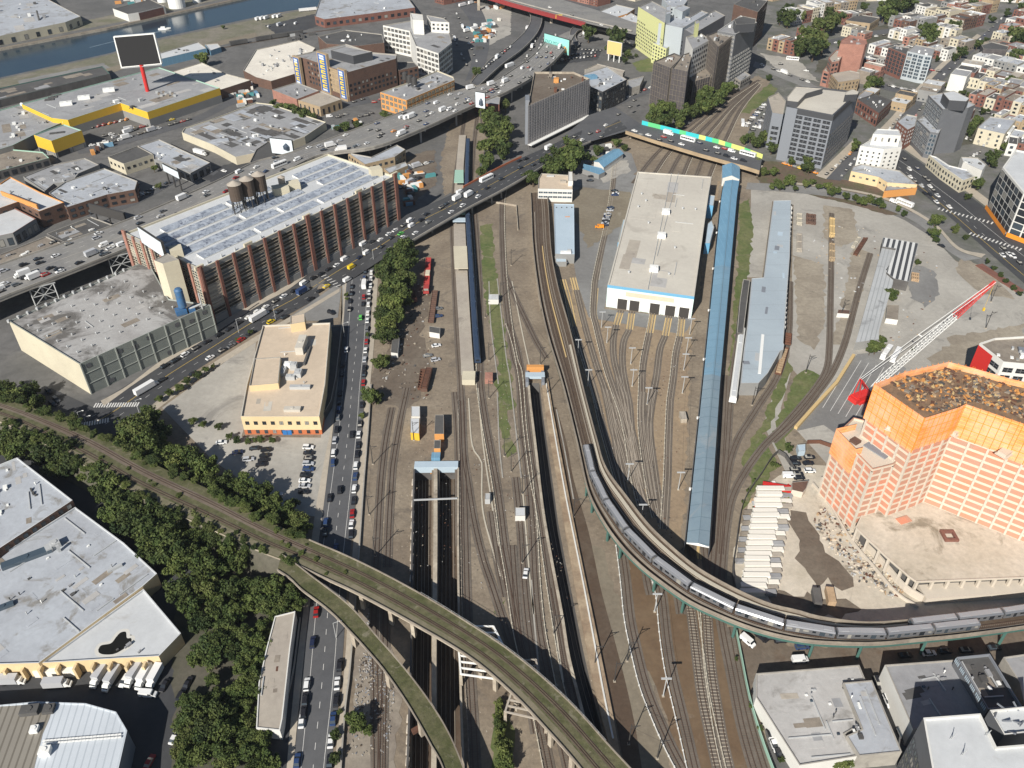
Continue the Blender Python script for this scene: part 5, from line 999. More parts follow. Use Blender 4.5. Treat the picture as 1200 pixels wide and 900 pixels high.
# ================================================================== orange-netted building under construction, crane, site
PZ=7.0
zt=hz((1083,490),(1035,607),PZ);znet=hz((1066,527),(1035,607),PZ)
tw=px("1025,450 1083.7,490.5 1124,478 1132,474 1200,497 1300,531 1350,480 1185,444 1140,431 1112,424 1060,436")
pts=ccw([Vector((q.x,q.y,0))for q in W(tw,zt)]);pin=inset(pts,.9)
cx=sum(pts,Vector())/len(pts)
ct=thing('construction_tower','salmon-boarded concrete tower under construction, its top floors wrapped in orange netting','building under construction',(cx.x,cx.y,PZ))
mb=MB();mb.prism(pin,PZ-6.9,zt-3.4,0,True);mb.build('wall',M['salmon_board'],ct)
mb=MB();mb.face([Vector((q.x,q.y,zt-2.0))for q in pin]);mb.build('roof_deck',M['timber_deck'],ct)
def seg(i):return pts[i],pts[(i+1)%len(pts)]
for i in range(len(pts)):
 a,b=seg(i);d=(b-a);L=d.length;d.normalize();nn=Vector((d.y,-d.x,0));mb=MB()
 z0=znet-(1.5 if L>20 else 0);A=[Vector((a.x,a.y,z0)),Vector((b.x,b.y,z0)),Vector((b.x,b.y,zt)),Vector((a.x,a.y,zt))];o=nn*.25
 mb.face(A);mb.face([q-o for q in A][::-1]);mb.face([A[3],A[2],A[2]-o,A[3]-o])
 for k in range(int(L/2.4)+1):
  q=a+d*min(L,k*2.4)+nn*.12;mb.bar((q.x,q.y,z0),(q.x,q.y,zt+.5),.09,1)
 for z in(z0+4.5,z0+9,z0+13):
  if z<zt:mb.bar(Vector((a.x,a.y,z))+nn*.12,Vector((b.x,b.y,z))+nn*.12,.1,1)
 mb.build('safety_net',[M['net_orange'],M['orange_paint']],ct)
 if facing(a,b)>-.2:
  n_=max(1,round(L/5.2));pa,pb=pin[i],pin[(i+1)%len(pts)]
  for k in range(n_+1):
   q=pa.lerp(pb,k/n_)+nn*.1;mb=MB();mb.box((q.x,q.y,.1),.75,.5,zt-4,math.atan2(d.y,d.x));mb.build('column',M['slab_concrete'],ct)
def debris(name,label,poly,z,n,seed,mats_,smin=.5,smax=2.2,hmax=.7):
 rg=random.Random(seed);q=W(poly,z);c=sum(q,Vector())/len(q);mb=MB()
 for k in range(n):
  i=rg.randrange(len(q));p=c.lerp(q[i].lerp(q[(i+1)%len(q)],rg.random()),math.sqrt(rg.random())*.95);p.z=z+.01
  mb.box(p,rg.uniform(smin,smax),rg.uniform(smin,smax)*.6,rg.uniform(.08,hmax),rg.uniform(0,3.1),rg.randrange(len(mats_)))
 return tag(mb.build(name,[M[x]for x in mats_]),label,None,None,'stuff')
debris('site_debris','scattered formwork and rubble on the tower roof',px("1035,450 1083,485 1125,472 1135,468 1200,490 1280,515 1280,480 1180,449 1112,430 1060,440"),zt-1.95,1000,40,('rust','plywood','roof_dark','bark','timber_deck','timber_yellow','brown_brick','orange_wall','orange_wall','roof_dust'),.3,1.9,.6)
for k,(u,v,s_)in enumerate(((1046,500,1),(1117,503,1),(1175,528,1))):
 q=P(u,v,znet+1);e=tag(MB().build('x',M['plywood']),None)if False else None
 mb=MB();mb.box(q+Vector((0,-1.5,0)),6,4,.3,R(-30 if k==0 else 35));mb.box(q+Vector((0,-1.5,.3)),5,3,1.2,R(-30 if k==0 else 35));tag(mb.build('loading_platform',M['slab_concrete']),('loading platform jutting from the orange netting nearest the crane','loading platform at the inner corner of the orange netting','loading platform by the picture edge below the orange netting')[k],'platform','site loading platforms')
zw=hz((1022,552),(1001,622),0);wg=ccw([Vector((q.x,q.y,0))for q in W(px("981,510 1022,552 1046,546 1062,530 1032,500 1000,492"),zw)]);cw_=sum(wg,Vector())/len(wg)
e=thing('construction_wing','lower salmon wing with a bare concrete roof and one orange net box','building under construction',(cw_.x,cw_.y,0));mb=MB();mb.prism(wg,.1,zw,0,False);mb.build('wall',M['salmon_board'],e);mb=MB();mb.face([Vector((q.x,q.y,zw+.02))for q in wg]);mb.build('roof_slab',M['slab_concrete'],e)
for i in range(len(wg)):
 a,b=wg[i],wg[(i+1)%len(wg)];d=b-a;L=d.length;d.normalize();nn=Vector((d.y,-d.x,0))
 mb=MB();mb.sweep([Vector((a.x,a.y,zw)),Vector((b.x,b.y,zw))],[(-.15,0),(.15,0),(.15,1.1),(-.15,1.1)]);mb.build('edge_board',M['salmon_board'],e)
 if facing(a,b)>-.1:
  n_=max(1,round(L/4.2))
  for k in range(n_+1):q=a.lerp(b,k/n_)+nn*.12;mb=MB();mb.box((q.x,q.y,0),.7,.5,zw-.2,math.atan2(d.y,d.x));mb.build('column',M['slab_concrete'],e)
a,b=P(980,509,zw),P(1003,533,zw);d=(b-a).normalized();nn=Vector((d.y,-d.x,0));nn=nn if nn.y<0 else-nn;mb=MB();A=[a+nn*.8,b+nn*.8]
mb.face([A[0]+Vector((0,0,-9)),A[1]+Vector((0,0,-9)),A[1]+Vector((0,0,3)),A[0]+Vector((0,0,3))]);mb.face([A[0]+Vector((0,0,-9)),A[0]+Vector((0,0,3)),A[0]-nn*9+Vector((0,0,3)),A[0]-nn*9+Vector((0,0,-9))]);mb.face([A[1]+Vector((0,0,-9)),A[1]-nn*3+Vector((0,0,-9)),A[1]-nn*3+Vector((0,0,3)),A[1]+Vector((0,0,3))]);mb.build('safety_net',M['net_orange'],e)
mb=MB();mb.box(P(1031,526,zw),7,9,.5,R(35));mb.build('dark_tarpaulin',M['slate_blue'],e);mb=MB();mb.box(P(1002,518,zw),3,3,1,R(35));mb.build('roof_hatch',M['brown_brick'],e)
pd=ccw([Vector((q.x,q.y,0))for q in W(px("1003,619 1040,654 1064,675 1074,682 1200,677 1340,671 1380,600 1200,590 1085,570 1035,585 1012,600"),PZ)]);cp=sum(pd,Vector())/len(pd)
e=thing('podium','broad pale concrete podium slab in front of the salmon tower, on open columns','podium',(cp.x,cp.y,0));mb=MB();mb.prism(pd,PZ-.6,PZ,0,True,True);mb.build('slab',M['site_ground'],e);mb=MB();mb.prism(inset(pd,2.2),0,PZ-.6,0,False);mb.build('shade_panel',M['dark_concrete'],e)  # dark backing paints in the shaded void behind the open columns
for i in range(len(pd)):
 a,b=pd[i],pd[(i+1)%len(pd)];L=(b-a).length
 if facing(a,b)<-.2:continue
 d=(b-a)/L;mb0=MB();mb0.sweep([Vector((a.x,a.y,PZ)),Vector((b.x,b.y,PZ))],[(-.2,0),(.2,0),(.2,.35),(-.2,.35)]);mb0.build('edge_kerb',M['slab_concrete'],e)
 for k in range(int(L/5.5)+1):q=a+d*min(L,k*5.5+.5)-Vector((d.y,-d.x,0))*.4;mb=MB();mb.box((q.x,q.y,0),.9,.9,PZ-.6,math.atan2(d.y,d.x));mb.build('column',M['slab_concrete'],e)
q=P(1112,629,PZ);mb=MB()
for x,y,l,w_ in((0,2,5,1),(0,-2,5,1),(2,0,1,3),(-2,0,1,3)):mb.box(q+Vector((x,y,0)),l,w_,1.0)
tag(mb.build('formwork_frame',M['red_brick']),'square red formwork frame lying alone on the pale podium slab','formwork');mb=MB();mb.box(P(1059,610,PZ),5,3,.5,R(20));tag(mb.build('material_stack',M['salmon_board']),'salmon-coloured board stack at the foot of the tower on the podium','boards')
rg=random.Random(5)
a,b=W(px("1078,700 1200,692"),0);mb=MB();mb.sweep([a,b+(b-a)],[(-3,0),(3,0),(3,3),(-3,3)]);tag(mb.build('site_plinth',M['slab_concrete']),'low pale concrete plinth along the street front of the podium','plinth')
L_=W(px("965,565 985,590 1010,630 1040,665 1062,690 1082,702"),0);c=curve(L_,2)
mb=MB();mb.sweep(side(c,1.5),[(-.3,0),(.3,0),(.3,3.2),(-.3,3.2)]);mb.sweep(side(c,5),[(-.3,0),(.3,0),(.3,1.2),(-.3,1.2)]);tag(mb.build('foundation_wall',M['slab_concrete']),'curving bare foundation wall between the site yard and the podium','foundation wall')
debris('site_debris','scattered timber and rebar by the foundation wall',px("950,610 970,640 1000,680 1040,700 1060,705 1060,690 1020,650 985,605 960,590"),.06,420,41,('rust','roof_dust','roof_dark','galv','salmon_board','slab_concrete','plywood','slab_concrete'),.25,1.5,.6)
debris('site_debris','odd materials lying in the corner of the site yard',px("880,590 905,560 930,570 925,590 900,595 875,605"),.06,70,42,('rust','plywood','red_paint','galv','turf','white_paint'),.5,2.6,1.0)
sheet('mud_patch',px("928,598 942,600 946,612 956,618 958,632 970,648 982,658 1000,676 1004,690 985,692 968,676 958,690 946,672 934,655 938,640 932,622 926,612"),.07,M['turned_soil']);sheet('mud_patch',px("893,692 915,690 930,700 948,694 960,705 990,704 1010,712 985,724 940,720 905,712"),.072,M['turned_soil'])
for k in range(21):
 v=576+k*6.35;u0=888-k*1.15+(2 if k>13 else 0);lw=31+rg.uniform(-2,2)
 for j,(uc,l_,mm_,z_)in enumerate(((u0+lw/2-2,lw,'stack_white',2.2+rg.uniform(-.4,.5)),(u0+lw+4,13,('roof_tan','roof_grey','stack_white')[k%3],1.5+rg.uniform(-.3,.4)),(u0-7,9,('roof_dust','roof_grey')[k%2],1.0))):
  if j==2 and not(3<k<14):continue
  if v>700:continue
  q=P(uc,v,0);ln=(P(uc+l_/2,v)-P(uc-l_/2,v)).length;mb=MB();th_=z_/3
  for i in range(3):mb.box(q+Vector((rg.uniform(-.3,.3),0,i*th_)),ln*rg.uniform(.95,1),1.9,th_*.82,R(rg.uniform(-1,1)),0,True)
  for f in(-.35,.35):mb.box(q+Vector((ln*f,0,0)),.2,1.9,z_*.95,0,0)
  tag(mb.build('plank_stack',M[mm_]),f"{('long white', 'short greyish', 'short dark')[j]} concrete plank stack, {NTH[k]} row down from the building site's small car park",'plank stack','stacks of precast planks on the site')
mb=MB();mb.box(P(913,572),13,1.6,1.6,R(-14));mb.box(P(917,577),12,1.6,1.4,R(-14));tag(mb.build('steel_stack',M['red_paint']),'stack of red steel sections above the white plank stacks','steel stack')
for k,(u,v)in enumerate(((956,703),(972,702))):mb=MB();q=P(u,v);mb.box(q,2.6,6.5,2.6,R(-8));tag(mb.build('site_skip',M[('dark_concrete','plywood')[k]]),('dark open skip beside the elevated line on the site','skip full of orange and brown waste beside the elevated line')[k],'skip')
building('site_cabin','brown-roofed site cabin below the black parked cars','cabin',px("928,565 948,563 945,572 941,577 928,574"),3,'slab_concrete','brown_brick',par=.1,pw=.15);building('site_cabin','pale blue site cabin on the corner of the fenced car park','cabin',px("934,521 944,520 944,528 936,529"),2.8,'pale_blue','pale_blue',par=.1,pw=.15)
B=building('cut_off_building','white building with a red flank and dark windows at the picture edge beside the crane','building',px("1148,402 1166,396 1230,392 1240,430 1176,424"),24,'white_wall','roof_dust',par=1,cop='white_wall');windows(B,None,5,5,2,22,.75,.6,'grid',cap=60);clutter(B,10,43,1.3,mats=('slate_blue','galv','white_paint'))
a,b=P(1148,402,24),P(1176,424,24);mb=MB();d=(b-a).normalized();nn=Vector((d.y,-d.x,0));nn=nn if nn.y<0 else-nn;mb.face([Vector((q.x,q.y,z))+nn*.2 for q,z in((a,2),(a.lerp(b,.6),2),(a.lerp(b,.6),23),(a,23))]);mb.build('red_flank',M['red_paint'],B.e)
cb=P(1009,468);cr=thing('crawler_crane','red crawler crane with a long white lattice boom ending in a red tip','crane',cb);tip=P(1166,330,42);foot=cb+Vector((4,3,3));d=(tip-foot);s_=d.cross(Vector((0,0,1))).normalized();un=s_.cross(d).normalized()
mb=MB()
for k in(-1,1):mb.box(cb+s_*k*2.4,8,1.3,1.4,math.atan2(d.y,d.x))
mb.build('crawler_track',M['crane_red'],cr);mb=MB();mb.box(cb+Vector((-1,-1,1.4)),9,4,2.6,math.atan2(d.y,d.x));mb.build('engine_house',M['crane_red'],cr);mb=MB();mb.box(cb+Vector((-5,-3.5,1.5)),2.5,4.6,2.2,math.atan2(d.y,d.x));mb.build('counterweight',M['crane_red'],cr)
mb=MB();mb.box(cb+Vector((3,-1.5,1.5)),2.2,1.6,2.3,math.atan2(d.y,d.x));mb.build('cab',M['glass_sky'],cr)
ga=cb+Vector((-4,-2,13));mb=MB()
for k in(-1,1):
 for f in(Vector((3,1.5,3.5)),Vector((-4,-2.5,3.5))):mb.bar(cb+f+s_*k*1.6,ga+s_*k*.4,.25)
mb.build('gantry',M['crane_red'],cr)
def lattice(a,b,wa,wb,n,r_,mm_,nm):
 mb=MB();dd=b-a;C=lambda t_,i:a+dd*t_+s_*((-1,1,1,-1)[i]*(wa+(wb-wa)*t_)/2)+un*((-1,-1,1,1)[i]*(wa+(wb-wa)*t_)/2)
 for i in range(4):
  mb.bar(C(0,i),C(1,i),r_)
  for k in range(n):mb.bar(C(k/n,i),C((k+1)/n,(i+1)%4),r_*.55);mb.bar(C((k+1)/n,i),C((k+1)/n,(i+1)%4),r_*.5)
 mb.build(nm,M[mm_],cr)
m1=foot.lerp(tip,.12);m2=foot.lerp(tip,.68);lattice(foot,m1,.8,2.3,3,.15,'white_paint','boom_foot');lattice(m1,m2,2.3,2.3,18,.15,'white_paint','boom');lattice(m2,tip,2.3,.9,10,.15,'crane_red','boom_tip')
mb=MB();mp=foot.lerp(tip,.42)+un*7
for k in(-1,1):mb.bar(ga+s_*k*.4,mp+s_*k,.12);mb.bar(mp+s_*k,tip+s_*k*.6,.14)
mb.bar(mp+s_,mp-s_,.3);mb.build('pendant_cable',M['white_paint'],cr);mb=MB();mb.bar(tip,tip-Vector((0,0,14)),.06);mb.box(tip-Vector((0,0,15.5)),.8,.8,1.5);mb.build('hook_block',M['yellow_paint'],cr)
mb=MB();c=W(px("932,503 955,477 980,450 1000,418"),0);mb.sweep(c,[(-.7,0),(.7,0),(.7,1.6),(-.7,1.6)]);tag(mb.build('site_barrier',M['timber_yellow']),'long yellow site barrier along the car park edge next to the curved tracks','barrier')
for k,(u,v,l,w_,h_,m_,lab)in enumerate(((936.5,258,3.2,16,1.6,'board_pale','pale timber stack at the head of the long grey shed'),(936.5,285,3,24,1.4,'roof_tan','long tan timber stack beside the grey shed'),(950,258,6,14,1.6,'brown_brick','rust-brown sleeper stack beside the pale timber at the lot entrance'),(974.5,268,3.2,26,2.2,'timber_yellow','upper half of the yellow wooden wagon row on the lot siding'),(974.5,297,3.2,22,2.2,'tan_brick','lower half of the tan wooden wagon row on the lot siding'),(1003,285,2,16,1.2,'board_pale','pale pipe stack in the middle of the gravel lot'),(1008,290,2.6,26,1.6,'rust','rusty beam stack in the middle of the gravel lot'),(1072,326,4,9,1.5,'plywood','small plywood stack beside the striped shed'))):
 q=P(u,v);mb=MB();dd=P(u,v-4)-P(u,v+4);rz=math.atan2(dd.y,dd.x)-math.pi/2+R(-14 if 5<=k<=6 else 0);ca_,sa_=math.cos(rz),math.sin(rz)
 n_=4
 for i in range(n_):mb.box(q+Vector((ca_,sa_,0))*((i-(n_-1)/2)*l/n_),l/n_*.8,w_*rg.uniform(.9,1),h_*rg.uniform(.75,1),rz)
 for f in(-.4,0,.4):mb.box(q+Vector((-sa_,ca_,0))*w_*f,l,.3,h_*1.05,rz)
 tag(mb.build('timber_stack',M[m_]),lab,'timber stack')
mb=MB();c=W(px("1147,311 1195,342"),0);mb.sweep(c,[(-2.4,0),(2.4,0),(2.4,.8),(-2.4,.8)]);tag(mb.build('rubble_bank',M['red_brick']),'low bank of red brick rubble along the hedge by the boulevard','rubble')
# ================================================================== lower right corner
B=building('flat_roof_workshop','tan and grey flat-roofed workshop with a graffiti side wall beside the tracks','workshop',px("886,789 1007,779 1014,796 989,799 1007,850 990,860 1005,886 937,897 886,817"),6,'white_wall','roof_pale',par=.4);clutter(B,12,50,.6)
patchwork(B,10,22,('roof_pale','roof_grey','roof_tan','roof_dust'),1.5,6,5)
B=building('flat_roof_workshop','pale grey raised annex of the tan flat-roofed workshop','workshop',px("988,800 1022,797 1057,881 1007,886 992,862 1010,854"),7.2,'concrete','roof_silver',par=.3);clutter(B,6,51,.6)
patchwork(B,5,24,('roof_pale','roof_silver'),1,4,2)
B=building('flat_roof_workshop','grey-roofed workshop with a white side wall, partly in shade','workshop',px("1037,779 1119,773 1152,836 1070,855"),9,'white_wall','roof_grey',par=.5,cop='concrete');clutter(B,5,52,.7)
patchwork(B,8,23,('roof_dark','roof_grey','roof_pale'),1.5,6,3)
B=building('dark_roof_block','taller black-roofed block with a strip of white mural lettering along its edge','building',px("1121,770 1160,766 1198,828 1158,831"),13,'grey_cladding','roof_dark',par=1,cop='slate_blue');clutter(B,6,53)
patchwork(B,5,25,('roof_dark','dark_concrete','roof_dust'),1.5,5,3)
mb=MB();a,b=P(1121,770,13),P(1158,831,13);d=(b-a).normalized();nn=Vector((-d.y,d.x,0));nn=nn if nn.x<0 else-nn
for k in range(30):
 c=a.lerp(b,(k+.15)/30)+nn*.12;c2=a.lerp(b,(k+.15+.6)/30)+nn*.12
 if k%5!=4:mb.face([Vector((c.x,c.y,11)),Vector((c2.x,c2.y,11)),Vector((c2.x,c2.y,12.7)),Vector((c.x,c.y,12.7))])
mb.build('mural_lettering',M['pale_blue'],B.e)
B=building('flat_roof_workshop','grey flat-roofed building cut off by the picture edge below the trains','workshop',px("1176,770 1260,758 1260,850 1206,850 1195,800"),8,'concrete','roof_grey',par=.5)
B=building('modern_block','tall white-roofed block with a dark green glazed front in the bottom corner','building',px("1082,841 1149,836 1168,875 1215,871 1240,960 1110,1000"),26,'grey_cladding','roof_white',par=.8,cop='white_wall',pw=.5);windows(B,None,7,3.2,.6,25,.75,.7,'green',cap=110)
for u,v in((1115,866),(1128,885),(1156,862)):q=P(u,v,B.roof);mb=MB();mb.bar(q,q+Vector((.4,0,2.6)),.09);mb.bar(q+Vector((-.5,0,0)),q+Vector((.2,0,1.6)),.06);mb.build('roof_mast',M['galv'],B.rf)
B=building('modern_block','sunken white roof terrace behind the white-roofed corner block','building',px("1160,832 1220,826 1222,856 1177,861"),22,'grey_cladding','roof_white',par=.9,cop='white_wall')
mb=MB();q=P(1187,845,B.roof);[mb.bar(q+Vector((x,y,0)),q+Vector((x+rg.uniform(-3,3),y+rg.uniform(-3,3),1.2)),.25)for x in(-3,0,3)for y in(-3,0,3)];mb.build('steel_pile',M['slate_blue'],B.e)
B=building('modern_block','dark upper edge of the corner block at the bottom of the picture','building',px("1140,893 1200,886 1260,880 1260,990 1160,1000"),25,'grey_cladding','roof_dark')if False else None
# ================================================================== expressway
def viaduct(name,label,L,Rr,z,n,deckm,thick=1.4,par=1.0,parm='concrete',sidem='concrete',piers=(),zf=None,cat='viaduct',pierm='concrete',pierh=None,parw=.35,pfrom=0):
 A=resample(smooth([P(u,v,zf(u)if zf else z)for u,v in L]),n);B_=resample(smooth([P(u,v,zf(u)if zf else z)for u,v in Rr]),n)
 e=thing(name,label,cat,(A[n//2].x,A[n//2].y,0));up=Vector((0,0,1))
 mb=MB();mb.between(A,B_);mb.build('deck',M[deckm],e)
 mb=MB();Ad,Bd=[q-up*thick for q in A],[q-up*thick for q in B_];mb.between(A,Ad);mb.between(Bd,B_);mb.between(Bd,Ad);mb.build('girder',M[sidem],e)
 for X,s_ in((A,1),(B_,-1)):
  X=X[pfrom:];mb=MB();mb.sweep(X,[(-parw/2,-.3),(parw/2,-.3),(parw/2,par),(-parw/2,par)]);mb.build('parapet',M[parm],e)
 for f in piers:
  i=int(f*(n-1));a,b=A[i],B_[i];d=(b-a);w_=d.length;ang=math.atan2(d.y,d.x);c=a.lerp(b,.5);mb=MB()
  mb.box((c.x,c.y,max(0,c.z-thick-1.2)),w_*.98,1.0,1.2,ang)
  for g in(.12,.5,.88)if w_>9 else(.2,.8):q=a.lerp(b,g);mb.box((q.x,q.y,0),1.1,1.1,max(.2,c.z-thick-1.1),ang)
  mb.build('pier',M[pierm],e)
 return e,A,B_
zx=12.0
ex,EXA,EXB=viaduct('expressway_viaduct','wide grey elevated expressway crossing behind the loft with scattered traffic',px("-90,345 0,311 70,287 140,262 200,237 260,210 300,190 345,178 435,145 475,130 525,110 575,97 600,83 625,65 640,48"),px("-90,390 0,350 75,321 150,291 200,268 260,240 320,210 375,182 440,172 500,149 552,125 600,105 640,80 662,58 674,40"),zx,90,'deck_concrete',1.8,.9,piers=(.03,.1,.17,.24,.31,.5,.56,.62,.68,.74,.8,.86),pierm='galv')
lines('expressway_marking',EXA,EXB,.5,.03,.5,M['concrete']);[lines('expressway_marking',EXA,EXB,f,.03,.16,M['marking'],3)for f in(.17,.33,.67,.83)]
for k,f in enumerate((.095,.24)):
 q=EXB[int(f*89)];e=tag(MB().build('x',M['galv']),None)if False else None
for k,(u,v)in enumerate(((42,352),(130,312))):
 q=P(u,v,0);b0=min(EXB,key=lambda a:(a.xy-P(u,v-12,8).xy).length);dd=Vector((.8,.55,0));mb=MB();c=Vector((b0.x,b0.y,0))
 for i in(-1,1):
  mb.bar(c+dd*i*6,c+dd*i*6+Vector((0,0,10.2)),.35);mb.bar(c+dd*i*6,c-dd*i*6+Vector((0,0,10)),.2);mb.bar(c+dd*i*6+Vector((0,0,5)),c+Vector((0,0,10)),.2)
 mb.bar(c-dd*6+Vector((0,0,5)),c+dd*6+Vector((0,0,5)),.25);mb.bar(c-dd*7+Vector((0,0,10.1)),c+dd*7+Vector((0,0,10.1)),.35)
 tag(mb.build('steel_trestle',M['galv']),('pale steel trestle under the expressway nearest the picture edge','pale steel trestle under the expressway behind the cold store')[k],'trestle')
def ramp_(label,L,Rr,z,n=30,deck='asphalt',zf=None,piers=()):return viaduct('approach_ramp',label,px(L),px(Rr),z,n,deck,1.0,.8,piers=piers,cat='ramp')
ramp_('narrow ramp dropping from the expressway to the tunnel approach',"552,97 575,70 600,52 617,35 622,20 612,5 590,-10","561,101 588,76 612,58 630,38 635,20 626,2 605,-14",4)
road('approach_road',px("598,110 612,88 628,62 634,40 640,20 655,0"),px("652,70 660,55 672,45 690,38 700,20 705,0"),.1,M['asphalt'])
road('approach_road',px("636,60 655,42 690,32 740,42 800,60"),px("640,72 662,52 690,44 735,56 790,72"),.14,M['deck_concrete'])
road('approach_road',px("500,-20 540,10 555,40 552,75 545,95"),px("530,-25 560,5 573,38 570,70 560,90"),.12,M['asphalt'])
ramp_('curved concrete loop ramp beside the red bridge',"675,55 668,42 672,32 690,28 720,36 745,48","679,52 674,43 678,36 692,33 718,40 742,53",3)
# ================================================================== mossy freight viaducts
me_,MA,MBd=viaduct('freight_viaduct','wide mossy concrete freight viaduct sweeping across the lower yard',px("-60,452 0,466 50,482 110,506 175,541 250,576 300,603 360,632 400,649 440,668 485,692 532,720 600,765 664,820 720,881 790,955"),px("-60,478 0,494 40,513 100,546 160,580 220,608 270,630 310,648 345,661 377,676 417,694.5 482,729.5 550,770 600,812 640,854 680,900 745,985"),8.0,110,'moss',1.1,.55,'roof_dust','old_concrete',(),cat='viaduct',parw=.3,pfrom=62)
for f in(.62,.665,.70,.735,.80,.825,.855,.885,.915):pass
for k,(u,v,tu,tv)in enumerate(((458,728,0,0),(482,754,0,0),(556,797,0,0),(579,815,0,0),(594,842,0,0),(636,877,0,0),(663,905,0,0),(418,718,0,0))):
 q=P(u,v);i=min(range(110),key=lambda i:(MBd[i].xy-q.xy).length);b=MBd[i];a=MA[i];d=(a-b);d.z=0;L=d.length;d.normalize();mb=MB();dn=math.atan2(d.y,d.x)
 for f in(.06,.5,.94):c=b+d*L*f;mb.box((c.x,c.y,0),1.0,1.4,6.9,dn)
 c=b+d*L*.5;mb.box((c.x,c.y,6.0),L,1.3,.9,dn);mb.build('pier',M['old_concrete'],me_)
for fr,wd in((.30,.16),(.36,.16),(.62,.16),(.68,.16)):
 c=[a.lerp(b,fr)for a,b in zip(MA,MBd)];mb=MB();mb.sweep(c,[(-wd/2,.02),(wd/2,.02),(wd/2,.2),(-wd/2,.2)]);mb.build('rail',M['rail_steel'],me_)
for f0,f1 in((.26,.40),(.58,.72)):
 mb=MB();mb.between([a.lerp(b,f0)+Vector((0,0,.015))for a,b in zip(MA,MBd)],[a.lerp(b,f1)+Vector((0,0,.015))for a,b in zip(MA,MBd)]);mb.build('trackbed',mat('moss_track%d'%int(f0*100),(.075,.065,.042),1,(.12,.105,.07),.25,.5,.45,2.5),me_)
mb=MB();mb.between([a.lerp(b,.76)+Vector((0,0,.02))for a,b in zip(MA,MBd)],[a.lerp(b,.97)+Vector((0,0,.02))for a,b in zip(MA,MBd)]);mb.build('gravel_strip',mat('moss_gravel',(.19,.165,.115),1,(.13,.12,.07),.2,.5,.4,2.5),me_)
n0=66;mb=MB();A0=[q for q in MA[:n0]];B0=[q for q in MBd[:n0]]
lo=[Vector((q.x,q.y,0))for q in side(A0,-5)];lo2=[Vector((q.x,q.y,0))for q in side(B0,5)];dz=Vector((0,0,-.8));mb.between(lo,[q+dz for q in A0]);mb.between([q+dz for q in B0],lo2);eb=mb.build('embankment',M['yard_garden']);eb['kind']='structure'
mb=MB();
for i in range(60,84):
 q=MA[i+17];mb.bar(q,q+Vector((0,0,1.3)),.05);mb.bar(q+Vector((0,0,1.25)),MA[i+18]+Vector((0,0,1.25)),.04)
mb.build('handrail',M['galv'],me_)
fe,FA,FB=viaduct('freight_viaduct','narrow mossy branch viaduct curving down beside the avenue',px("330,650 345,660 367,677 400,702 421,722 443,748 460,767 483,795 505,825 525,858 543,900 572,980"),px("325,668 340,678 354,691.5 385,715 411,741 432,764 450,785.5 471,815 490,846 506,875 520,902 545,985"),8.4,60,'moss',1.0,.5,'roof_dust','old_concrete',(),cat='viaduct',parw=.3)
for k,(u,v)in enumerate(((455,806),(420,758),(483,868))):
 q=P(u,v);i=min(range(60),key=lambda i:(FB[i].xy-q.xy).length);b=FB[i];a=FA[i];d=(a-b);L=d.length;mb=MB()
 for f in(.15,.85):c=b.lerp(a,f);mb.box((c.x,c.y,0),1.2,1.5,7.4,math.atan2(d.y,d.x))
 mb.build('pier',M['old_concrete'],fe)
for k,(ptsx,lab,mm_)in enumerate((("535,734 578,734 579,748 612,800 540,790",'white louvred steel trough girder over the cutting under the mossy viaduct','white_paint'),("612,774 628,773 630,800 640,845 592,834",'rust-tinted louvred trough girder under the mossy viaduct','roof_tan'))):
 q=W(px(ptsx),6.2);a0,a1=q[0],q[1];b0,b1=q[-1],q[-2];mb=MB();n_=9 if k==0 else 10
 for i in range(n_):
  A_,B_=a0.lerp(b0,i/(n_-1)),a1.lerp(q[3]if 1 else b1,i/(n_-1));mb.bar(A_,B_,.32,n=4)
 mb.bar(a0,b0,.4);mb.bar(a1,q[3],.4);e=thing('trough_girder',lab,'girder',(a0.x,a0.y,0));mb.build('slats',M[mm_],e);mb=MB()
 for c in(a0,a1,b0,q[3]):mb.box((c.x,c.y,0),.9,.9,6)
 mb.build('leg',M['old_concrete'],e)
 # ================================================================== elevated metro line
def zmetro(v):return 2.0+6.5*min(1,max(0,(v-228)/270))
ml="622,226 623,245 625,290 632,345 642,392 660,452 676,517 680,535 690,578 707,612 727,640 750,664 775,684 807,706 838,721 870,734 900,743.5 935,751 970,754.5 1025,755.5 1075,751 1130,745.5 1200,736 1290,722"
mr="641,225 643,248 646,295 654,338 668,388 682,450 699,515 710,550 735,585 760,617 787,643 815,666 845,684 875,699 905,711 935,718 960,725 1012,731.5 1060,729 1120,722 1200,712 1290,697"
A=[P(u,v,zmetro(v))for u,v in px(ml)];B_=[P(u,v,zmetro(v))for u,v in px(mr)];NM=160;A=resample(smooth(A),NM);B_=resample(smooth(B_),NM)
mv=thing('metro_viaduct','rust-brown elevated metro viaduct curving through the yard on green steel legs','viaduct',(A[80].x,A[80].y,0));up=Vector((0,0,1))
mb=MB();mb.between(A,B_);mb.build('deck',M['rail_brown'],mv);mb=MB();Ad,Bd=[q-up*min(1.6,q.z-.3)for q in A],[q-up*min(1.6,q.z-.3)for q in B_];mb.between(A,Ad);mb.between(Bd,B_);mb.between(Bd,Ad);mb.build('girder',M['green_steel'],mv)
for X in(A,B_):mb=MB();mb.sweep(X,[(-.3,-.2),(.3,-.2),(.3,.35),(-.3,.35)]);mb.build('walkway',M['roof_dust'],mv);mb=MB();mb.sweep(X,[(-.05,.35),(.05,.35),(.05,1.4),(-.05,1.4)]);mb.build('railing',M['roof_dust'],mv)
def lerpl(f):return[a.lerp(b,f)for a,b in zip(A,B_)]
NJ=62
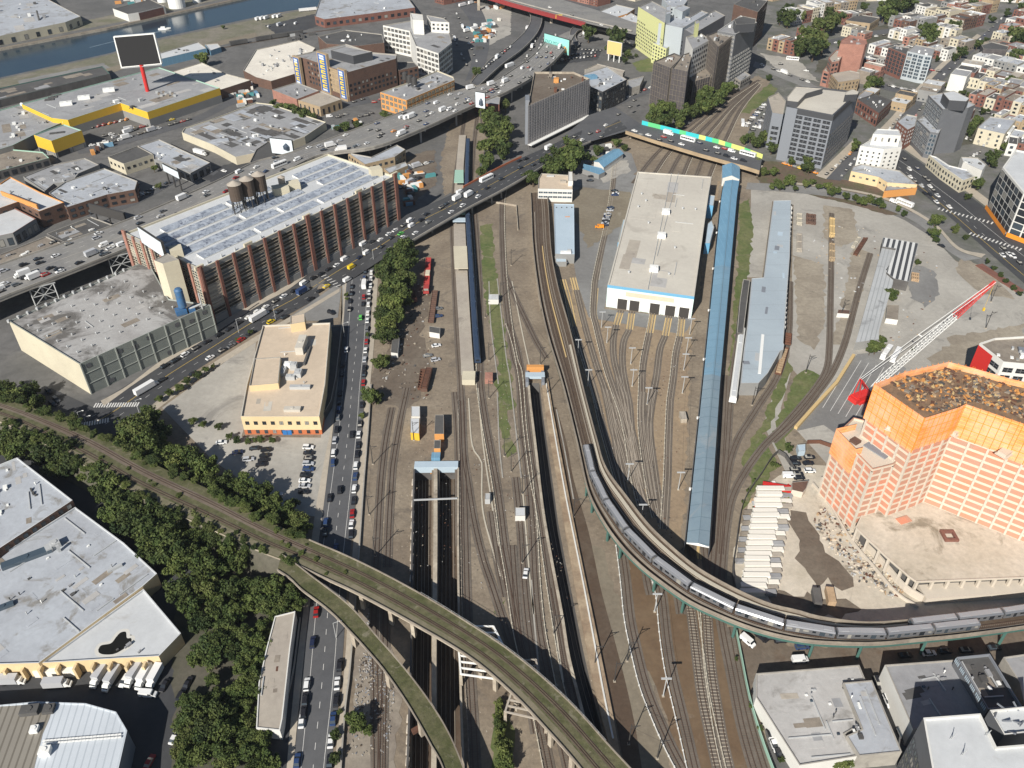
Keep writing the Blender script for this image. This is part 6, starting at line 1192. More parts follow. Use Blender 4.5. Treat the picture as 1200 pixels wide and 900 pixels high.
for f0,f1,mm_,i0,i1 in((.80,.90,'board_pale',NJ,138),(.50,.55,'timber_yellow',26,66),(.14,.2,'roof_dust',10,NM)):
 c0,c1=lerpl(f0)[i0:i1],lerpl(f1)[i0:i1];mb=MB();mb.between([q+up*.3 for q in c0],[q+up*.3 for q in c1]);mb.between([q+up*.05 for q in c0],[q+up*.3 for q in c0]);mb.between([q+up*.3 for q in c1],[q+up*.05 for q in c1]);mb.build('cover_board',M[mm_],mv)
for f in(.26,.39,.63,.76):
 mb=MB();mb.sweep(lerpl(f),[(-.1,.05),(.1,.05),(.1,.24),(-.1,.24)]);mb.build('rail',M['rail_bright' if f>.6 else 'rail_steel'],mv)
mb=MB()
for f0,f1 in((.22,.43),(.59,.80)):
 a_,b_=lerpl(f0),lerpl(f1)
 for i in range(NM-1):
  for s_ in(0,.25,.5,.75):
   p,q=a_[i].lerp(a_[i+1],s_),b_[i].lerp(b_[i+1],s_);d=(a_[i+1]-a_[i]).normalized()*.13;u_=up*.05;mb.face([p-d+u_,q-d+u_,q+d+u_,p+d+u_])
o=mb.build('sleepers',M['sleeper_wood'],mv);o['kind']='stuff'
for u,v in((657,575),(664,600),(698,630),(716,650),(762,690),(800,716),(862,744),(945,768),(1012,776),(1090,772),(1180,760),(1250,750)):
 q=P(u,v,3);i=min(range(NM),key=lambda i:(A[i].xy-q.xy).length);a,b=A[i],B_[i];d=b-a;mb=MB();hh=a.z-1.6
 for f in(.1,.9):c=a.lerp(b,f);mb.box((c.x,c.y,0),.8,.8,hh,math.atan2(d.y,d.x));c2=a.lerp(b,.3 if f<.5 else.7);mb.bar((c.x,c.y,hh*.6),(c2.x,c2.y,hh),.25)
 c=a.lerp(b,.5);mb.box((c.x,c.y,hh-.2),d.length,.7,1.0,math.atan2(d.y,d.x));mb.build('bent',M['green_steel'],mv)
mb=MB()
for X,m0 in((A,0),(B_,0)):
 c=[Vector((q.x,q.y,0))for q in X[:48]];hi=[q-up*.3 for q in X[:48]]
 if X is A:mb.between(hi,c)
 else:mb.between(c,hi)
mb.build('retaining_wall',M['old_concrete'],mv)
METRO_L,METRO_R=lerpl(.325),lerpl(.695)
mb=MB();c=W(px("560,235 580,238 605,242 607,270"),0);mb.sweep(c,[(-.2,0),(.2,0),(.2,1.2),(-.2,1.2)]);tag(mb.build('low_wall',M['old_concrete']),'low concrete wall bending round the dirt patch at the metro portal','wall')
# ================================================================== open cuttings
def cutting(name,label,poly,depth,wallm,floorm,tracks=()):
 p=ccw(W(poly));c=sum(p,Vector())/len(p);e=thing(name,label,'cutting',(c.x,c.y,0));mb=MB()
 for i in range(len(p)):
  a,b=p[i],p[(i+1)%len(p)];mb.face([(b.x,b.y,-depth),(a.x,a.y,-depth),(a.x,a.y,0),(b.x,b.y,0)])
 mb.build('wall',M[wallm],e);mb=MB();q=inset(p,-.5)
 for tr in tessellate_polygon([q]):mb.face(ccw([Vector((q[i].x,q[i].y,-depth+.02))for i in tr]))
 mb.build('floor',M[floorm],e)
 for ln in tracks:
  cc=curve(W(ln,-depth),4)
  for o_ in(-.72,.72):mb=MB();mb.sweep(side(cc,o_),[(-.08,.05),(.08,.05),(.08,.25),(-.08,.25)]);mb.build('rail',M['rail_bright'],e)
 return e
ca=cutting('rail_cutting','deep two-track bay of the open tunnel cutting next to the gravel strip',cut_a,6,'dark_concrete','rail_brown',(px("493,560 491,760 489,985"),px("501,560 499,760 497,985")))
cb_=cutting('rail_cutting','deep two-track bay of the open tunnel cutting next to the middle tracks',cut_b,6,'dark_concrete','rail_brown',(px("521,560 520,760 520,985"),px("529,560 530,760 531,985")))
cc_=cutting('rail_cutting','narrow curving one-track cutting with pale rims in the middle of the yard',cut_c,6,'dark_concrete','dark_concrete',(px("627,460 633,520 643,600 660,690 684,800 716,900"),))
def wall_line(name,label,pts,w_,h_,m,z=0,cat='wall',step=4):
 c=curve(W(pts),step);mb=MB();mb.sweep(c,[(-w_/2,z),(w_/2,z),(w_/2,z+h_),(-w_/2,z+h_)]);return tag(mb.build(name,M[m]),label,cat)
wall_line('dividing_wall','rough tan wall running between the two bays of the open cutting',px("510.5,549 510.3,640 509,760 508.5,900 507,985"),1.5,.9,'old_concrete')
wall_line('cutting_wall','stained rim wall of the open cutting on the side of the middle tracks',px("537,549 537,640 538.5,760 543,900 545.5,985"),.7,1.0,'old_concrete');wall_line('cutting_wall','dark coping wall of the open cutting on the side of the gravel strip',px("485.5,552 483,640 482,760 477.5,900 473,985"),.6,1.1,'dark_concrete')
for k in range(30):
 v=566+k*12.6;
 if 682<v<838:continue
 u=484.5-(v-560)*.0205;q=P(u,v);mb=MB();mb.box(q,1.0,2.9 if v<800 else 2.2,.9);tag(mb.build('concrete_block',M['slab_concrete']),f'pale concrete barrier block beside the open cutting, {NTH[k]} down from its portal','barrier block','barrier blocks along the cutting')
pt=thing('tunnel_portal','grey twin-arched portal wall at the head of the open cutting, with a bright blue cap','portal',P(512,546));a,b=P(486,547.5),P(537,547);mb=MB();mb.sweep([a,b],[(-1.8,-1.5),(1.8,-1.5),(1.8,1.6),(-1.8,1.6)]);mb.build('head_wall',M['pale_blue'],pt);mb=MB();mb.box(P(511,537,.5),3.6,3.4,1.8);mb.build('blue_cap',M['blue_metal'],pt)
for uc in(496,525):
 mb=MB();q0=P(uc,549.5)
 for i in range(9):a_=math.pi*i/8;a2=math.pi*(i+1)/8;mb.bar(q0+Vector((-3.2*math.cos(a_),-.3,-1.6+2.2*math.sin(a_))),q0+Vector((-3.2*math.cos(a2),-.3,-1.6+2.2*math.sin(a2))),.25)
 mb.build('arch_ring',M['orange_wall'],pt)
for k,(v,ua,ub)in enumerate(((586,487,532),)):
 e=thing('cable_bridge','dark steel beam spanning both bays of the open cutting','beam',P(ua,v));mb=MB();mb.bar(P(ua-2,v,1.2),P(ub+4,v-2,1.2),.35);mb.build('beam',M['galv'],e);mb=MB();mb.bar(P(ua-1,v,0),P(ua-1,v,1.2),.2);mb.bar(P(ub+3,v-2,0),P(ub+3,v-2,1.2),.2);mb.build('leg',M['galv'],e)
mb=MB();mb.bar(P(483,858,.7),P(497,850,.7),1.0,n=4);tag(mb.build('cross_strut',M['rust']),'rusty strut bracing the cutting wall beside the narrow viaduct','strut')
wall_line('cutting_wall','pale rim wall along the near side of the narrow cutting',px("619,446 621,470 627,520 635,590 643,640 658,720 666,770 680,826 691,868"),1.0,.8,'old_concrete')
c=W(px("634,446 640,490 652,560 662,620 674,690 688,765 700,823 712,870 720,905"),0);c2=W(px("642,446 647,478 660,548 672,612 684,672 697,735 708,790 718,840 727,890"),0)
c,c2=resample(smooth(c),60),resample(smooth(c2),60);mb=MB();mb.between([q+up*1.2 for q in c],[q+up*1.2 for q in c2]);mb.between(c,[q+up*1.2 for q in c]);mb.between([q+up*1.2 for q in c2],c2);tag(mb.build('retaining_bank',M['tan_retaining']),'long tan earth-topped retaining bank beside the narrow cutting','retaining wall')
wall_line('boundary_kerb','pale stepped kerb along the foot of the tan bank',px("640,452 650,512 662,580 674,640 684,690 697,760 707,815 718,868"),.5,1.5,'white_wall')
L,Rr=px("648,477 656,520 664,560 676,620 690,690 704,760 716,815 726,868 733,905"),px("652,478 664,520 672,562 690,625 704,690 720,750 733,800 744,850 752,900");A2,B2_=strip_px(L,Rr,50);mb=MB();mb.between([q+up*.09 for q in A2],[q+up*.09 for q in B2_]);o=mb.build('ramp_path',M['rail_brown']);o['kind']='structure'
tp=thing('cutting_portal','brick and grey portal at the head of the narrow cutting','portal',P(626,440));mb=MB()
mb.box(P(617.5,447),1.4,9,3);mb.box(P(636,447),1.4,9,3);mb.build('side_wall',M['slate_blue'],tp);mb=MB();mb.box(P(627,441.5,1.8),9,3.4,1.4);mb.build('lintel',M['pale_blue'],tp);mb=MB();mb.box(P(627,438),8,2,4.6);mb.build('head_wall',M['orange_wall'],tp)
wall_line('retaining_wall','grey retaining wall between the avenue pavement and the gravel yard',px("399.5,905 405,830 410,790 418,690 427,562 432,500 435,452"),.5,1.1,'concrete');wall_line('site_fence','dark mesh fence curving round the plank stacks and site yard',px("930,552 912,531 890,560 876,580 868,600 862,640 858,670 862,695 868,730"),.15,2.2,'dark_concrete')
wall_line('track_fence','green-grey fence between the lowest tracks and the corner workshops',px("861,735 868,770 878,820 893,870 908,910"),.2,1.8,'copper_green');wall_line('site_fence','dark hoarding beside the site car park',px("945,520 962,520 975,525"),.2,2.0,'rust')
wall_line('avenue_wall','low garden wall along the near pavement of the avenue',px("330,842 343,792 352,725"),.4,.8,'concrete')
# ================================================================== tracks
TN=[0]
def track(label,pts,z=.05,rail='rail_steel',tie='sleeper_wood',third=None,ends=None,tiew=2.5,tstep=.75):
 TN[0]+=1;z+=TN[0]*.003;w0=[Vector((q.x,q.y,z))for q in W(pts)];c=curve(w0,3.0);e=thing('railway_track',label,'railway track',c[len(c)//2],'railway tracks of the yard')
 for o_ in(-.72,.72):mb=MB();mb.sweep(side(c,o_),[(-.11,.04),(.11,.04),(.11,.2),(-.11,.2)]);mb.build('rail',M[rail],e)
 mb=MB();mb.between(side(c,-1.7),side(c,1.7));mb.build('trackbed',M['track_ballast'],e)
 L=length(c);n=int(L/tstep);f=resample(c,max(2,n));mb=MB();l,r=side(f,-tiew/2),side(f,tiew/2);up=Vector((0,0,.05))
 for i in range(len(f)-1):
  d=(f[i+1]-f[i]).normalized()*.13;mb.face([l[i]-d+up,r[i]-d+up,r[i]+d+up,l[i]+d+up])
 o=mb.build('sleepers',M[tie],e);o['kind']='stuff'
 if third:
  off,mm_=third;mb=MB();cc=side(c,off);mb.sweep(cc,[(-.13,.1),(.13,.1),(.13,.42),(-.13,.42)]);mb.build('third_rail',M[mm_],e)
  mb=MB();g=resample(cc,max(2,int(L/3.2)))
  for q in g:mb.box(q,.45,.45,.5)
  mb.build('third_rail_brackets',M[mm_],e)
 return c
def plank(label_e,pts,wd=3.6,m='timber_yellow',z=.07):
 c=curve(W(pts,z),3);mb=MB()
 for a,b in((-1.75,-1.05),(-.5,.5),(1.05,1.75)):l,r=side(c,a),side(c,b);mb.between(r,l)
 return tag(mb.build('track_boarding',M[m]),label_e,'track boarding')
z1=lambda s:Q(660,340,7.5,s)
doors=[("510,180 465,310 440,450 445,600 480,750 530,900","555,1000 580,1190 600,1390 628,1560 660,1720 700,1880",'first'),("605,190 580,340 535,440 520,560 525,700 560,900","580,1000 595,1190 606,1400 640,1600 672,1740 712,1900",'second'),("790,200 760,360 730,500 700,680 690,900","685,1050 692,1250 730,1550 770,1800 815,2000",'third'),("930,230 895,400 850,520 820,750 790,900","765,1000 760,1250 795,1550 830,1800 865,2050",'fourth'),("1045,240 1025,400 990,560 970,750 950,900","938,1000 925,1310 915,1650 900,1900 890,2100",'fifth')]
for a,b,nth in doors:
 track(f'yard track leading from the {nth} workshop door, counted from the metro viaduct',z1(a+' '+b),rail='rail_bright',third=(1.6,'board_pale')if nth in('third','fifth')else None)
plank_s=["500,200 470,305","603,205 583,345","788,215 762,375","928,245 898,400","1043,255 1026,405"]
for k,s in enumerate(plank_s):plank(f'worn yellow boarding on the track at the {NTH[k]} workshop door from the metro viaduct',z1(s))
track('yard siding nearest the metro viaduct, starting in yellow boarding by the pale hall',z1("25,0 90,310 165,540 235,760 290,950 345,1190 430,1490 490,1700 540,1870"),rail='rail_bright',third=(1.6,'board_pale'));plank('long yellow boarding strip on the siding nearest the metro viaduct',Q(540,320,7.5,"895,55 945,240 990,470"))
track('second yard siding from the metro viaduct, starting in yellow boarding',z1("115,0 190,310 285,640 375,900 420,1080 450,1250 480,1450 520,1700 570,1900"),rail='rail_bright');plank('long yellow boarding strip on the second siding from the metro viaduct',Q(540,320,7.5,"985,40 1035,240 1090,470"))
track('yard track swinging past the workshop flank along the parked police cars',z1("460,-1120 410,-700 330,-320 285,-100 275,0 265,200 290,310 370,640 440,860 520,1080 570,1290 600,1500 650,1750 690,1900"),rail='rail_bright',third=(1.7,'board_pale'));plank('curved yellow boarding on the track passing the workshop flank',z1("282,-20 275,60 266,200 290,310"))
plank('faded upper boarding on the track passing the workshop flank',z1("410,-700 330,-320 290,-90"),m='roof_tan')
z2=lambda s:Q(700,680,7.5,s)
track('curving track with a white third rail between the grey path and the brown mud',z2("215,-300 255,0 290,330 345,600 420,900 500,1120 640,1440 790,1720 900,1900"),third=(2.2,'white_wall'));track('short double-railed track in the middle of the brown mud',z2("520,-50 570,120 605,450 640,700 680,900 740,1150 800,1400 860,1660 930,1900"),third=(2.4,'white_wall'))
track('first pale-sleepered main track below the metro viaduct',z2("790,120 820,260 865,600 895,850 925,1050 990,1350 1060,1660 1130,1900"),rail='rail_steel',tie='sleeper_concrete',third=(-2.3,'board_pale'),tstep=1.1);track('second pale-sleepered main track below the metro viaduct',z2("940,160 965,300 985,600 1010,850 1050,1100 1100,1400 1170,1700 1230,1900"),tie='sleeper_concrete',third=(2.3,'board_pale'),tstep=1.1)
track('dark disused track beside the green-grey fence',z2("1075,300 1110,500 1160,750 1200,950 1260,1250 1340,1550 1420,1800"));track('outer disused track along the fence of the corner workshops',z2("1180,420 1230,700 1290,1000 1360,1300 1450,1600 1530,1850"))
track('rusty stub track under the elevated metro line',z2("395,-330 420,-150 440,0 470,130"));track('rusty spur beside the green viaduct leg',z2("680,-150 705,100 735,300"))
track('canopy track emerging from the open end of the long blue shed',Q(680,560,7.5,"965,560 985,700 1010,900 1060,1150"));plank('yellow board walkway at the open end of the long blue shed',Q(680,560,7.5,"1040,570 1030,710"),wd=2);track('second track emerging from the end of the long blue shed',Q(680,560,7.5,"1090,560 1110,740 1140,950 1190,1150"))
track('track beside the station platform that cuts diagonally to the mossy viaduct',px("527,235 530,268 535,375 540,450 543,525 549,570 556,613 566,655 576,685 588,722 602,765"));track('track skirting the dark wall of the open cutting',px("541.5,470 543,520 544.5,580 546,640 547,690 549,740 552,800 556,870 560,960"),third=(1.8,'roof_dust'))
track('middle track between the weed strip and the platform end',px("552,215 557,255 562,330 563,420 563,450 569,493 581,560 587,600 592,640 599,680 607,735 615,770 624,800 636,860 650,930"),third=(1.9,'board_pale'))
track('track right of the weed strip, running under the mossy viaduct',px("592,215 588,245 590,320 596,380 602,420 608,440 612,500 619,560 624,620 627,680 632,735 640,780 652,840 668,910"),third=(-1.8,'board_pale'))
track('track hugging the pale rim of the narrow cutting',px("597,380 606,410 613,450 618,500 625,555 634,600 641,650 647,690 655,740 664,790 674,830 690,900"),third=(1.8,'board_pale'));track('short crossover track curving across the bare dirt by the elevated line',px("592,322 605,352 617,377 627,398 640,420"))
track('left gravel siding with exposed sleepers beside the avenue wall',px("477,455 469,493 461,540 459,560 456,610 454,665"),tiew=2.7);track('parallel siding nearest the avenue wall, half sunk in gravel',px("459,478 452,515 446.5,560 443,620 440,680 438,740 440,800 441,880 442,960"),tiew=2.7)
track('overgrown siding along the scrap heap under the narrow viaduct',px("446,760 445,800 446,860 444,960"))
track('lot siding carrying the wooden wagon rows, curving away by the car park',px("974.5,250 974,312 973,360 972,405 969,432 958,452 938,477 915,503 895,523 874,552 858,583 851,620 847,660 845,700"));track('track leaving the rusty wagon at the grey shed',px("926,330 925,380 922,405 917,425 908,447 894,468 876,496 866,512 857,535 851,565 848,600 845,650"))
track('track leaving the white railcar beside the long blue shed',px("866,395 859,440 855,477 853,510 850,550 846,600 842,650 838,690"));track('straight track along the dark flank of the long blue shed',px("850,440 848,480 845,540 840,600 836,650 832,690"));track('curved siding along the yellow barrier of the car park',px("1020,297 1008,335 1000,365 990,402 976,435 957,462 935,490 905,518"))
sheet('throat_ground',px("742,205 770,178 812,145 850,112 888,88 902,96 880,140 872,180 868,212 840,212"),.05,M['yard_dirt']);sheet('grass_verge',px("868,132 884,112 902,98 912,105 895,120 878,133"),.07,M['turf'])
for k,s in enumerate(("742,215 765,185 790,161 830,131 868,105 890,94","764,208 785,178 815,149 850,120 886,96","785,204 800,178 825,150 855,122 887,97","800,206 812,180 836,150 860,123 888,98","815,208 826,182 845,152 864,124 889,99","830,210 840,185 852,160 868,128 890,100")):track(f'{NTH[k]} throat track under the mural bridge, counted from the netted towers',px(s),third=(1.7,'board_pale')if k%2 else None,tstep=1.6)
track('track running past the long platform under the road bridge',px("557,85 548,120 541,160 535,200 531,235"));track('second track of the cutting beyond the road bridge',px("568,90 561,125 556,165 553,205 552,215"))
pf=thing('station_platform','long beige concrete station platform with a green-roofed and a white-roofed section','platform',P(541,340));L,Rr=px("538,160 534,205 532,240 532,285 537,375 541.5,450"),px("546,160 543,205 544,240 546,285 551,375 556.5,450")
A,B_=strip_px(L,Rr,60);A=[q+Vector((0,0,1.2))for q in A];B_=[q+Vector((0,0,1.2))for q in B_];mb=MB();mb.between(A,B_);mb.between([q-Vector((0,0,1.2))for q in A],A);mb.between(B_,[q-Vector((0,0,1.2))for q in B_]);mb.face([A[-1],B_[-1],B_[-1]-Vector((0,0,1.2)),A[-1]-Vector((0,0,1.2))]);mb.build('slab',M['roof_tan'],pf)
for(v0,v1,m_,nm)in((248,262,'copper_green','green_canopy'),(262,271,'pale_blue','canopy'),(294,326,'cream_wall','white_canopy'),(206,224,'copper_green','green_canopy')):
 ii=[i for i in range(60)if P(540,v1).y<=A[i].y<=P(540,v0).y];
 if len(ii)<2:continue
 mb=MB();a=[A[i].lerp(B_[i],-.05)+Vector((0,0,3.2))for i in ii];b=[A[i].lerp(B_[i],1.05)+Vector((0,0,3.2))for i in ii];mb.between(a,b);dn=Vector((0,0,-.4));mb.between([q+dn for q in a],a);mb.between(b,[q+dn for q in b]);mb.face([a[-1],b[-1],b[-1]+dn,a[-1]+dn]);mb.face([b[0],a[0],a[0]+dn,b[0]+dn]);mb.build(nm,M[m_],pf);mb=MB()
 for i in ii[::3]:q=A[i].lerp(B_[i],.5);mb.bar(q,q+Vector((0,0,3)),.18)
 mb.build('canopy_posts',M['galv'],pf)
mb=MB();q=P(549.5,446,0);mb.box(q,6,7,3,0);tag(mb.build('platform_hut',M['cream_wall']),'graffiti-covered pale hut with a yellow edge at the end of the station platform','hut')
mb=MB();q=P(573,446,0);mb.box(q,3.6,5,3,0);tag(mb.build('platform_hut',M['pink_brick']),'small red-roofed hut beside the weed strip at the platform end','hut')
def railcar(name,parts_mats,Lc,wd,hh,win=True):
 """a rail carriage along +x, on rails at z = 0"""
 e=thing(name,'','rail car');ks=[]
 mb=MB();prof=[(-wd/2,1.0),(wd/2,1.0),(wd/2,hh-.55),(wd/2-.35,hh-.15),(0,hh),(-wd/2+.35,hh-.15),(-wd/2,hh-.55)];x0,x1=-Lc/2+.25,Lc/2-.25
 for i in range(len(prof)):
  (ya,za),(yb,zb)=prof[i],prof[(i+1)%len(prof)];mb.face([(x0,ya,za),(x1,ya,za),(x1,yb,zb),(x0,yb,zb)])
 mb.face([(x1,y,z)for y,z in prof]);mb.face([(x0,y,z)for y,z in prof][::-1]);ks.append(mb.build('body',M[parts_mats[0]],e))
 mb=MB();mb.box((0,0,hh-.12),Lc-1.2,wd*.62,.16);mb.box((-Lc*.33,0,hh),Lc*.16,wd*.5,.22);mb.box((Lc*.33,0,hh),Lc*.16,wd*.5,.22);ks.append(mb.build('roof',M[parts_mats[1]],e))
 if win:
  for s_ in(-1,1):
   n=max(4,int(Lc/2.6))
   for k in range(n):
    x=x0+(k+.5)*(x1-x0)/n;mb=MB();y=s_*(wd/2+.015);w_=.55 if k%2 else.85;z0,z1=(1.15,2.95)if k%3==1 else(1.95,2.85)
    mb.face([(x-w_,y,z0),(x+w_,y,z0),(x+w_,y,z1),(x-w_,y,z1)][::s_*-1 or 1]);ks.append(mb.build('door' if k%3==1 else 'window',M['glass'],e))
  for s_ in(-1,1):
   mb=MB();x=s_*(Lc/2-.235);mb.face([(x,-.9,1.9),(x,.9,1.9),(x,.9,2.9),(x,-.9,2.9)]);ks.append(mb.build('end_window',M['glass'],e))
 mb=MB();mb.box((0,0,.75),Lc-.4,wd*.9,.3);mb.box((0,0,.2),Lc*.3,wd*.7,.6);ks.append(mb.build('underframe',M['black_paint'],e))
 for x in(-Lc*.35,Lc*.35):
  mb=MB()
  for dx in(-1,1):
   for y in(-.75,.75):mb.bar((x+dx,y-.07,.42),(x+dx,y+.07,.42),.42,n=10)
  ks.append(mb.build('bogie',M['steel_dark'],e))
 KID[e.name]=ks;return e
def run_train(proto,line,s0,n,gap,labels,group,dz=.12,first=True):
 """place n copies nose to tail along a line, starting s0 metres in"""
 Ls=[0]
 for i in range(len(line)-1):Ls.append(Ls[-1]+(line[i+1]-line[i]).length)
 def at(s):
  for i in range(len(Ls)-1):
   if s<=Ls[i+1]:return line[i].lerp(line[i+1],(s-Ls[i])/(Ls[i+1]-Ls[i]))
  d=(line[-1]-line[-2]).normalized();return line[-1]+d*(s-Ls[-1])
 for k in range(n):
  a,b=at(s0+k*gap+.8),at(s0+(k+1)*gap-.8);m=(a+b)/2;d=b-a;c=copy_tree(proto,(m.x,m.y,m.z+dz),math.atan2(d.y,d.x),1.0,labels[k]);c.rotation_euler.y=-math.atan2(d.z,d.xy.length);c['group']=group;c['category']='train car'
def s_at(line,u,v,z):
 q=P(u,v,z);i=min(range(len(line)),key=lambda i:(line[i].xy-q.xy).length);return length(line[:i+1])if i else 0
pm=railcar('metro_car',('silver_train','train_roof'),15.6,2.75,3.65)
sL=s_at(METRO_L,684.5,531,8.6)
nL=11;run_train(pm,METRO_L,sL,nL,15.7,[f'silver metro car on the outer viaduct track, {NTH[k]} from its uphill end' for k in range(nL)],'silver metro cars on the viaduct')
sR=s_at(METRO_R,1060,733,8.6);run_train(pm,METRO_R,sR,4,15.7,[f'silver metro car on the inner viaduct track, {NTH[k]} from the tail by the podium' for k in range(4)],'silver metro cars on the viaduct')
drop(pm)
pn=railcar('passenger_coach',('navy_train','navy_train'),25.5,3.0,4.0);ln=[q for q in resample(smooth(W(px("549,158 547.5,205 547.5,240 551,300 556,375 560,428"))),200)];s_end=length(ln);n_=int(s_end/25.9)
run_train(pn,ln,s_end-n_*25.9,n_,25.9,[f'dark blue passenger coach beside the platform, {NTH[n_-1-k]} from its front end' for k in range(n_)],'dark blue coaches at the platform',.1);drop(pn)
pw_=railcar('white_railcar',('white_paint','roof_white'),27,3.2,4.2,False);ln=W(px("868.5,391 857.5,475"));ln=[ln[0],ln[1]];run_train(pw_,ln,0,1,(ln[1]-ln[0]).length,['single long white railcar standing between the grass and the grey metal shed'],None,.1)if False else None
m=(ln[0]+ln[1])/2;d=ln[1]-ln[0];pw_.location=(m.x,m.y,.1);pw_.rotation_euler.z=math.atan2(d.y,d.x);pw_.scale=(d.length/27,1,1);pw_['label']='single long white railcar standing between the grass and the grey metal shed';pw_['category']='rail car'
def gondola(name,label,a,b,m,hh=1.8,wd=2.9,load=None):
 a,b=P(*a),P(*b);d=b-a;L=d.length;ang=math.atan2(d.y,d.x);c=(a+b)/2;e=thing(name,label,'wagon',c);X=d.normalized();Y=Vector((-X.y,X.x,0));mb=MB();mb.box(c+Vector((0,0,.9)),L,wd,.25,ang)
 for s_ in(-1,1):mb.box(c+Y*s_*wd/2+Vector((0,0,1.1)),L,.15,hh-.9,ang);mb.box(c+X*s_*L/2+Vector((0,0,1.1)),.15,wd,hh-.9,ang)
 for k in range(int(L/2)):mb.box(c+X*(k*2-L/2+1)+Vector((0,0,.9)),.15,wd+.25,hh-.7,ang)
 mb.build('body',M[m],e);mb=MB()
 for s_ in(-.35,.35):mb.box(c+X*L*s_+Vector((0,0,.1)),2.4,2,.8,ang)
 mb.build('bogie',M['steel_dark'],e)
 if load:mb=MB();mb.box(c+Vector((0,0,1.1)),L*.9,wd*.8,hh-.9,ang);mb.build('load',M[load],e)
 return e
gondola('open_wagon','rusty open wagon on the curve at the slanting end of the grey shed',(920,411),(911,441),'rust',load='plywood');gondola('open_wagon','short rusty open wagon beside the doors of the grey shed',(923.5,394),(922.5,406),'rust');gondola('open_wagon','dark brown wagon loaded with scrap at the head of the gravel siding',(503.5,436),(497,461),'brown_brick',2.6,load='rust')
gondola('flat_wagon','long brown flat wagon on the turned soil below the red work train',(510,343),(505,380),'brown_brick',1.3);gondola('open_wagon','brown wagon half hidden by the small hut on the turned soil',(497,437),(493.5,459),'rust',2.2)
gondola('freight_wagon','long red freight wagon beside the dark freight canopy',(14,119),(36,113),'red_brick',3.8,load='red_brick');gondola('freight_wagon','red freight wagon cut by the picture edge beside the freight canopy',(-14,126),(9,120.5),'red_brick',3.8,load='red_brick')
wk=gondola('work_train','bright red track maintenance machine standing by the dark trees',(502.5,306),(499.5,346),'machine_red',2.2);c0,c1=P(502.2,312,1),P(500,340,1);mb=MB();mb.box(c0,2.7,5,2.5);mb.box(c1,2.7,4.4,2.4);mb.build('cab',M['machine_red'],wk);mb=MB();mb.box(c0.lerp(c1,.4),2.4,5,2.2);mb.build('engine_hood',M['cream_wall'],wk);mb=MB();mb.box(c1+Vector((0,-2.55,1.2)),2.4,.1,1.2);mb.build('window',M['glass'],wk)
wk=gondola('work_train','small red hopper frame beside the dark trees',(482,345),(486,356),'red_brick',3)
def mast(u,v,label,h=9.3,tee=True,col='galv',arm=2.6,rz=None):
 q=P(u,v);e=thing('catenary_mast' if not tee else 'light_mast',label,'mast',q,'masts of the rail yard');mb=MB();mb.box(q,.8,.8,.35);mb.build('footing',M['old_concrete'],e);mb=MB();mb.bar(q,q+Vector((0,0,h)),(.2,.13),n=6);mb.build('shaft',M[col],e);mb=MB()
 if tee:mb.box(q+Vector((0,0,h)),3.2,.55,.3)
 else:mb.bar(q+Vector((0,0,h-1)),q+Vector((arm,0,h-.6)),.12);mb.bar(q+Vector((0,0,h-2.4)),q+Vector((arm*.8,0,h-.8)),.08)
 mb.build('crossarm',M[col],e)
LM=[(704.7,384,'beside the first workshop door'),(711,402,'between the two sidings by the workshop'),(739,426.7,'between the second and third door tracks'),(740.7,452.7,'lower between the second and third door tracks'),(808,392,'nearest the workshop corner'),(804,414.7,'second down from the workshop corner'),(801,434,'third down from the workshop corner'),(799.5,461,'fourth down from the workshop corner'),(758,474,'amid the door tracks beside a signal box'),(735.5,564,'among the converging yard tracks'),(794.7,574,'alone beside the long blue shed'),(751,612,'at the shadow edge of the viaduct'),(767,717,'in the brown mud just below the viaduct'),(777,816,'in the brown mud between two white third rails'),(677,417,'in the shadow beside the upper viaduct'),(688.7,452.7,'in the shadow beside the viaduct, lower one')]
for u,v,l in LM:mast(u,v,'pale T-topped yard mast '+l,tee=True)
CM=[(734.7,774.7,'on the grey path, upper one',1),(720,798.7,'at the foot of the rust-brown ramp',1),(770,889,'at the lowest end of the grey path',1),(736.7,872,'beside the viaduct shadow on the grey path',1),(586.7,350,'beside the white relay hut by the train',0),(568.7,372,'in the weeds by the passenger train',0),(573,422.7,'in the weeds near the train front',0),(633,427,'at the narrow cutting portal',0),(573,466.7,'on the weed strip below the platform end',0),(591,534.7,'at the lower end of the weed strip',0),(599,552.7,'beside the middle tracks',0),(641,463,'on the tan bank of the narrow cutting',0),(612,579,'above the white relay hut',0),(672,606,'at the edge of the rust-brown ramp',0),(612,660,'beside the grey signal box',0),(649,743,'close to the narrow cutting and the mossy viaduct',1),(432.7,603,'below the avenue wall',0),(440,652,'on the siding near the mossy viaduct shadow',0),(485,516,'beside the yellow-streaked box',0),(437,544,'under the avenue pavement',0),(599,311,'on the bare dirt left of the elevated line',0),(944,437,'on the grass patch of the gravel lot',0),(881,475,'at the grey shed end',0),(985,371,'beside the tiny hut of the gravel lot',0),(1161,354,'by the boulevard hedge',0),(1155,385,'near the excavation',0),(697,779,'on the rim of the narrow cutting',0)]
for u,v,l,s in CM:mast(u,v,'slim dark catenary mast '+l,10.5,False,'steel_dark')
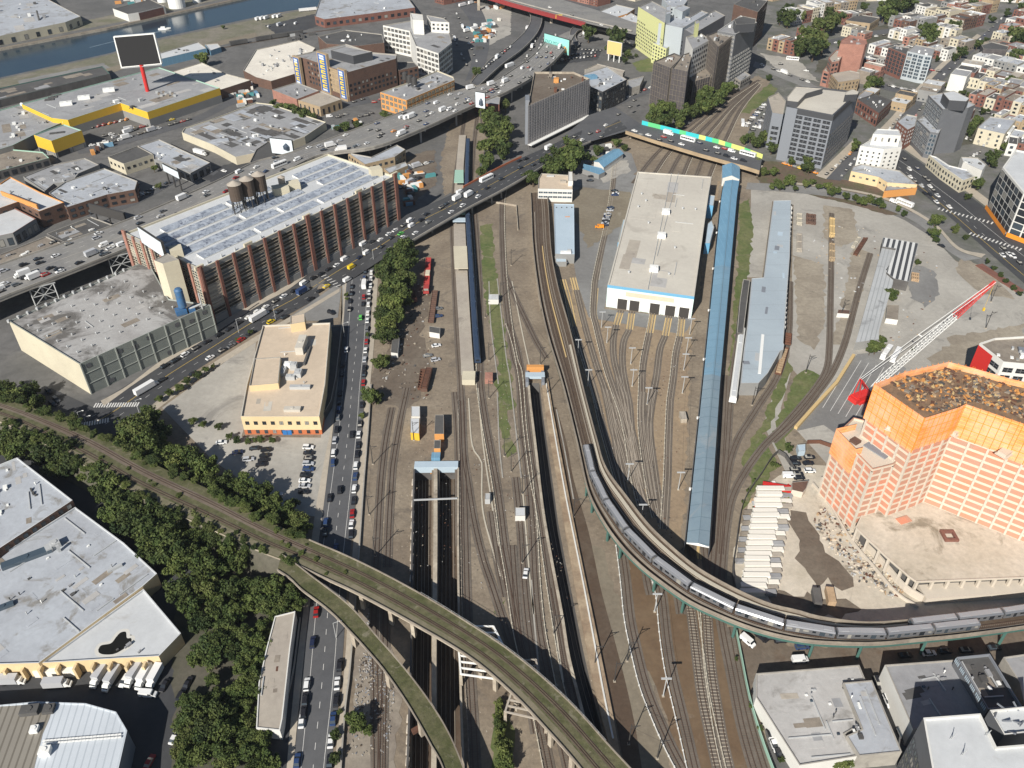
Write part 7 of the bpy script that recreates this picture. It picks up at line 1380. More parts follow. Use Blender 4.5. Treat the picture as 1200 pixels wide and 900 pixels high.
for k,(u,v)in enumerate(((425,297.5),(438,307),(404,395),(394,748),(97,500),(164,486),(105,506),(323,375),(280,390))):
 q=P(u,v);e=thing('street_lamp','grey curved-arm street lamp '+('on the bridge approach kerb','at the avenue junction','on the avenue pavement by the office','under the narrow viaduct','at the shaded corner junction','by the zebra crossing near the cold store','beside the dark junction','on the ramp wall','by the diagonal street kerb')[k],'street lamp',q);mb=MB();mb.bar(q,q+Vector((0,0,8)),(.14,.09),n=6);mb.build('post',M['galv'],e);mb=MB();mb.bar(q+Vector((0,0,8)),q+Vector((2.2,.5,8.6)),.07,n=6);mb.build('arm',M['galv'],e);mb=MB();mb.box(q+Vector((2.4,.5,8.5)),.8,.35,.18);mb.build('lamp_head',M['white_paint'],e)
debris('yard_debris','stones, offcuts and litter strewn over the yard gravel',px("545,560 600,450 650,640 690,720 640,760 560,700 440,660 460,480 560,400 620,380"),.03,600,60,('old_concrete','dark_concrete','rust','roof_dust','sleeper_wood','roof_pale'),.12,.55,.25)
debris('yard_debris','white scraps and dumped rubbish beside the narrow viaduct',px("425,770 465,790 462,830 455,890 410,890 415,800 432,705"),.08,520,61,('roof_pale','roof_pale','old_concrete','roof_dust','bark','dark_concrete','slate_blue'),.15,.8,.3)
debris('yard_debris','small signals, boxes and scraps on the open yard floor',px("670,380 800,395 805,420 795,640 780,660 740,600 690,480"),.04,380,62,('roof_pale','steel_dark','steel_dark','rust','roof_dust'),.15,.5,.35)
debris('yard_debris','pale rubble scattered around the turned brown soil',px("470,330 510,330 512,480 440,470 455,420"),.06,200,63,('roof_pale','rust','bark','old_concrete','roof_dust','dark_concrete'),.2,1.4,.5)
debris('yard_debris','scattered scrap and pallets over the gravel lot',px("930,260 1040,265 1110,310 1100,400 1010,410 960,330"),.06,110,64,('roof_white','rust','plywood','old_concrete'),.3,1.4,.4)
# ================================================================== vehicles
VC={'w':('white',(.74,.74,.73)),'k':('black',(.02,.02,.024)),'g':('grey',(.16,.165,.17)),'s':('silver',(.45,.46,.48)),'b':('blue',(.028,.055,.14)),'r':('red',(.33,.02,.02)),'n':('green',(.12,.5,.1)),'y':('yellow',(.68,.5,.03)),'o':('orange',(.75,.26,.02)),'t':('tan',(.35,.28,.19)),'d':('navy',(.018,.025,.06))}
for k,(nm,c)in VC.items():mat('car_'+nm.replace(' ','_'),c,.3,fine=0)
def loft_(mb,secs,m=0):
 """skin a list of rectangular sections (x, half width, z0, z1)"""
 for(xa,wa,za0,za1),(xb,wb,zb0,zb1)in zip(secs,secs[1:]):
  A=[(xa,-wa,za0),(xa,wa,za0),(xa,wa*.93,za1),(xa,-wa*.93,za1)];B=[(xb,-wb,zb0),(xb,wb,zb0),(xb,wb*.93,zb1),(xb,-wb*.93,zb1)]
  for i in range(4):mb.face([A[i],A[(i+1)%4],B[(i+1)%4],B[i]],m)
 for s_,rv_ in((secs[0],1),(secs[-1],0)):
  x,w_,z0,z1=s_;q=[(x,-w_,z0),(x,w_,z0),(x,w_*.93,z1),(x,-w_*.93,z1)];mb.face(q[::-1]if rv_ else q,m)
def vparts(kind):
 """(body, glass, [wheel x], dims): body and window meshes of one vehicle kind, nose towards +x"""
 b,g,ex=MB(),MB(),MB()
 if kind in('sedan','suv','taxi'):
  su=kind=='suv';hz_,ht=(1.02,1.72)if su else(.9,1.42);Lh=2.35
  loft_(b,[(-Lh,.78,.45,hz_*.92),(-Lh+.15,.9,.3,hz_),(-1.3,.92,.28,hz_+.02),(.9,.92,.28,hz_),(1.6,.9,.3,hz_*.93),(Lh-.12,.85,.32,hz_*.8),(Lh,.74,.42,hz_*.66)])
  x0,x1,x2,x3=(-2.2,-1.95,.35,1.15)if su else(-1.85,-1.15,.2,1.1)
  A=[(x0,-.84,hz_),(x0,.84,hz_),(x3,.82,hz_),(x3,-.82,hz_)];T=[(x1,-.68,ht),(x1,.68,ht),(x2,.66,ht),(x2,-.66,ht)]
  for i in range(4):g.face([A[i],T[i],T[(i+1)%4],A[(i+1)%4]])
  b.box(((x1+x2)/2,0,ht-.02),x2-x1+.08,1.36,.07)
  for y in(-1,1):
   for xa,xb in((-.35,-.25),):b.face([(xa,y*.845,hz_),(xb,y*.845,hz_),(xb,y*.69,ht),(xa,y*.69,ht)])
  wx=(-1.4,1.4);wr=.36 if su else.32;hw=.84
 elif kind=='van':
  loft_(b,[(-2.7,.95,.4,2.1),(-2.6,.98,.35,2.2),(1.3,.98,.35,2.2),(1.9,.96,.35,1.35),(2.6,.9,.38,1.05),(2.72,.82,.45,.85)]);g.face([(1.36,-.86,2.1),(1.92,-.88,1.38),(1.92,.88,1.38),(1.36,.86,2.1)]);
  for y in(-1,1):g.face([(.3,y*.97,1.35),(1.6,y*.97,1.35),(1.2,y*.94,2.0),(.3,y*.94,2.0)])
  wx=(-1.7,1.8);wr=.36;hw=.88
 elif kind in('truck','bigtruck'):
  L=6.2 if kind=='truck' else 10;b.box((-1.2,0,.9),L,2.4,2.6);loft_(ex,[(L/2-1.1,1.05,.5,2.3),(L/2-.2,1.05,.5,2.3),(L/2+.5,1.0,.5,1.35),(L/2+.9,.95,.5,1.2)]);g.face([(L/2-.18,-.9,2.2),(L/2+.5,-.92,1.4),(L/2+.5,.92,1.4),(L/2-.18,.9,2.2)]);ex.box((-1.0,0,.55),L,1.9,.35);wx=(-L/2+.6,L/2-.2);wr=.46;hw=1.0
 else:
  loft_(b,[(-5.9,1.2,.4,2.9),(-5.7,1.27,.35,3.1),(5.7,1.27,.35,3.1),(5.95,1.2,.4,2.9)])
  for y in(-1,1):
   for k in range(6):x=-5.3+k*1.8;g.face([(x,y*1.262,1.5),(x+1.6,y*1.262,1.5),(x+1.6,y*1.235,2.5),(x,y*1.235,2.5)])
  g.face([(5.9,-1.1,1.3),(5.9,1.1,1.3),(5.8,1.1,2.7),(5.8,-1.1,2.7)]);b.box((-3,0,3.08),2.2,1.5,.2);b.box((2.4,0,3.08),1.6,1.4,.15);wx=(-3.6,3.6);wr=.5;hw=1.12
 return b,g,ex,wx,wr,hw
VM={}
def meshes(kind,col):
 if(kind,col)in VM:return VM[(kind,col)]
 b,g,ex,wx,wr,hw=vparts(kind);bm_=M['car_'+VC[col][0].replace(' ','_')]
 def me(nm,mb,ms):
  x=bpy.data.meshes.new(nm);x.from_pydata([tuple(v)for v in mb.v],[],mb.f)
  for q in ms:x.materials.append(q)
  if len(ms)>1:x.polygons.foreach_set('material_index',mb.m)
  x.update();return x
 key=('wheel',wr)
 if key not in VM:mb=MB();mb.bar((0,-.11,0),(0,.11,0),wr,n=10);VM[key]=me('wheel',mb,[M['black_paint']])
 allm=MB()
 for src,idx in((b,0),(g,1),(ex,2)):
  for f in src.f:allm.face([src.v[i]for i in f],idx)
 for x in wx:
  for y in(-hw,hw):allm.bar((x,y-.11,wr),(x,y+.11,wr),wr,3,8)
 VM[(kind,col)]=(me('body',b,[bm_]),me('window_glass',g,[M['glass']]),me('cab',ex,[M['white_paint']])if ex.v else None,VM[key],wx,wr,hw,me('vehicle',allm,[bm_,M['glass'],M['white_paint'],M['black_paint']]));return VM[(kind,col)]
NAMES={'sedan':('parked_car','car','car'),'suv':('parked_suv','SUV','car'),'van':('delivery_van','van','van'),'truck':('box_truck','box truck','truck'),'bigtruck':('lorry','long box truck','truck'),'bus':('city_bus','bus','bus'),'taxi':('taxi','taxi','car')}
USED={}
SPEC=[]
def vehicle(kind,col,loc,ang,label,group,near):SPEC.append((kind,col,Vector(loc)+Vector((0,0,.02)),ang,label,group,near))
def build_vehicles(limit=300):
 SPEC.sort(key=lambda s:s[2].xy.length);nc=0;far={}
 for kind,col,loc,ang,label,group,near in SPEC:
  bo,gl,ca,wh,wx,wr,hw,al=meshes(kind,col);nm,word,cat=NAMES[kind]
  if cat=='car':
   nc+=1
   if nc>limit:far.setdefault(col,[]).append((kind,loc,ang));continue
  if not near:
   o=bpy.data.objects.new(nm,al);COL.objects.link(o);o.location=loc;o.rotation_euler.z=ang;tag(o,label,cat,group);continue
  e=thing(nm,label,cat,loc,group);e.rotation_euler.z=ang
  for m_,n_ in((bo,'body'),(gl,'window_glass'),(ca,'cab')):
   if m_:o=bpy.data.objects.new(n_,m_);COL.objects.link(o);o.parent=e
  for x in wx:
   for y in(-hw,hw):o=bpy.data.objects.new('wheel',wh);COL.objects.link(o);o.parent=e;o.location=(x,y,wr)
 mb=MB();ms=[M['glass'],M['white_paint'],M['black_paint']]
 for col,L in far.items():
  ms.append(M['car_'+VC[col][0]]);idx=len(ms)-1
  for kind,loc,ang in L:
   al=meshes(kind,col)[7];T=Matrix.Translation(loc)@Matrix.Rotation(ang,4,'Z');vs=[T@v.co for v in al.vertices]
   for p in al.polygons:mb.face([vs[i]for i in p.vertices],(idx,0,1,2)[p.material_index])
 if mb.v:tag(mb.build('distant_cars',ms),'mass of small cars parked and queuing in the far streets',None,None,'stuff')
CODE={'T':('truck','w'),'U':('bus','w'),'W':('van','w'),'K':('suv','k'),'G':('suv','g'),'S':('suv','s'),'B':('van','b'),'R':('suv','r'),'Y':('van','y'),'O':('van','o'),'L':('bigtruck','w'),'N':('truck','s'),'X':('truck','b'),'D':('suv','d')}
def kc(c):return CODE.get(c)or('sedan',c)
crng=random.Random(11)
def at_cars(lst,ang_of,where,frm,group,zf=lambda u:.1,near=True):
 """lst: (u, v, code) in picture pixels; ang_of: direction of travel given as two pixels or an angle"""
 if not isinstance(ang_of,(int,float)):a,b=P(*ang_of[0]),P(*ang_of[1]);ang0=math.atan2((b-a).y,(b-a).x)
 else:ang0=ang_of
 for i,(u,v,c)in enumerate(lst):
  kind,col=kc(c)
  if kind=='sedan' and crng.random()<.3:kind='suv'
  loc=P(u,v,zf(u)+.7);loc.z=zf(u);ang=ang0+R(crng.uniform(-2,2))
  vehicle(kind,col,loc,ang,f'{VC[col][0]} {NAMES[kind][1]} {where}, {NTH[i]} {frm}',group,near)
def row(a,b,pat,where,frm,group,zf=lambda u:.1,near=False,perp=None):
 n=len(pat);A,B=Vector((*a,0)),Vector((*b,0));wa,wb=P(*a),P(*b);ang=math.atan2((wb-wa).y,(wb-wa).x)if perp is None else perp;i=0
 for k,c in enumerate(pat):
  if c=='.':continue
  kind,col=kc(c)
  if kind=='sedan' and crng.random()<.3:kind='suv'
  q=wa.lerp(wb,(k+.5)/n);f=(k+.5)/n;u=a[0]+(b[0]-a[0])*f;loc=Vector((q.x,q.y,zf(u)))
  if zf(u)>3:loc=P(u,a[1]+(b[1]-a[1])*f,zf(u))
  vehicle(kind,col,loc,ang+R(crng.uniform(-2.5,2.5)),f'{VC[col][0]} {NAMES[kind][1]} {where}, {NTH[i]} {frm}',group,near);i+=1
def L4(c,r,s):return[((300*c+float(a)/4),(225*r+float(b)/4),k)for a,b,k in(x.split(',')for x in s.split())]
at_cars(L4(1,3,"345,868,k 350,772,w 361,668,b 376,582,k 380,502,w 392,418,k")+L4(1,2,"446,703,k 447,656,w 451,606,r 458,545,k 461,490,w 465,432,b 468,381,w 474,327,k 479,285,k 481,236,w 487,186,k 493,144,g 496,96,k")+L4(1,1,"503,892,r 506,852,k 508,824,k 509,783,s 513,740,w 517,700,r 520,640,g 522,600,w 524,566,w 527,526,w 531,495,k 531,468,w 537,436,w 540,404,w 541,376,w"),((392,850),(432,400)),'at the yard-side kerb of the avenue','up from the picture bottom','cars parked along the yard-side kerb of the avenue')
at_cars(L4(1,3,"192,865,b 214,680,w 224,636,k 230,577,k 238,507,w 266,310,d 282,168,r")+L4(1,2,"322,694,k 327,648,b 345,532,k 361,367,b 363,321,w 368,262,s 378,212,k 385,155,g 388,118,b 391,78,k 395,40,k")+L4(1,1,"404,850,k 409,805,k 423,737,w 438,548,k 440,510,k 446,474,k 449,442,k"),((352,800),(404,360)),'at the office-side kerb of the avenue','up from the picture bottom','cars parked along the office-side kerb of the avenue')
at_cars(L4(1,2,"374,768,b 392,495,k 449,235,k")+L4(1,1,"490,587,n 502,523,k 505,490,r 508,437,T 508,402,b 512,372,k"),((395,620),(418,350)),'driving on the avenue','up from the mossy viaduct','traffic on the avenue')
zs=lambda u:rise(u)+.02
at_cars(L4(0,1,"772,815,k 822,789,k 868,760,w 918,731,k 970,702,k 1028,668,k 1074,641,k 1120,613,k 1166,585,w")+L4(1,1,"8,560,w 45,537,w 90,511,k 130,486,w 178,462,k 225,427,W 270,402,k 305,382,k 340,361,k 378,341,w 416,313,W 486,305,d 519,284,W 503,243,W 545,232,k 583,222,w 622,195,w 652,178,w 690,157,k 722,134,W"),((200,425),(400,300)),'at the loft-side kerb','up from the cold store','cars along the loft-side kerb',zs)
at_cars(L4(0,2,"690,22,L 760,-20,k")+L4(0,1,"905,850,k 985,775,w 1042,742,k 1085,718,g 1130,692,r 1172,662,k")+L4(1,1,"18,585,L 70,607,y 105,560,k 135,585,k 222,467,X 255,500,k 300,462,k 330,440,y 428,411,W 448,351,Y 592,255,k 637,213,k 679,193,n 686,211,w 730,157,W 747,191,w 776,130,k 800,102,k 808,140,g 870,72,K 893,55,k 915,92,w 945,30,T 970,62,w 1000,14,T 1042,20,w 1085,-20,k"),((200,440),(440,300)),'driving the diagonal street','up from the cold store','traffic on the diagonal street',zs)
at_cars(L4(1,0,"1080,840,U 1150,838,k 1000,888,k 955,900,W"),((540,225),(600,198)),'on the road bridge over the dark blue train','from the billboard side','traffic on the road bridge',zs)
at_cars(L4(2,0,"40,785,k 65,743,k 35,752,k 100,772,k 135,757,k 175,695,T 295,640,k 330,655,w 368,625,K 405,615,r 440,585,w 420,640,k 500,535,k 555,500,k 575,470,k"),((610,190),(690,150)),'on the street below the scaffolded block','up from the road bridge','traffic below the scaffolded block',zs,False)
at_cars(L4(2,0,"575,612,w 605,630,g 640,632,w 690,655,k 735,628,T 712,640,r 745,660,k 795,675,w 825,655,U 880,668,d 910,703,k 960,690,w 998,695,r 1030,708,W 965,717,k 1005,730,k 1042,742,w 1105,725,U 1085,752,k"),((745,155),(870,190)),'queuing on the mural bridge','from the netted towers','traffic on the mural bridge',lambda u:6.83,False)
zE=lambda u:zx+.04
at_cars(L4(0,1,"20,430,w 75,433,g 0,465,k 110,340,k 260,297,w 235,355,k 272,360,k 115,400,k 170,396,T 213,386,R 370,330,k 435,290,N 484,290,k 515,262,w 570,245,W 655,145,k 250,235,k 700,160,w")+L4(1,0,"110,775,U 465,685,g 520,670,w 580,640,k 645,613,o 705,593,r 765,565,k 718,548,U 825,528,w 878,516,T 945,488,w 1000,468,w 1085,428,k 1105,418,r 1124,406,k 1130,415,k 1170,382,T 1192,310,L"),((100,300),(420,165)),'on the elevated expressway','from the cold store end','traffic on the expressway',zE,False)
at_cars(L4(1,2,"245,295,w 248,321,k 250,346,k 245,372,s 245,398,b 233,427,k 228,451,w 228,476,s 225,504,k"),0.0,'in the car park column beside the avenue','down from the office','cars in the office car park column',lambda u:.08)
at_cars(L4(1,2,"48,308,k 42,333,k 35,355,k 25,376,k 98,517,s")+L4(0,2,"1038,272,w 1115,318,d 1165,352,s 1195,300,k"),R(10),'in the shaded part of the car park','from the middle','cars in the shaded office car park',lambda u:.08)
at_cars(Q(0,0,1,"0,0")and[(388,366,'k'),(66,468,'G'),(62,473,'k'),(57,458,'K')],R(-35),'standing at the far side of the street junction','in order','cars near the shaded junction',lambda u:.1)
z3=Q(820,500,7.5,"845,275 965,265 838,322 955,318 840,372 862,412 875,445 970,385 785,430");at_cars([(a,b,c)for(a,b),c in zip(z3,'kkkkkkkwW')],R(2),'in the fenced site car park','from the fence corner','cars in the site car park',lambda u:.08)
at_cars(L4(3,1,"553,758,U 597,770,U"),((1036,422),(1046,406)),'parked on the lot beside the crane boom','from the corrugated shed','white coaches by the crane',lambda u:.1)
at_cars(L4(0,3,"466,474,N 522,490,N 584,492,w 627,470,N 674,482,T 724,484,T 770,512,k"),R(-100),'backed up to the white-roofed works','from the white container','trucks at the works loading yard',lambda u:.05)
at_cars(L4(0,3,"695,553,W"),R(-3),'standing crosswise in the shaded loading yard','alone','vans in the loading yard',lambda u:.05);at_cars(L4(0,3,"275,510,N 60,495,N"),R(2),'in the shade between works and metal warehouse','from the white container','trucks in the loading yard shade',lambda u:.05)
e=thing('shipping_container','very long white container along the works wall','container',P(70,790));q=P(70,789);mb=MB();mb.box(q,14,3,3,R(1));mb.build('body',M['stack_white'],e);mb=MB();mb.box(q+Vector((7.05,.12,.1)),.1,2.8,2.7,R(1));mb.build('door',M['roof_dark'],e)
at_cars(L4(0,3,"818,755,w 880,500,k 700,870,r 850,555,k"),R(80),'below the trees by the metal warehouse','down from the works','cars below the trees',lambda u:.06)
at_cars(L4(2,1,"462,72,d 458,84,s 448,102,s 446,112,d 441,124,s 439,134,k 436,144,s 434,153,d 482,12,b 486,5,w")+L4(2,0,"365,845,k 372,825,k 480,893,k 1,1,k")[:3],R(175),'in the police row beside the workshop','down from the signal building','cars parked beside the workshop',lambda u:.06);at_cars(L4(2,1,"410,163,O"),R(175),'parked at the foot of the police row','alone','works vans',lambda u:.06)
at_cars(L4(1,1,"855,545,g 855,580,b 845,718,w 805,765,g 842,785,s"),R(20),'parked on the turned brown soil','down from the red machine','vehicles on the brown soil',lambda u:.06)
at_cars(L4(2,1,"240,330,W"),R(10),'nosed up to the pale blue hall','alone','works trucks',lambda u:.06)
at_cars(L4(3,3,"150,392,W 160,330,b 20,285,k 60,300,k 645,370,k 755,360,w 830,350,k 930,345,k 1060,335,k"),R(4),'in the street below the elevated trains','from the green fence','cars below the elevated trains',lambda u:.08)
at_cars(L4(3,3,"515,500,k 562,585,w 600,655,s 630,745,g"),((1024,790),(1060,870)),'in the alley between the corner workshops','down from the street','cars in the workshop alley',lambda u:.08);at_cars(L4(3,3,"15,735,k 50,830,k 30,790,w")+L4(2,3,"1145,560,k 1170,635,k"),((885,815),(915,890)),'parked beside the green fence','down the workshop wall','cars by the green fence',lambda u:.08);at_cars(L4(2,3,"1105,305,W 1170,285,k"),R(-50),'on the dirt under the metro viaduct','from the tracks','cars under the metro viaduct',lambda u:.08)
at_cars([(560.5-0,0,'k')][:0]+[(616,671.5,'w')],R(84),'beside the middle tracks above the mossy viaduct','alone','works vehicles',lambda u:.06)
g_='cars parked in the right-hand streets'
row((1036,160),(1080,105),'kwkgskwkks.','at the near kerb of the long street','up from the white tower',g_);row((1052,168),(1092,108),'kwskrkgkw','at the far kerb of the long street','up from the white tower',g_);row((1096,98),(1180,16),'kwkg.kskwbkkgwk','on the upper long street','up from the crossing',g_)
row((1040,101),(1074,108),'kwksgkw','along the cross street near the glass block','from the brick tower',g_);row((1140,122),(1230,146),'skwkgrkwbkwk','in front of the cross street terrace','from the grid tower',g_);row((1146,130),(1210,148),'gkwkrksk','on the far side of the cross street','from the grid tower',g_)
row((966,207),(1004,174),'kkwgkok','beside the gridded office block','up from the red soil bank',g_);row((984,210),(1004,184),'gkws','opposite the gridded office block','up from the red soil bank',g_);row((917,192),(958,204),'oogykoo','below the gridded office block','from the tree',g_);row((1125,160),(1155,172),'rwkwgs','in the small lot by the pale yellow house','from the grid tower',g_,perp=R(60));row((1135,186),(1150,178),'kwsk','in the second row by the pale yellow house','from the grid tower',g_,perp=R(60))
at_cars(L4(3,0,"640,745,k 663,792,w 700,788,d 735,830,k 668,828,w 752,845,k 720,870,s 690,850,k 760,872,w 775,890,k"),((1060,185),(1120,235)),'waiting on the boulevard','down from the red brick house',g_,lambda u:.12,False)
at_cars(L4(3,1,"760,10,k 795,15,w 790,45,w 850,68,w 735,5,k 1105,265,k 1130,290,w 1150,300,w 1180,330,k 1100,295,w"),((1060,185),(1120,235)),'stopped on the boulevard by the glass tower','down from the corner shops',g_,lambda u:.12,False);at_cars(L4(3,1,"812,250,k"),R(120),'on the quiet road beside the street trees','alone',g_,lambda u:.14,False)
at_cars(L4(3,1,"640,55,U 590,45,W"),((1045,237),(1062,244)),'parked by the red soil bank','from the workshops',g_,lambda u:.1,False)
row((872,150),(897,122),'swkwbwksw','in the lot beside the throat tracks, outer row','from the bridge',g_,perp=R(150));row((880,155),(902,130),'kwdskwb','in the lot beside the throat tracks, inner row','from the bridge',g_,perp=R(150));at_cars(L4(2,0,"1080,580,L 1160,595,W 1160,575,d"),R(80),'backing out by the throat tracks','from the fence',g_,lambda u:.08,False)
at_cars(L4(3,0,"115,278,U 180,330,w 60,300,k"),R(-20),'near the street trees by the brick tower','from the throat',g_,lambda u:.1,False)
g_='vehicles in the warehouse district'
row((106,151),(152,140),'krrorwo','in the row under the yellow wall','from the loading block',g_,perp=R(75));row((120,161),(205,140),'kw.kNkrk.wky','along the grey wall of the storage warehouse','from the loading block',g_);row((130,163),(260,118),'wkTk.kwr.ykW.kkgk','on the street below the yellow wall','from the loading block',g_);row((104,172),(128,166),'wkw','outside the yellow loading block','from the garage doors',g_)
at_cars(L4(0,0,"940,720,L 1050,800,w 1145,725,w 1155,715,k 1135,730,s"),R(-30),'in the yard by the cream parapet','from the workshop',g_,lambda u:.08,False)
row((262,110),(300,101),'gwkgtkg','in the scrap yard right of the yellow warehouse','from the wall',g_);row((300,24),(330,20),'TTT.TT','in the riverside lorry park','from the river',g_,perp=R(70));row((312,32),(350,28),'w.Nw.W','in the riverside lorry park, inner row','from the river',g_,perp=R(70));row((352,14),(372,12),'LL','beside the printing works','from the river',g_)
at_cars(L4(1,0,"345,545,W 385,548,k 400,540,k 420,535,g 460,560,k 490,545,k 520,540,k 540,530,k 555,478,r 585,465,r"),R(20),'in the street by the bannered factory','from the tan-roofed building',g_,lambda u:.08,False)
row((470,202),(508,190),'gTwNkwg','in the cluttered yard under the expressway','from the loft',g_);row((468,222),(500,206),'kwNgkw','in the cluttered yard beside the loft end','from the loft',g_);row((478,228),(470,212),'bkw','by the gable end of the loft','from the bridge',g_)
row((566,82),(600,54),'kwkkwT.krkw','on the narrow tunnel ramp','up from the expressway',g_,lambda u:4.1);row((604,92),(630,44),'wkNwkkw.kTkwk','on the main tunnel approach, first lane','up from the toll',g_);row((615,94),(640,40),'rkwwkTk.wwkgk','on the main tunnel approach, second lane','up from the toll',g_);row((632,84),(652,40),'kwk.gwkTkw','on the main tunnel approach, third lane','up from the toll',g_)
row((648,72),(700,66),'kkwrkgkswkkr','in the open car park behind the turquoise billboard','from the ramps',g_,perp=R(70));row((672,58),(706,60),'kkgkkwkk','in the upper car park behind the turquoise billboard','from the ramps',g_,perp=R(70));row((540,8),(592,-6),'LwTo.wrwTkw','in the depot under the red bridge','from the white factory',g_);row((545,38),(580,28),'TwLowrNw','in the scrap depot beside the white factory','from the factory',g_);row((548,52),(582,42),'wrTwwoNw','in the crowded scrap depot, lower row','from the factory',g_);row((640,8),(735,40),'w..k...w..k','on the red steel bridge','from the water side',g_,lambda u:13.1)
at_cars(L4(0,1,"620,20,k 660,12,s 690,5,k 870,5,k"),R(20),'beside the sunken brick workshop','along the wall',g_,lambda u:.08,False);row((120,232),(165,215),'kkwkg','outside the sunken-roofed brick workshop','along the wall',g_)
bt=thing('motor_boat','small white motor boat with a wake on the dark river','boat',P(192.5,34.5,-2.2));q=P(192.5,34.5,-2.2);mb=MB();rz=R(12);loft_(mb,[(-6,1.8,0,1.3),(2,2.0,0,1.4),(5,1.1,.2,1.7),(7,.1,.6,1.9)]);o=mb.build('hull',M['white_paint'],bt,at=(0,0,0));o.location=(0,0,0);mb=MB();mb.box((-1,0,1.3),4.4,2.6,1.6);o2=mb.build('cabin',M['white_paint'],bt,at=(0,0,0));o2.location=(0,0,0);mb=MB();mb.box((1.3,0,1.8),.2,2.4,.8);o3=mb.build('windscreen',M['glass'],bt,at=(0,0,0));bt.rotation_euler.z=rz
mb=MB();w_=W(px("188,36.5 188,38 160,43.5 130,50 100,58 100,56 130,48 160,41.5"),0);mb.face(ccw([P(u,v,-2.18)for u,v in px("188,36.2 188,37.4 150,44.8 105,56 105,55.2 150,43.8")]));o=mb.build('wake_foam',mat('foam',(.16,.21,.25),.6,(.08,.12,.16),.3,.5,.2,2));o['kind']='stuff'
# ================================================================== trees
TR=random.Random(21)
def crown_mesh(seed,n,leaf,lobes,flat=.85):
 """leaf clumps through a lumpy volume of unit radius"""
 rg=random.Random(seed);L=[(Vector((0,0,0)),.62)]
 for _ in range(lobes):
  d=Vector((rg.gauss(0,1),rg.gauss(0,1),rg.gauss(0,.75)));d.normalize();L.append((d*rg.uniform(.35,.86),rg.uniform(.16,.42)))
 vs,fs,ms=[],[],[]
 for k in range(n):
  c,r_=L[0]if rg.random()<.22 else rg.choice(L[1:]);d=Vector((rg.gauss(0,1),rg.gauss(0,1),rg.gauss(0,1)));d.normalize();p=c+d*r_*(rg.random()**.4);p.z*=flat
  nrm=(d*1.0+Vector((rg.gauss(0,.8),rg.gauss(0,.8),rg.gauss(0,.8)+.3))).normalized();x=nrm.orthogonal().normalized();y=nrm.cross(x);a=rg.uniform(0,6.28);x,y=x*math.cos(a)+y*math.sin(a),y*math.cos(a)-x*math.sin(a);s=leaf*rg.uniform(.6,1.4);i=len(vs)
  vs+=[p-x*s-y*s*.5,p+x*s*.2-y*s*.7,p+x*s+y*s*.1,p-x*s*.1+y*s*.75];fs.append((i,i+1,i+2,i+3));ms.append(0 if rg.random()<.8 else 1)
 me=bpy.data.meshes.new('crown');me.from_pydata([tuple(v)for v in vs],[],fs);return me,ms
def trunk_mesh(seed):
 rg=random.Random(seed);mb=MB();mb.bar((0,0,-1.3),(.02,.03,-.35),(.085,.06),n=7)
 for k in range(5):a=k*1.26+rg.random();e_=Vector((.5*math.cos(a),.5*math.sin(a),rg.uniform(-.1,.35)));m_=Vector((.02,.03,-.38)).lerp(e_,.5)+Vector((0,0,.06));mb.bar((.02,.03,-.4),m_,(.045,.03),n=5);mb.bar(m_,e_,(.03,.012),n=5)
 me=bpy.data.meshes.new('trunk');me.from_pydata([tuple(v)for v in mb.v],[],mb.f);me.materials.append(M['bark']);return me
CR={}
for nm,(a,b)in{'dark':('leaf_dark','leaf_mid'),'mid':('leaf_mid','leaf_dark'),'light':('leaf_light','leaf_mid'),'red':('leaf_red','leaf_mid')}.items():
 CR[nm]=[]
 for s in range(3):
  me,ms=crown_mesh(s*17+len(nm),3200,.072,17+s*4);me.materials.append(M[a]);me.materials.append(M[b]);me.polygons.foreach_set('material_index',ms);me.update();CR[nm].append(me)
FAR={}
for nm in('dark','mid','light'):
 me,ms=crown_mesh(91+len(nm),1300,.115,9);me.materials.append(CR[nm][0].materials[0]);me.materials.append(CR[nm][0].materials[1]);me.polygons.foreach_set('material_index',ms);me.update();FAR[nm]=me
TK=[trunk_mesh(1),trunk_mesh(2)]
def tree(u,v,rp,kind,label,group,z0=0.0,name='tree',hk=1.0,sq=1.0):
 """u, v: crown centre and rp: crown radius, as measured on the photograph"""
 Rw=rp*1.08
 for _ in range(3):
  zc=z0+Rw*(1.15 if rp>5 else 1.0)*hk;q=P(u,v,zc);dep=q.y*CT+(H-zc)*ST;Rw=rp*1.08*dep/F
 zc=z0+Rw*1.15*hk;q=P(u,v,zc);e=thing(name,label,'tree' if name=='tree' else 'shrub',(q.x,q.y,z0),group);far=dep>560 or rp<4.2
 me=FAR.get(kind,CR[kind][0])if far else CR[kind][TR.randrange(3)];o=bpy.data.objects.new('crown',me);COL.objects.link(o);o.parent=e;o.location=(0,0,zc-z0);o.rotation_euler=(0,0,TR.uniform(0,6.28));o.scale=(Rw,Rw*TR.uniform(.8,1.2),Rw*TR.uniform(.8,1.3)*hk*sq)
 o=bpy.data.objects.new('trunk',TR.choice(TK));COL.objects.link(o);o.parent=e;o.location=(0,0,zc-z0);o.rotation_euler=(0,0,TR.uniform(0,6.28));s=(zc-z0)/1.3;o.scale=(min(Rw,s),min(Rw,s),s)
def trees(lst,desc,frm,group,z0=0.0,name='tree',hk=1.0):
 n=0;name='shrub' if 'bush ' in desc else name
 for u,v,r_,k in lst:
  if name=='tree' and k!='r':k=TR.choice(k*5+'dmml')
  tree(u,v,r_,{'d':'dark','m':'mid','l':'light','r':'red'}[k],f"{dict(d='dark green', m='green', l='light green', r='russet')[k]} {desc}, {NTH[n]} {frm}",group,z0,name,hk);n+=1
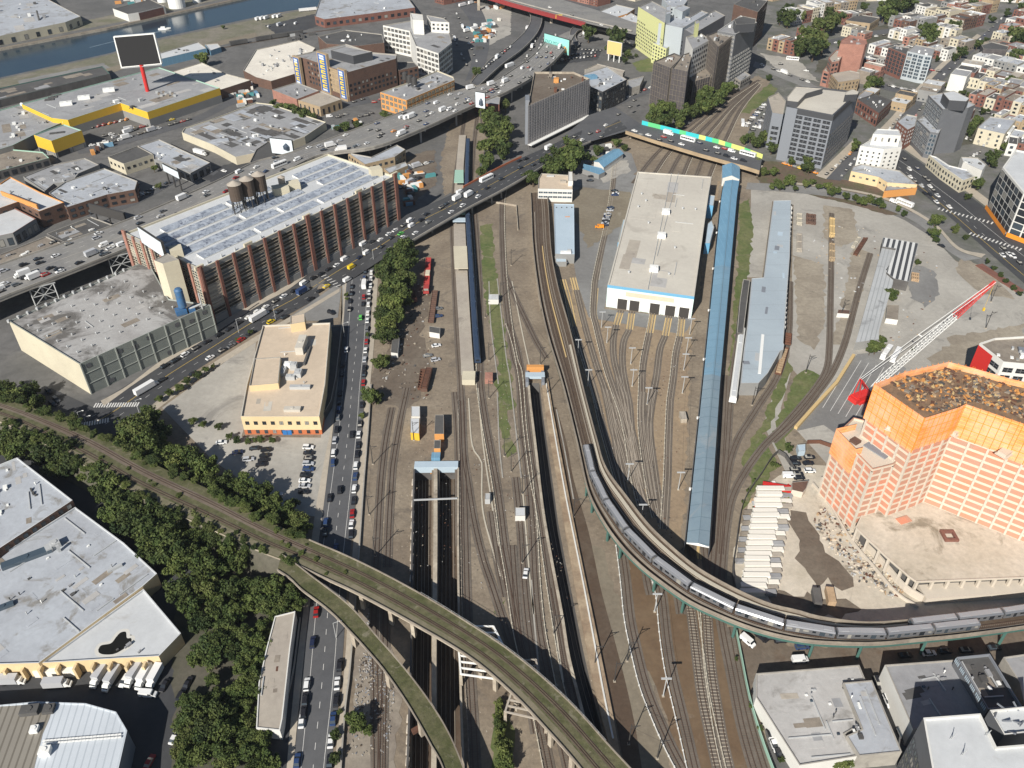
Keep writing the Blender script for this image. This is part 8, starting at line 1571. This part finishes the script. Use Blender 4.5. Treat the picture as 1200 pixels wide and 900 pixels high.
def T4(c,r,s):return[((300*c+float(a)/4),(225*r+float(b)/4),float(q)/4,k)for a,b,q,k in(x.split(',')for x in s.split())]
g_='trees of the belt along the freight viaduct'
trees(T4(0,2,"55,60,60,l 130,30,50,l 165,80,45,m 20,20,45,m 110,115,40,l"),'bushy tree across the weedy rails','from the edge',g_,0)
trees(T4(0,2,"640,200,85,d 700,260,75,d 585,255,65,d 690,150,55,d 745,215,60,d 640,300,60,d 720,330,50,m 830,310,55,m 800,370,55,m 900,350,62,d 960,400,70,d 890,430,50,m 990,450,60,d 1070,470,55,d 1140,470,60,d 1190,520,60,m 1150,540,50,m 1080,530,45,m 770,300,40,l 850,330,40,l"),'tree below the office car park','down from the street corner',g_,0)
trees(T4(1,2,"20,500,55,d 80,560,55,d 140,600,55,d 200,640,50,m 100,620,50,d 220,680,45,m 40,600,50,m 170,560,35,m 0,560,50,d 150,650,42,m"),'tree above the viaduct at the lower car park corner','toward the avenue',g_,0)
trees(T4(0,2,"50,250,60,m 130,270,65,d 230,260,60,d 190,330,60,d 290,320,65,d 330,380,65,d 250,390,55,m 60,310,50,m 10,300,50,m 400,430,35,m 470,410,65,d 520,470,70,d 480,500,55,m 560,540,75,d 610,560,70,d 530,600,60,m 650,620,75,d 590,660,65,d 700,680,75,d 760,640,70,d 800,700,75,d 720,740,70,d 850,680,55,d 930,640,55,d 780,790,75,d 860,780,70,d 940,720,60,m 700,800,55,m 830,850,65,m 1000,720,60,d 1060,780,65,d 930,830,70,m 1010,860,65,d 1120,830,60,m 1160,790,50,m 1080,690,40,m"),'tree beside the white-roofed works','down from the edge',g_,0)
trees(T4(0,2,"880,600,45,r 870,625,35,r"),'small tree in the dense belt','of two',g_,0)
trees(T4(0,3,"850,60,75,d 930,30,70,d 1000,70,70,d 900,130,65,m 1080,60,70,d 1150,40,60,m 1020,150,65,d 1100,160,60,d 940,210,60,d 1180,120,55,d 970,330,70,m 1040,300,65,d 920,380,50,m 1000,400,50,d 1090,350,55,d 1130,430,50,m 1120,520,60,m 1180,470,50,d 870,580,45,m 940,600,65,m 1020,640,75,d 890,660,60,d 960,720,75,d 1040,720,70,d 880,760,60,m 1080,660,50,d 960,820,70,d 1050,820,60,d 900,840,55,m 1130,740,50,m 1160,830,60,d 1060,880,60,m 860,870,50,d 1180,900,50,d 1080,560,40,m 1010,560,45,d 1150,600,45,m 1090,600,50,d 1170,680,50,d 1110,700,50,m 1190,760,45,d 1000,480,40,m 1160,370,50,d 1190,300,55,m 1060,230,60,d 1130,270,55,d 850,700,40,m 845,820,45,d"),'tree in the wood by the loading yard','from its top',g_,0)
trees(T4(1,3,"20,40,60,d 90,50,65,d 160,80,55,d 120,130,55,d 50,130,60,d 190,130,40,m 20,640,40,d 10,540,45,d 30,760,50,m 40,870,50,d 0,480,45,m"),'tree beside the narrow shed at the avenue','down from the branch viaduct',g_,0)
trees(T4(1,3,"480,690,50,m 450,660,35,m 520,720,30,m 372,740,28,m 372,850,32,m 395,632,16,m"),'bush by the avenue scrap heap','down from the branch viaduct','bushes by the avenue wall',0)
trees(Q(0,0,1,"0,0")and[(560+u/7.5,780+v/7.5,r/7.5,k)for u,v,r,k in((180,340,45,'l'),(175,430,55,'l'),(185,520,60,'m'),(200,610,65,'l'),(215,700,80,'l'),(230,790,90,'l'),(240,870,90,'m'))],'bush between the lowest tracks','down from the white girder','bushes between the tracks',0)
trees(T4(1,3,"25,230,42,m 40,330,40,m 10,400,42,m 60,440,32,m 55,270,30,l 90,180,38,m 130,160,34,l 70,560,34,m 20,860,45,m 90,880,35,m"),'tree overhanging the weathered shed','down from the branch viaduct','trees overhanging the weathered shed')
g_='trees beside the avenue and the yard'
trees(T4(1,1,"690,260,55,d 650,300,60,d 610,350,50,d 720,290,40,d 680,340,65,d 620,400,60,d 700,400,50,d 650,440,65,d 610,480,50,d 690,480,50,d 640,520,60,d 600,560,45,d 660,580,50,d 610,620,50,d 590,670,45,m 630,660,40,d 575,800,42,d 600,780,30,m"),'tree in the dark clump between avenue and yard','down from the bridge',g_,0);trees(T4(1,2,"540,50,48,d 570,60,30,m"),'round tree at the yard edge of the avenue','of two',g_,0)
trees(T4(1,1,"425,480,12,l 425,500,10,l 523,665,14,m")+T4(1,2,"497,148,16,m 22,258,20,d 75,262,18,m")+T4(0,2,"1195,262,16,d 1110,262,20,d 1165,265,18,d 1075,245,18,m 1025,195,22,m 950,185,22,m 905,170,22,m 745,65,20,m 790,40,20,m 840,15,22,m 875,-15,20,m"),'low shrub beside the pavement','in the street planting','street shrubs by the office',0,'shrub')
trees(T4(0,1,"880,880,18,m 925,855,20,m 965,830,18,m 1000,815,14,l 1170,655,14,m 1110,690,12,m"),'shrub between diagonal street and car park','up from the corner','street shrubs by the diagonal street',0,'shrub')
g_='trees in the railway cutting'
trees(T4(1,0,"1080,530,50,m 1130,560,50,m 1170,600,50,m 1100,600,55,m 1150,650,55,l 1090,680,50,l 1160,700,45,m 1080,760,40,d 1060,800,35,d 1170,490,30,l 1090,740,40,m"),'tree on the bank beyond the road bridge','down from the billboard',g_,0)
trees(T4(2,0,"280,680,50,d 220,720,55,d 260,740,60,d 310,720,45,d 180,770,50,d 100,830,40,m 210,780,50,m 70,830,35,m 400,700,28,m 490,665,25,l 530,690,18,m 380,740,25,m"),'tree between the street and the signal building','down from the junction',g_,0)
trees(T4(2,0,"700,510,50,d 670,540,45,d 740,500,45,m 720,560,45,d 780,540,45,d 810,510,40,m 690,570,35,m 780,580,28,l 910,420,50,m 890,450,45,m 950,460,45,d 920,490,45,m 850,520,35,m 880,500,40,d 1000,410,35,m 1020,400,30,l 980,440,35,m"),'tree on the planted bank below the netted towers','from the mural bridge',g_,0)
trees(T4(2,0,"360,150,40,d 490,180,55,d 380,130,25,d 470,220,35,d 540,250,25,d 530,280,20,m 580,258,10,m"),'round street tree by the tunnel ramps','from the red bridge','trees by the tunnel ramps',0);trees(T4(1,0,"150,500,30,m 190,520,32,m 230,530,32,m 110,500,25,m 260,545,25,m 80,480,18,d 600,530,22,l 620,545,18,l 420,590,28,m 470,580,25,m 380,600,20,d 1030,330,25,m"),'bushy tree by the expressway and low brick buildings','from the blue banners','trees near the expressway',0)
trees(T4(0,0,"950,270,35,m 1045,125,10,m 720,785,20,l 745,870,16,l"),'lone bush in the warehouse district','from the river','trees near the expressway',0)
g_='trees of the right-hand streets'
trees(T4(3,0,"100,75,45,d 150,70,30,d 60,80,30,d 310,90,50,d 270,110,55,d 190,160,50,d 230,170,55,d 170,200,50,d 220,220,55,d 260,210,40,d 150,230,35,d 390,60,25,m 550,40,50,d 590,20,45,d 570,70,35,d 640,10,45,d 660,25,30,d 450,25,25,m 745,150,45,d 760,175,40,d 770,130,30,d 875,120,28,m 500,330,28,d 490,380,35,d 520,385,25,d 470,400,25,m 910,240,30,d 985,205,25,d 1165,150,45,d 1190,180,40,d 1180,250,40,m 1150,270,30,m 1140,375,30,m 1165,380,25,m 1195,30,30,m 1120,60,18,d 980,560,25,m 960,590,28,m 950,620,20,m 1120,680,25,d 1050,740,35,d 1080,715,25,d 1060,770,20,d 985,855,32,m 415,670,28,d 405,690,22,d 195,780,32,m 185,750,25,m 110,755,22,d 10,640,35,m 30,600,30,m 20,690,30,d 280,870,22,m 1010,520,18,d 940,440,15,d 830,395,15,m"),'street tree in the right-hand streets','from the top',g_,0)
trees(T4(2,0,"1090,650,25,d 1120,640,28,d 1160,660,32,d 1190,630,30,d 1150,760,25,m 1180,800,22,m"),'tree by the end of the mural bridge','from the throat',g_,0)
trees(T4(3,0,"100,840,30,m 60,870,22,m 180,860,22,l 240,870,18,m 320,890,25,m"),'shrub on the red soil bank','from the mural bridge',g_,0,'shrub')
trees(T4(3,1,"790,130,32,m 780,185,28,m 790,220,18,m 880,170,20,d 930,210,16,d 940,20,18,m 440,40,25,m 520,45,25,m 580,470,30,m 590,490,20,d 510,720,40,d 540,690,25,m 480,740,25,d 700,325,15,m 1030,325,14,d 1060,355,15,m 1090,385,15,m 1120,415,15,m 1150,445,15,m 1180,475,15,d 640,100,15,m 680,735,15,m 370,18,18,m 300,0,18,m"),'tree beside the lot and the boulevard','down from the red soil bank',g_,0)
trees(T4(3,3,"350,870,45,l 310,880,32,m 385,860,30,l 20,700,14,m 60,860,18,m 10,640,12,m")+T4(2,3,"1120,610,15,m 1160,710,15,m 1050,385,12,m"),'bush by the corner workshops','from the fence','bushes by the corner workshops',0)
trees([(820+u/7.5,500+v/7.5,r/7.5,k)for u,v,r,k in((790,190,40,'m'),(770,160,30,'m'),(680,340,30,'d'),(640,330,25,'m'),(480,470,22,'m'),(420,560,20,'m'),(380,660,18,'d'))],'scrubby bush along the dark site fence','down from the car park','bushes along the site fence',0,'shrub')
# ================================================================== fill-in: plants along the freight line, yards and far streets
for X,off,nm,seed in((MA,-.2,'upper',3),(MBd,.2,'lower',4)):
 rg=random.Random(seed);n=0
 for i in range(1,62):
  if rg.random()<.8:
   q=X[i]+Vector((rg.uniform(-1.5,1.5),rg.uniform(-2,1),0));k=rg.choice(('mid','light','light','mid','dark'));r_=rg.uniform(1.3,3.4 if nm=='upper' else 2.6);e=thing('shrub',f"{dict(dark='dark green', mid='green', light='light green')[k]} shrub on the {nm} edge of the freight line, {NTH[n]} from the picture edge",'shrub',(q.x,q.y,7.4),'shrubs along the freight line');n+=1
   o=bpy.data.objects.new('crown',CR[k][rg.randrange(3)]);COL.objects.link(o);o.parent=e;o.location=(0,0,r_*.8);o.scale=(r_,r_,r_*.8);o.rotation_euler.z=rg.uniform(0,6)
   o=bpy.data.objects.new('trunk',TK[0]);COL.objects.link(o);o.parent=e;o.location=(0,0,r_*.8);o.scale=(r_*.7,r_*.7,r_*.62)
g_='containers and trailers in the crowded yards'
def boxes(poly,n,seed,where,cols=('white_paint','stack_white','galv','blue_metal','rust','orange_wall','roof_dark','white_paint','teal_paint'),smin=4,smax=9):
 rg=random.Random(seed);q=W(poly);c=sum(q,Vector())/len(q)
 for k in range(n):
  i=rg.randrange(len(q));p=c.lerp(q[i].lerp(q[(i+1)%len(q)],rg.random()),rg.uniform(.1,.95));l=rg.uniform(smin,smax);m_=rg.choice(cols);rz=rg.choice((R(25),R(115)))+R(rg.uniform(-8,8));mb=MB();mb.box(p,l,2.5,rg.uniform(2.2,3.2),rz);mb.box(p+Vector((math.cos(rz)*l*.5,math.sin(rz)*l*.5,.2)),.12,2.3,2.0,rz)
  cn=dict(white_paint='white',stack_white='cream',galv='grey',blue_metal='blue',rust='rusty',orange_wall='orange',roof_dark='black',teal_paint='turquoise',brown_brick='brown')[m_]
  tag(mb.build('container',M[m_]),f'{cn} container {where}, {NTH[k]} in the clutter','container',g_)
trees(T4(3,0,"30,800,22,m 45,850,20,l 130,880,18,m 210,850,16,m 290,900,18,m 20,870,16,m")+T4(3,1,"360,10,16,m 410,25,18,m 480,30,20,l 540,60,18,m 610,75,16,m 640,95,14,m"),'scrub bush on the red soil bank','from the mural bridge','scrub on the red soil bank',0,'shrub')
boxes(px("546,22 580,10 596,30 590,52 560,62 548,50"),34,1,'in the scrap depot by the white factory');boxes(px("466,200 500,190 508,205 492,222 470,228"),16,2,'in the yard at the far end of the loft');boxes(px("556,10 600,-6 610,6 575,20"),12,3,'under the red bridge');boxes(px("262,106 296,98 304,112 280,124 262,118"),18,4,'in the scrap yard right of the yellow wall',smax=6);boxes(px("124,10 150,-4 180,-10 200,0 150,12"),12,5,'on the far river quay');boxes(px("330,42 372,36 374,44 332,54"),9,6,'beside the printing works',('white_paint','galv','roof_dark'));boxes(px("470,218 482,214 486,238 474,246"),8,7,'against the loft gable');boxes(px("96,176 130,165 138,172 108,184"),8,8,'outside the loading block');boxes(px("690,176 700,170 740,176 735,190 700,190"),7,9,'in the depot yard under the mural bridge',smax=6)
for k,(a,b)in enumerate((((300,49),(318,46)),((319,45.8),(337,43)),((338,42.8),(355,40)),((270,54),(290,50.6)))):gondola('covered_wagon',f'black covered wagon in the string on the near river bank, {NTH[k]} along',a,b,'roof_dark',4.2,load='roof_dark')
track('siding with black wagons along the near river bank',px("200,68 240,60 290,51 355,40 400,33"),tstep=2)
for k,(L,Rr,m_)in enumerate((("90,174 130,166 180,152 230,136 262,120 290,108","92,181 134,172 184,158 236,141 268,125 300,112",'asphalt'),("300,148 330,136 360,126 400,120 430,112","306,156 338,142 364,133 404,127 436,120",'asphalt'),("180,170 200,182 225,196 250,206","187,166 208,178 232,191 256,201",'asphalt'),("0,108 60,98 120,82 180,64 240,52 300,38","0,116 62,105 122,88 182,70 242,57 302,43",'path_dirt'),("100,250 150,236 190,216 210,204","104,256 154,242 194,221 216,208",'asphalt'),("885,72 910,80 940,92 960,102 985,100","882,78 906,88 936,100 955,108 985,107",'lot_asphalt'),("960,50 1000,40 1040,34 1090,30","962,56 1002,46 1042,39 1092,35",'asphalt'),("1040,70 1080,78 1108,82","1040,75 1080,84 1106,88",'asphalt'),("1120,90 1170,100 1220,112","1120,94 1170,104 1220,116",'asphalt'),("1140,66 1190,76 1230,86","1140,70 1190,80 1230,90",'asphalt'),("700,125 730,112 760,100 770,90","708,132 738,118 768,106 778,95",'asphalt'))):road('street_road',px(L),px(Rr),.1,M[m_])
for k,(poly,m_)in enumerate((("1092,330 1104,322 1116,335 1110,350 1096,350",'lot_concrete'),("1075,310 1095,318 1100,345 1085,360 1068,350 1062,330",'lot_asphalt'),("1000,290 1020,296 1010,340 998,380 985,405 972,405 985,365",'pale_dirt'),("965,240 1000,245 1005,280 985,290 966,280",'pale_dirt'),("930,300 965,310 968,370 955,410 935,400",'pale_dirt'),("1110,395 1200,380 1200,398 1115,412",'pale_dirt'),("1125,300 1160,318 1190,350 1150,345 1120,320",'pale_dirt'),("660,232 680,220 740,225 735,260 690,290 676,260",'path_dirt'),("700,190 735,188 740,200 705,215",'lot_concrete'),("20,95 120,74 130,80 30,104",'lot_asphalt'),("310,30 370,16 380,28 330,44",'dark_asphalt'),("230,205 290,185 300,195 250,215",'dark_asphalt'),("470,185 510,175 512,215 475,245",'turned_soil'),("526,150 552,110 575,100 572,165 556,215 520,230 516,190",'yard_dirt'),("548,10 600,0 598,40 560,60",'lot_concrete'),("652,76 700,70 706,58 668,56",'dark_asphalt'),("890,62 935,70 960,96 915,86",'lot_concrete'),("1010,36 1040,28 1045,44 1015,52",'yard_garden'),("1120,140 1160,146 1150,165 1110,175",'yard_garden'),("740,74 768,66 766,84 748,84",'turf'),("960,70 985,72 980,90 955,84",'yard_garden'))):sheet('ground_patch',px(poly),.085,M[m_],rag=True)
mb=MB()
for k in range(7):
 a,b=P(1000+k*9,420+k*2.6,.1),P(960+k*9+4,478+k*3.5,.1);d=(b-a).normalized()*.0;n_=Vector((-(b-a).y,(b-a).x,0)).normalized()*.12;up=Vector((0,0,.05));mb.face([a-n_+up,b-n_+up,b+n_+up,a+n_+up])
o=mb.build('parking_marking',M['marking']);o['kind']='structure'
T_((1040,44),(1075,52),18,5,9,'white row behind the glass block',31,[PAL[3],PAL[6],PAL[2]]);T_((1084,66),(1108,72),16,3,9,'row beside the long street crossing',32,[PAL[3],PAL[0]]);T_((1018,84),(1036,78),12,3,9,'low row beside the brick slab',33,[PAL[0],PAL[3]]);T_((1150,112),(1215,128),14,6,10,'hidden row behind the terrace',34);T_((1090,42),(1118,48),16,4,9,'pale row beside the big street tree',35,[PAL[3],PAL[2],PAL[6]]);T_((990,30),(1020,26),16,4,10,'row beside the black-roofed hall',36);T_((945,50),(962,46),14,3,10,'short row left of the street trees',37,[PAL[0],PAL[4]]);T_((1200,88),(1250,98),18,4,10,'row at the picture edge',38,[PAL[3],PAL[7]])
T_((560,-2),(520,6),18,5,9,'brick row beside the printing works',39,[PAL[0],PAL[1]]);T_((700,2),(760,-6),20,5,12,'row above the lime apartments',40,[PAL[0],PAL[6],PAL[1]])
trees(px("0,0")and[(1005,60,6,'d'),(1012,50,5,'m'),(1078,62,5,'d'),(1036,60,4,'m'),(1120,66,5,'d'),(1160,82,4,'m'),(1128,108,4,'d'),(1180,108,5,'m'),(1196,122,5,'d'),(1150,50,5,'m'),(1176,30,5,'d'),(960,30,6,'d'),(972,12,6,'m'),(940,14,6,'d'),(925,8,6,'d'),(986,52,5,'m'),(1000,16,5,'d'),(1070,4,6,'d'),(1110,14,5,'m'),(1140,4,6,'d'),(870,40,4,'m'),(902,90,4,'d'),(1125,158,5,'m'),(1138,152,5,'d'),(1110,196,4,'m')],'garden tree among the far houses','from the street corner','garden trees of the far houses')
g_='cars of the far streets'
row((700,130),(765,102),'kwkgswkkrw','on the street beside the netted towers','along',g_);row((890,76),(950,98),'w.kwTk.kw','on the plaza by the brick row','along',g_);row((965,53),(1085,34),'kw.kgkwk.skwk','on the far cross street','along',g_);row((1042,74),(1104,85),'kwkskwrk','on the short street behind the glass block','along',g_);row((1124,93),(1210,112),'kwgkwkskwk','on the upper cross street','along',g_);row((1144,69),(1220,86),'skwkbkwk','on the second upper cross street','along',g_);row((305,152),(430,116),'kw.Wk.kgw.kk','on the street beside the expressway','along',g_);row((105,252),(200,214),'kk.wk.kskw.k','by the tarred garage roofs','along',g_);row((186,170),(250,204),'w.k.Tk.w','below the L-shaped workshop','along',g_);row((130,168),(225,140),'kwT.kkNw.kkrk','on the wide street below the yellow warehouse','along',g_);row((660,66),(700,62),'kwkksgkwk','in the open car park','along',g_,perp=R(70));row((520,20),(548,80),'kwk.kTk.wkk','on the lower approach road','along',g_);row((534,14),(560,76),'wkkT.kwkkw','on the inner approach road','along',g_);row((604,56),(640,0),'kwkwTkkwkk.wk','on the tunnel ramp','along',g_);row((660,52),(700,34),'kwkkTwk','on the curved ramp','along',g_);row((700,36),(790,62),'w.kk.wTk.kw','on the flyover slip road','along',g_);row((160,-4),(215,-14),'TwTwwTT','on the far river quay road','along',g_)
for k,(a,b,n,h,d)in enumerate((((1130,90),(1212,108),7,9,'back row'),((1148,68),(1218,85),6,9,'garden row'),((1160,49),(1222,64),6,10,'upper back row'),((1176,31),(1232,44),5,10,'far back row'),((1190,14),(1240,25),5,10,'farthest back row'),((1056,54),(1086,61),4,9,'row by the pale street'),((1090,30),(1120,37),4,9,'row above the big street tree'),((1040,30),(1064,36),3,9,'row by the black hall'),((1100,14),(1130,20),4,11,'high street row'),((1150,0),(1200,4),5,11,'top corner row'),((985,42),(1012,48),3,8,'hall-side row'),((930,30),(958,24),3,12,'tree-side row'),((1160,150),(1222,166),6,10,'row behind the pale yellow house'),((1176,182),(1225,190),4,9,'row above the framed tower'),((1060,132),(1072,122),2,8,'pair on the long street corner'),((1016,100),(1034,92),3,10,'row under the brick apartment block'),((1094,122),(1104,112),2,10,'pair above the grid tower'),((1128,148),(1140,138),2,8,'pair behind the grid tower'),((640,-14),(700,-4),6,9,'backmost row past the red bridge'),((744,2),(768,-4),3,9,'low row beside the lime block'))):T_(a,b,17,n,h,d,60+k)
rg=random.Random(9);zone=[Vector((u,v,0))for u,v in px("1000,20 1200,-5 1235,60 1235,180 1160,172 1140,130 1060,70")]
for k in range(46):
 while 1:
  u,v=rg.uniform(1000,1235),rg.uniform(-5,180)
  if inside(Vector((u,v,0)),zone):break
 tree(u,v,rg.uniform(2.2,4.6),rg.choice(('dark','mid','mid')),'small garden tree between the far terraced houses','garden trees between the terraces')
for f,sg in((.1,1),(.25,1),(.4,1),(.6,-1),(.75,-1),(.9,-1)):
 c=[a.lerp(b,f)for a,b in zip(EXA,EXB)];x=rg.uniform(0,30);tot=length(c);c=resample(c,400);j=0
 while x<tot*.97:
  i=int(x/tot*399);d=(c[min(i+1,399)]-c[i])*sg;kind,col=kc(rg.choice('wkkgsbrwkKSTWkwg'));vehicle(kind,col,(c[i].x,c[i].y,zx+.04),math.atan2(d.y,d.x),f'{VC[col][0]} {NAMES[kind][1]} rolling along the expressway, {NTH[j]} in its lane {NTH[int(f*10)]} from the river side','traffic on the expressway',False);x+=rg.uniform(16,52);j+=1
boxes(px("260,118 300,108 312,118 280,130"),10,10,'behind the cream parapet garage',smax=7);boxes(px("190,190 215,178 235,190 212,204"),9,11,'in the lot by the L-shaped workshop',smax=7);boxes(px("380,150 420,140 425,150 390,158"),7,12,'below the tan-roofed building',smax=7);boxes(px("10,130 60,150 40,165 0,150"),6,13,'beside the green-edged workshop',smax=7)
build_vehicles()
for k,l in enumerate(("582.7,326.7 593,417 597,440 604,500 610.7,560","549,467 553,520 562,537 564.7,545 565.3,595 576,640 586.7,676","582.7,460 585,520 589,560","612.7,577 621,680 626,720","622.7,680 625,717 632,790","651,722 654,760 660,800","533,270 539,370 541,440","600,330 612,390 622,436","536,468 538,520 540,600","560,455 566,520 578,600 590,680","573,330 575,380 584,450","676,395 689,440 700,480","652,480 662,530 672,585")):wall_line('cable_trough',f'pale cable trough laid along the tracks, {NTH[k]} in the yard counted from the train',px(l),.55,.22,'board_pale' if k%2 else 'concrete',cat='cable trough')
z1=lambda s:Q(660,340,7.5,s)
for k,l in enumerate(("440,860 500,1060 560,1250 605,1400 660,1650","545,900 560,1080 600,1280 640,1500 680,1700","400,880 450,1080 520,1280 585,1450 650,1680 720,1900","480,760 520,960 590,1200 650,1450 720,1750","700,900 690,1080 710,1300 760,1600 800,1850","350,820 390,1000 430,1200 500,1450 560,1680","800,880 770,1050 750,1250 770,1500","440,1000 480,1200 545,1450 610,1700")):track(f'{NTH[k]} curving connector track in the dense fan below the workshop',z1(l),rail='rail_bright')
for k,l in enumerate(("452,700 451,760 449,840 447,960","533,460 536,500 538,560 539,640","604,560 610,620 614,680 620,740 630,800 640,860","586,640 596,690 606,740 616,790 628,860","575,600 582,650 592,700","648,690 655,730 664,780 674,830","600,640 604,700 609,760")):track(f'{NTH[k]} dusty side track among the middle yard lines',px(l))
mb=MB();mb.between([a.lerp(b,.24)+Vector((0,0,.03))for a,b in zip(MA[:64],MBd)],[a.lerp(b,.44)+Vector((0,0,.03))for a,b in zip(MA[:64],MBd)]);mb.build('dirt_bed',M['turned_soil'],me_)
rg=random.Random(12)
for k in range(46):
 i=rg.randrange(4,70);f=rg.choice((.1,.15,.5,.55,.85,.9));q=MA[i].lerp(MBd[i],f+rg.uniform(-.06,.06));r_=rg.uniform(.5,1.3);kk=rg.choice(('mid','light','light'));e=thing('weed_bush',f"{'green' if kk == 'mid' else 'light green'} weed bush growing on the freight line bed, {NTH[k]} in no order",'bush',(q.x,q.y,8.0),'weed bushes on the freight line')
 e['label']='small green weed bush growing on the bed of the mossy freight line';o=bpy.data.objects.new('crown',CR[kk][k%3]);COL.objects.link(o);o.parent=e;o.location=(0,0,r_*.5);o.scale=(r_,r_*1.4,r_*.7);o=bpy.data.objects.new('trunk',TK[0]);COL.objects.link(o);o.parent=e;o.location=(0,0,r_*.5);o.scale=(r_*.5,r_*.5,r_*.4)
hz_=MB();hz_.prism([Vector((x,y,0))for x,y in((-1600,-60),(1600,-60),(1600,1950),(-1600,1950))],-8,H+15,0,True,True);ho=hz_.build('haze',bpy.data.materials.new('haze'));ho['kind']='stuff';hm=ho.data.materials[0];hm.use_nodes=True;hn=hm.node_tree.nodes;hn.clear();hv=hn.new('ShaderNodeVolumePrincipled');hv.inputs['Color'].default_value=(.8,.87,.95,1);hv.inputs['Density'].default_value=.00005;hv.inputs['Anisotropy'].default_value=.2;hq=hn.new('ShaderNodeOutputMaterial');hm.node_tree.links.new(hv.outputs[0],hq.inputs['Volume'])
wn=0
for pts,h_ in(((734.7,774.7),(720,798.7)),9),(((736.7,872),(770,889)),9),(((568.7,372),(573,422.7),(573,466.7),(591,534.7),(599,552.7),(612,579)),9.2),(((586.7,350),(633,427),(641,463),(672,606)),9.2),(((437,544),(432.7,603),(440,652)),9.2),(((704.7,384),(711,402),(688.7,452.7)),9),(((808,392),(804,414.7),(801,434),(799.5,461),(794.7,574)),9),(((739,426.7),(740.7,452.7),(758,474),(735.5,564),(751,612),(767,717),(777,816)),9):
 c=[P(u,v)+Vector((.6,0,h_))for u,v in pts];mb=MB()
 for a,b in zip(c,c[1:]):
  pr=a
  for k in range(1,7):f=k/6;q=a.lerp(b,f)-Vector((0,0,1.2*4*f*(1-f)*min(1,(b-a).length/60)));mb.bar(pr,q,.035,n=3);pr=q
 tag(mb.build('overhead_wire',M['steel_dark']),f'thin dark overhead wire slung between yard masts, {NTH[wn]} run counted from the grey path','wire','overhead wires of the yard');wn+=1
import numpy as np
tl=[o for o in COL.objects if o.parent is None and o.type=='EMPTY' and o.name.split('.')[0]=='tree'];kd={}
for o in COL.objects:
 if o.parent and o.name.split('.')[0]in('crown','trunk'):kd.setdefault(o.parent.name,[]).append(o)
tl.sort(key=lambda o:-max(max(k.scale)for k in kd[o.name])/(o.location-camo.location).length);rest=tl[300:];vs,nf,mi,ml,off=[],[],[],[],0
for o in rest:
 for k in kd[o.name]:
  if k.name.startswith('trunk'):bpy.data.objects.remove(k);continue
  me=k.data;n=len(me.vertices);a=np.empty(n*3,'f');me.vertices.foreach_get('co',a);T=Matrix.Translation(o.location+k.location)@k.rotation_euler.to_matrix().to_4x4()@Matrix.Diagonal((*k.scale,1));T=np.array(T);a=a.reshape(-1,3)@T[:3,:3].T+T[:3,3];vs.append(a);nf.append(np.arange(n).reshape(-1,4)+off);off+=n;idx=np.empty(len(me.polygons),'i');me.polygons.foreach_get('material_index',idx)
  for m_ in me.materials:
   if m_ not in ml:ml.append(m_)
  mi.append(np.array([ml.index(m_)for m_ in me.materials])[idx]);bpy.data.objects.remove(k)
 bpy.data.objects.remove(o)
if rest:
 me=bpy.data.meshes.new('distant_foliage');V=np.concatenate(vs);Fc=np.concatenate(nf);me.vertices.add(len(V));me.vertices.foreach_set('co',V.ravel().astype('f'));me.loops.add(Fc.size);me.loops.foreach_set('vertex_index',Fc.ravel().astype('i'));me.polygons.add(len(Fc));me.polygons.foreach_set('loop_start',np.arange(0,Fc.size,4,dtype='i'));me.polygons.foreach_set('loop_total',np.full(len(Fc),4,'i'))
 for m_ in ml:me.materials.append(m_)
 me.polygons.foreach_set('material_index',np.concatenate(mi).astype('i'));me.update(calc_edges=True);fo=bpy.data.objects.new('distant_foliage',me);COL.objects.link(fo);tag(fo,'small far street and garden trees among the distant houses',None,None,'stuff')
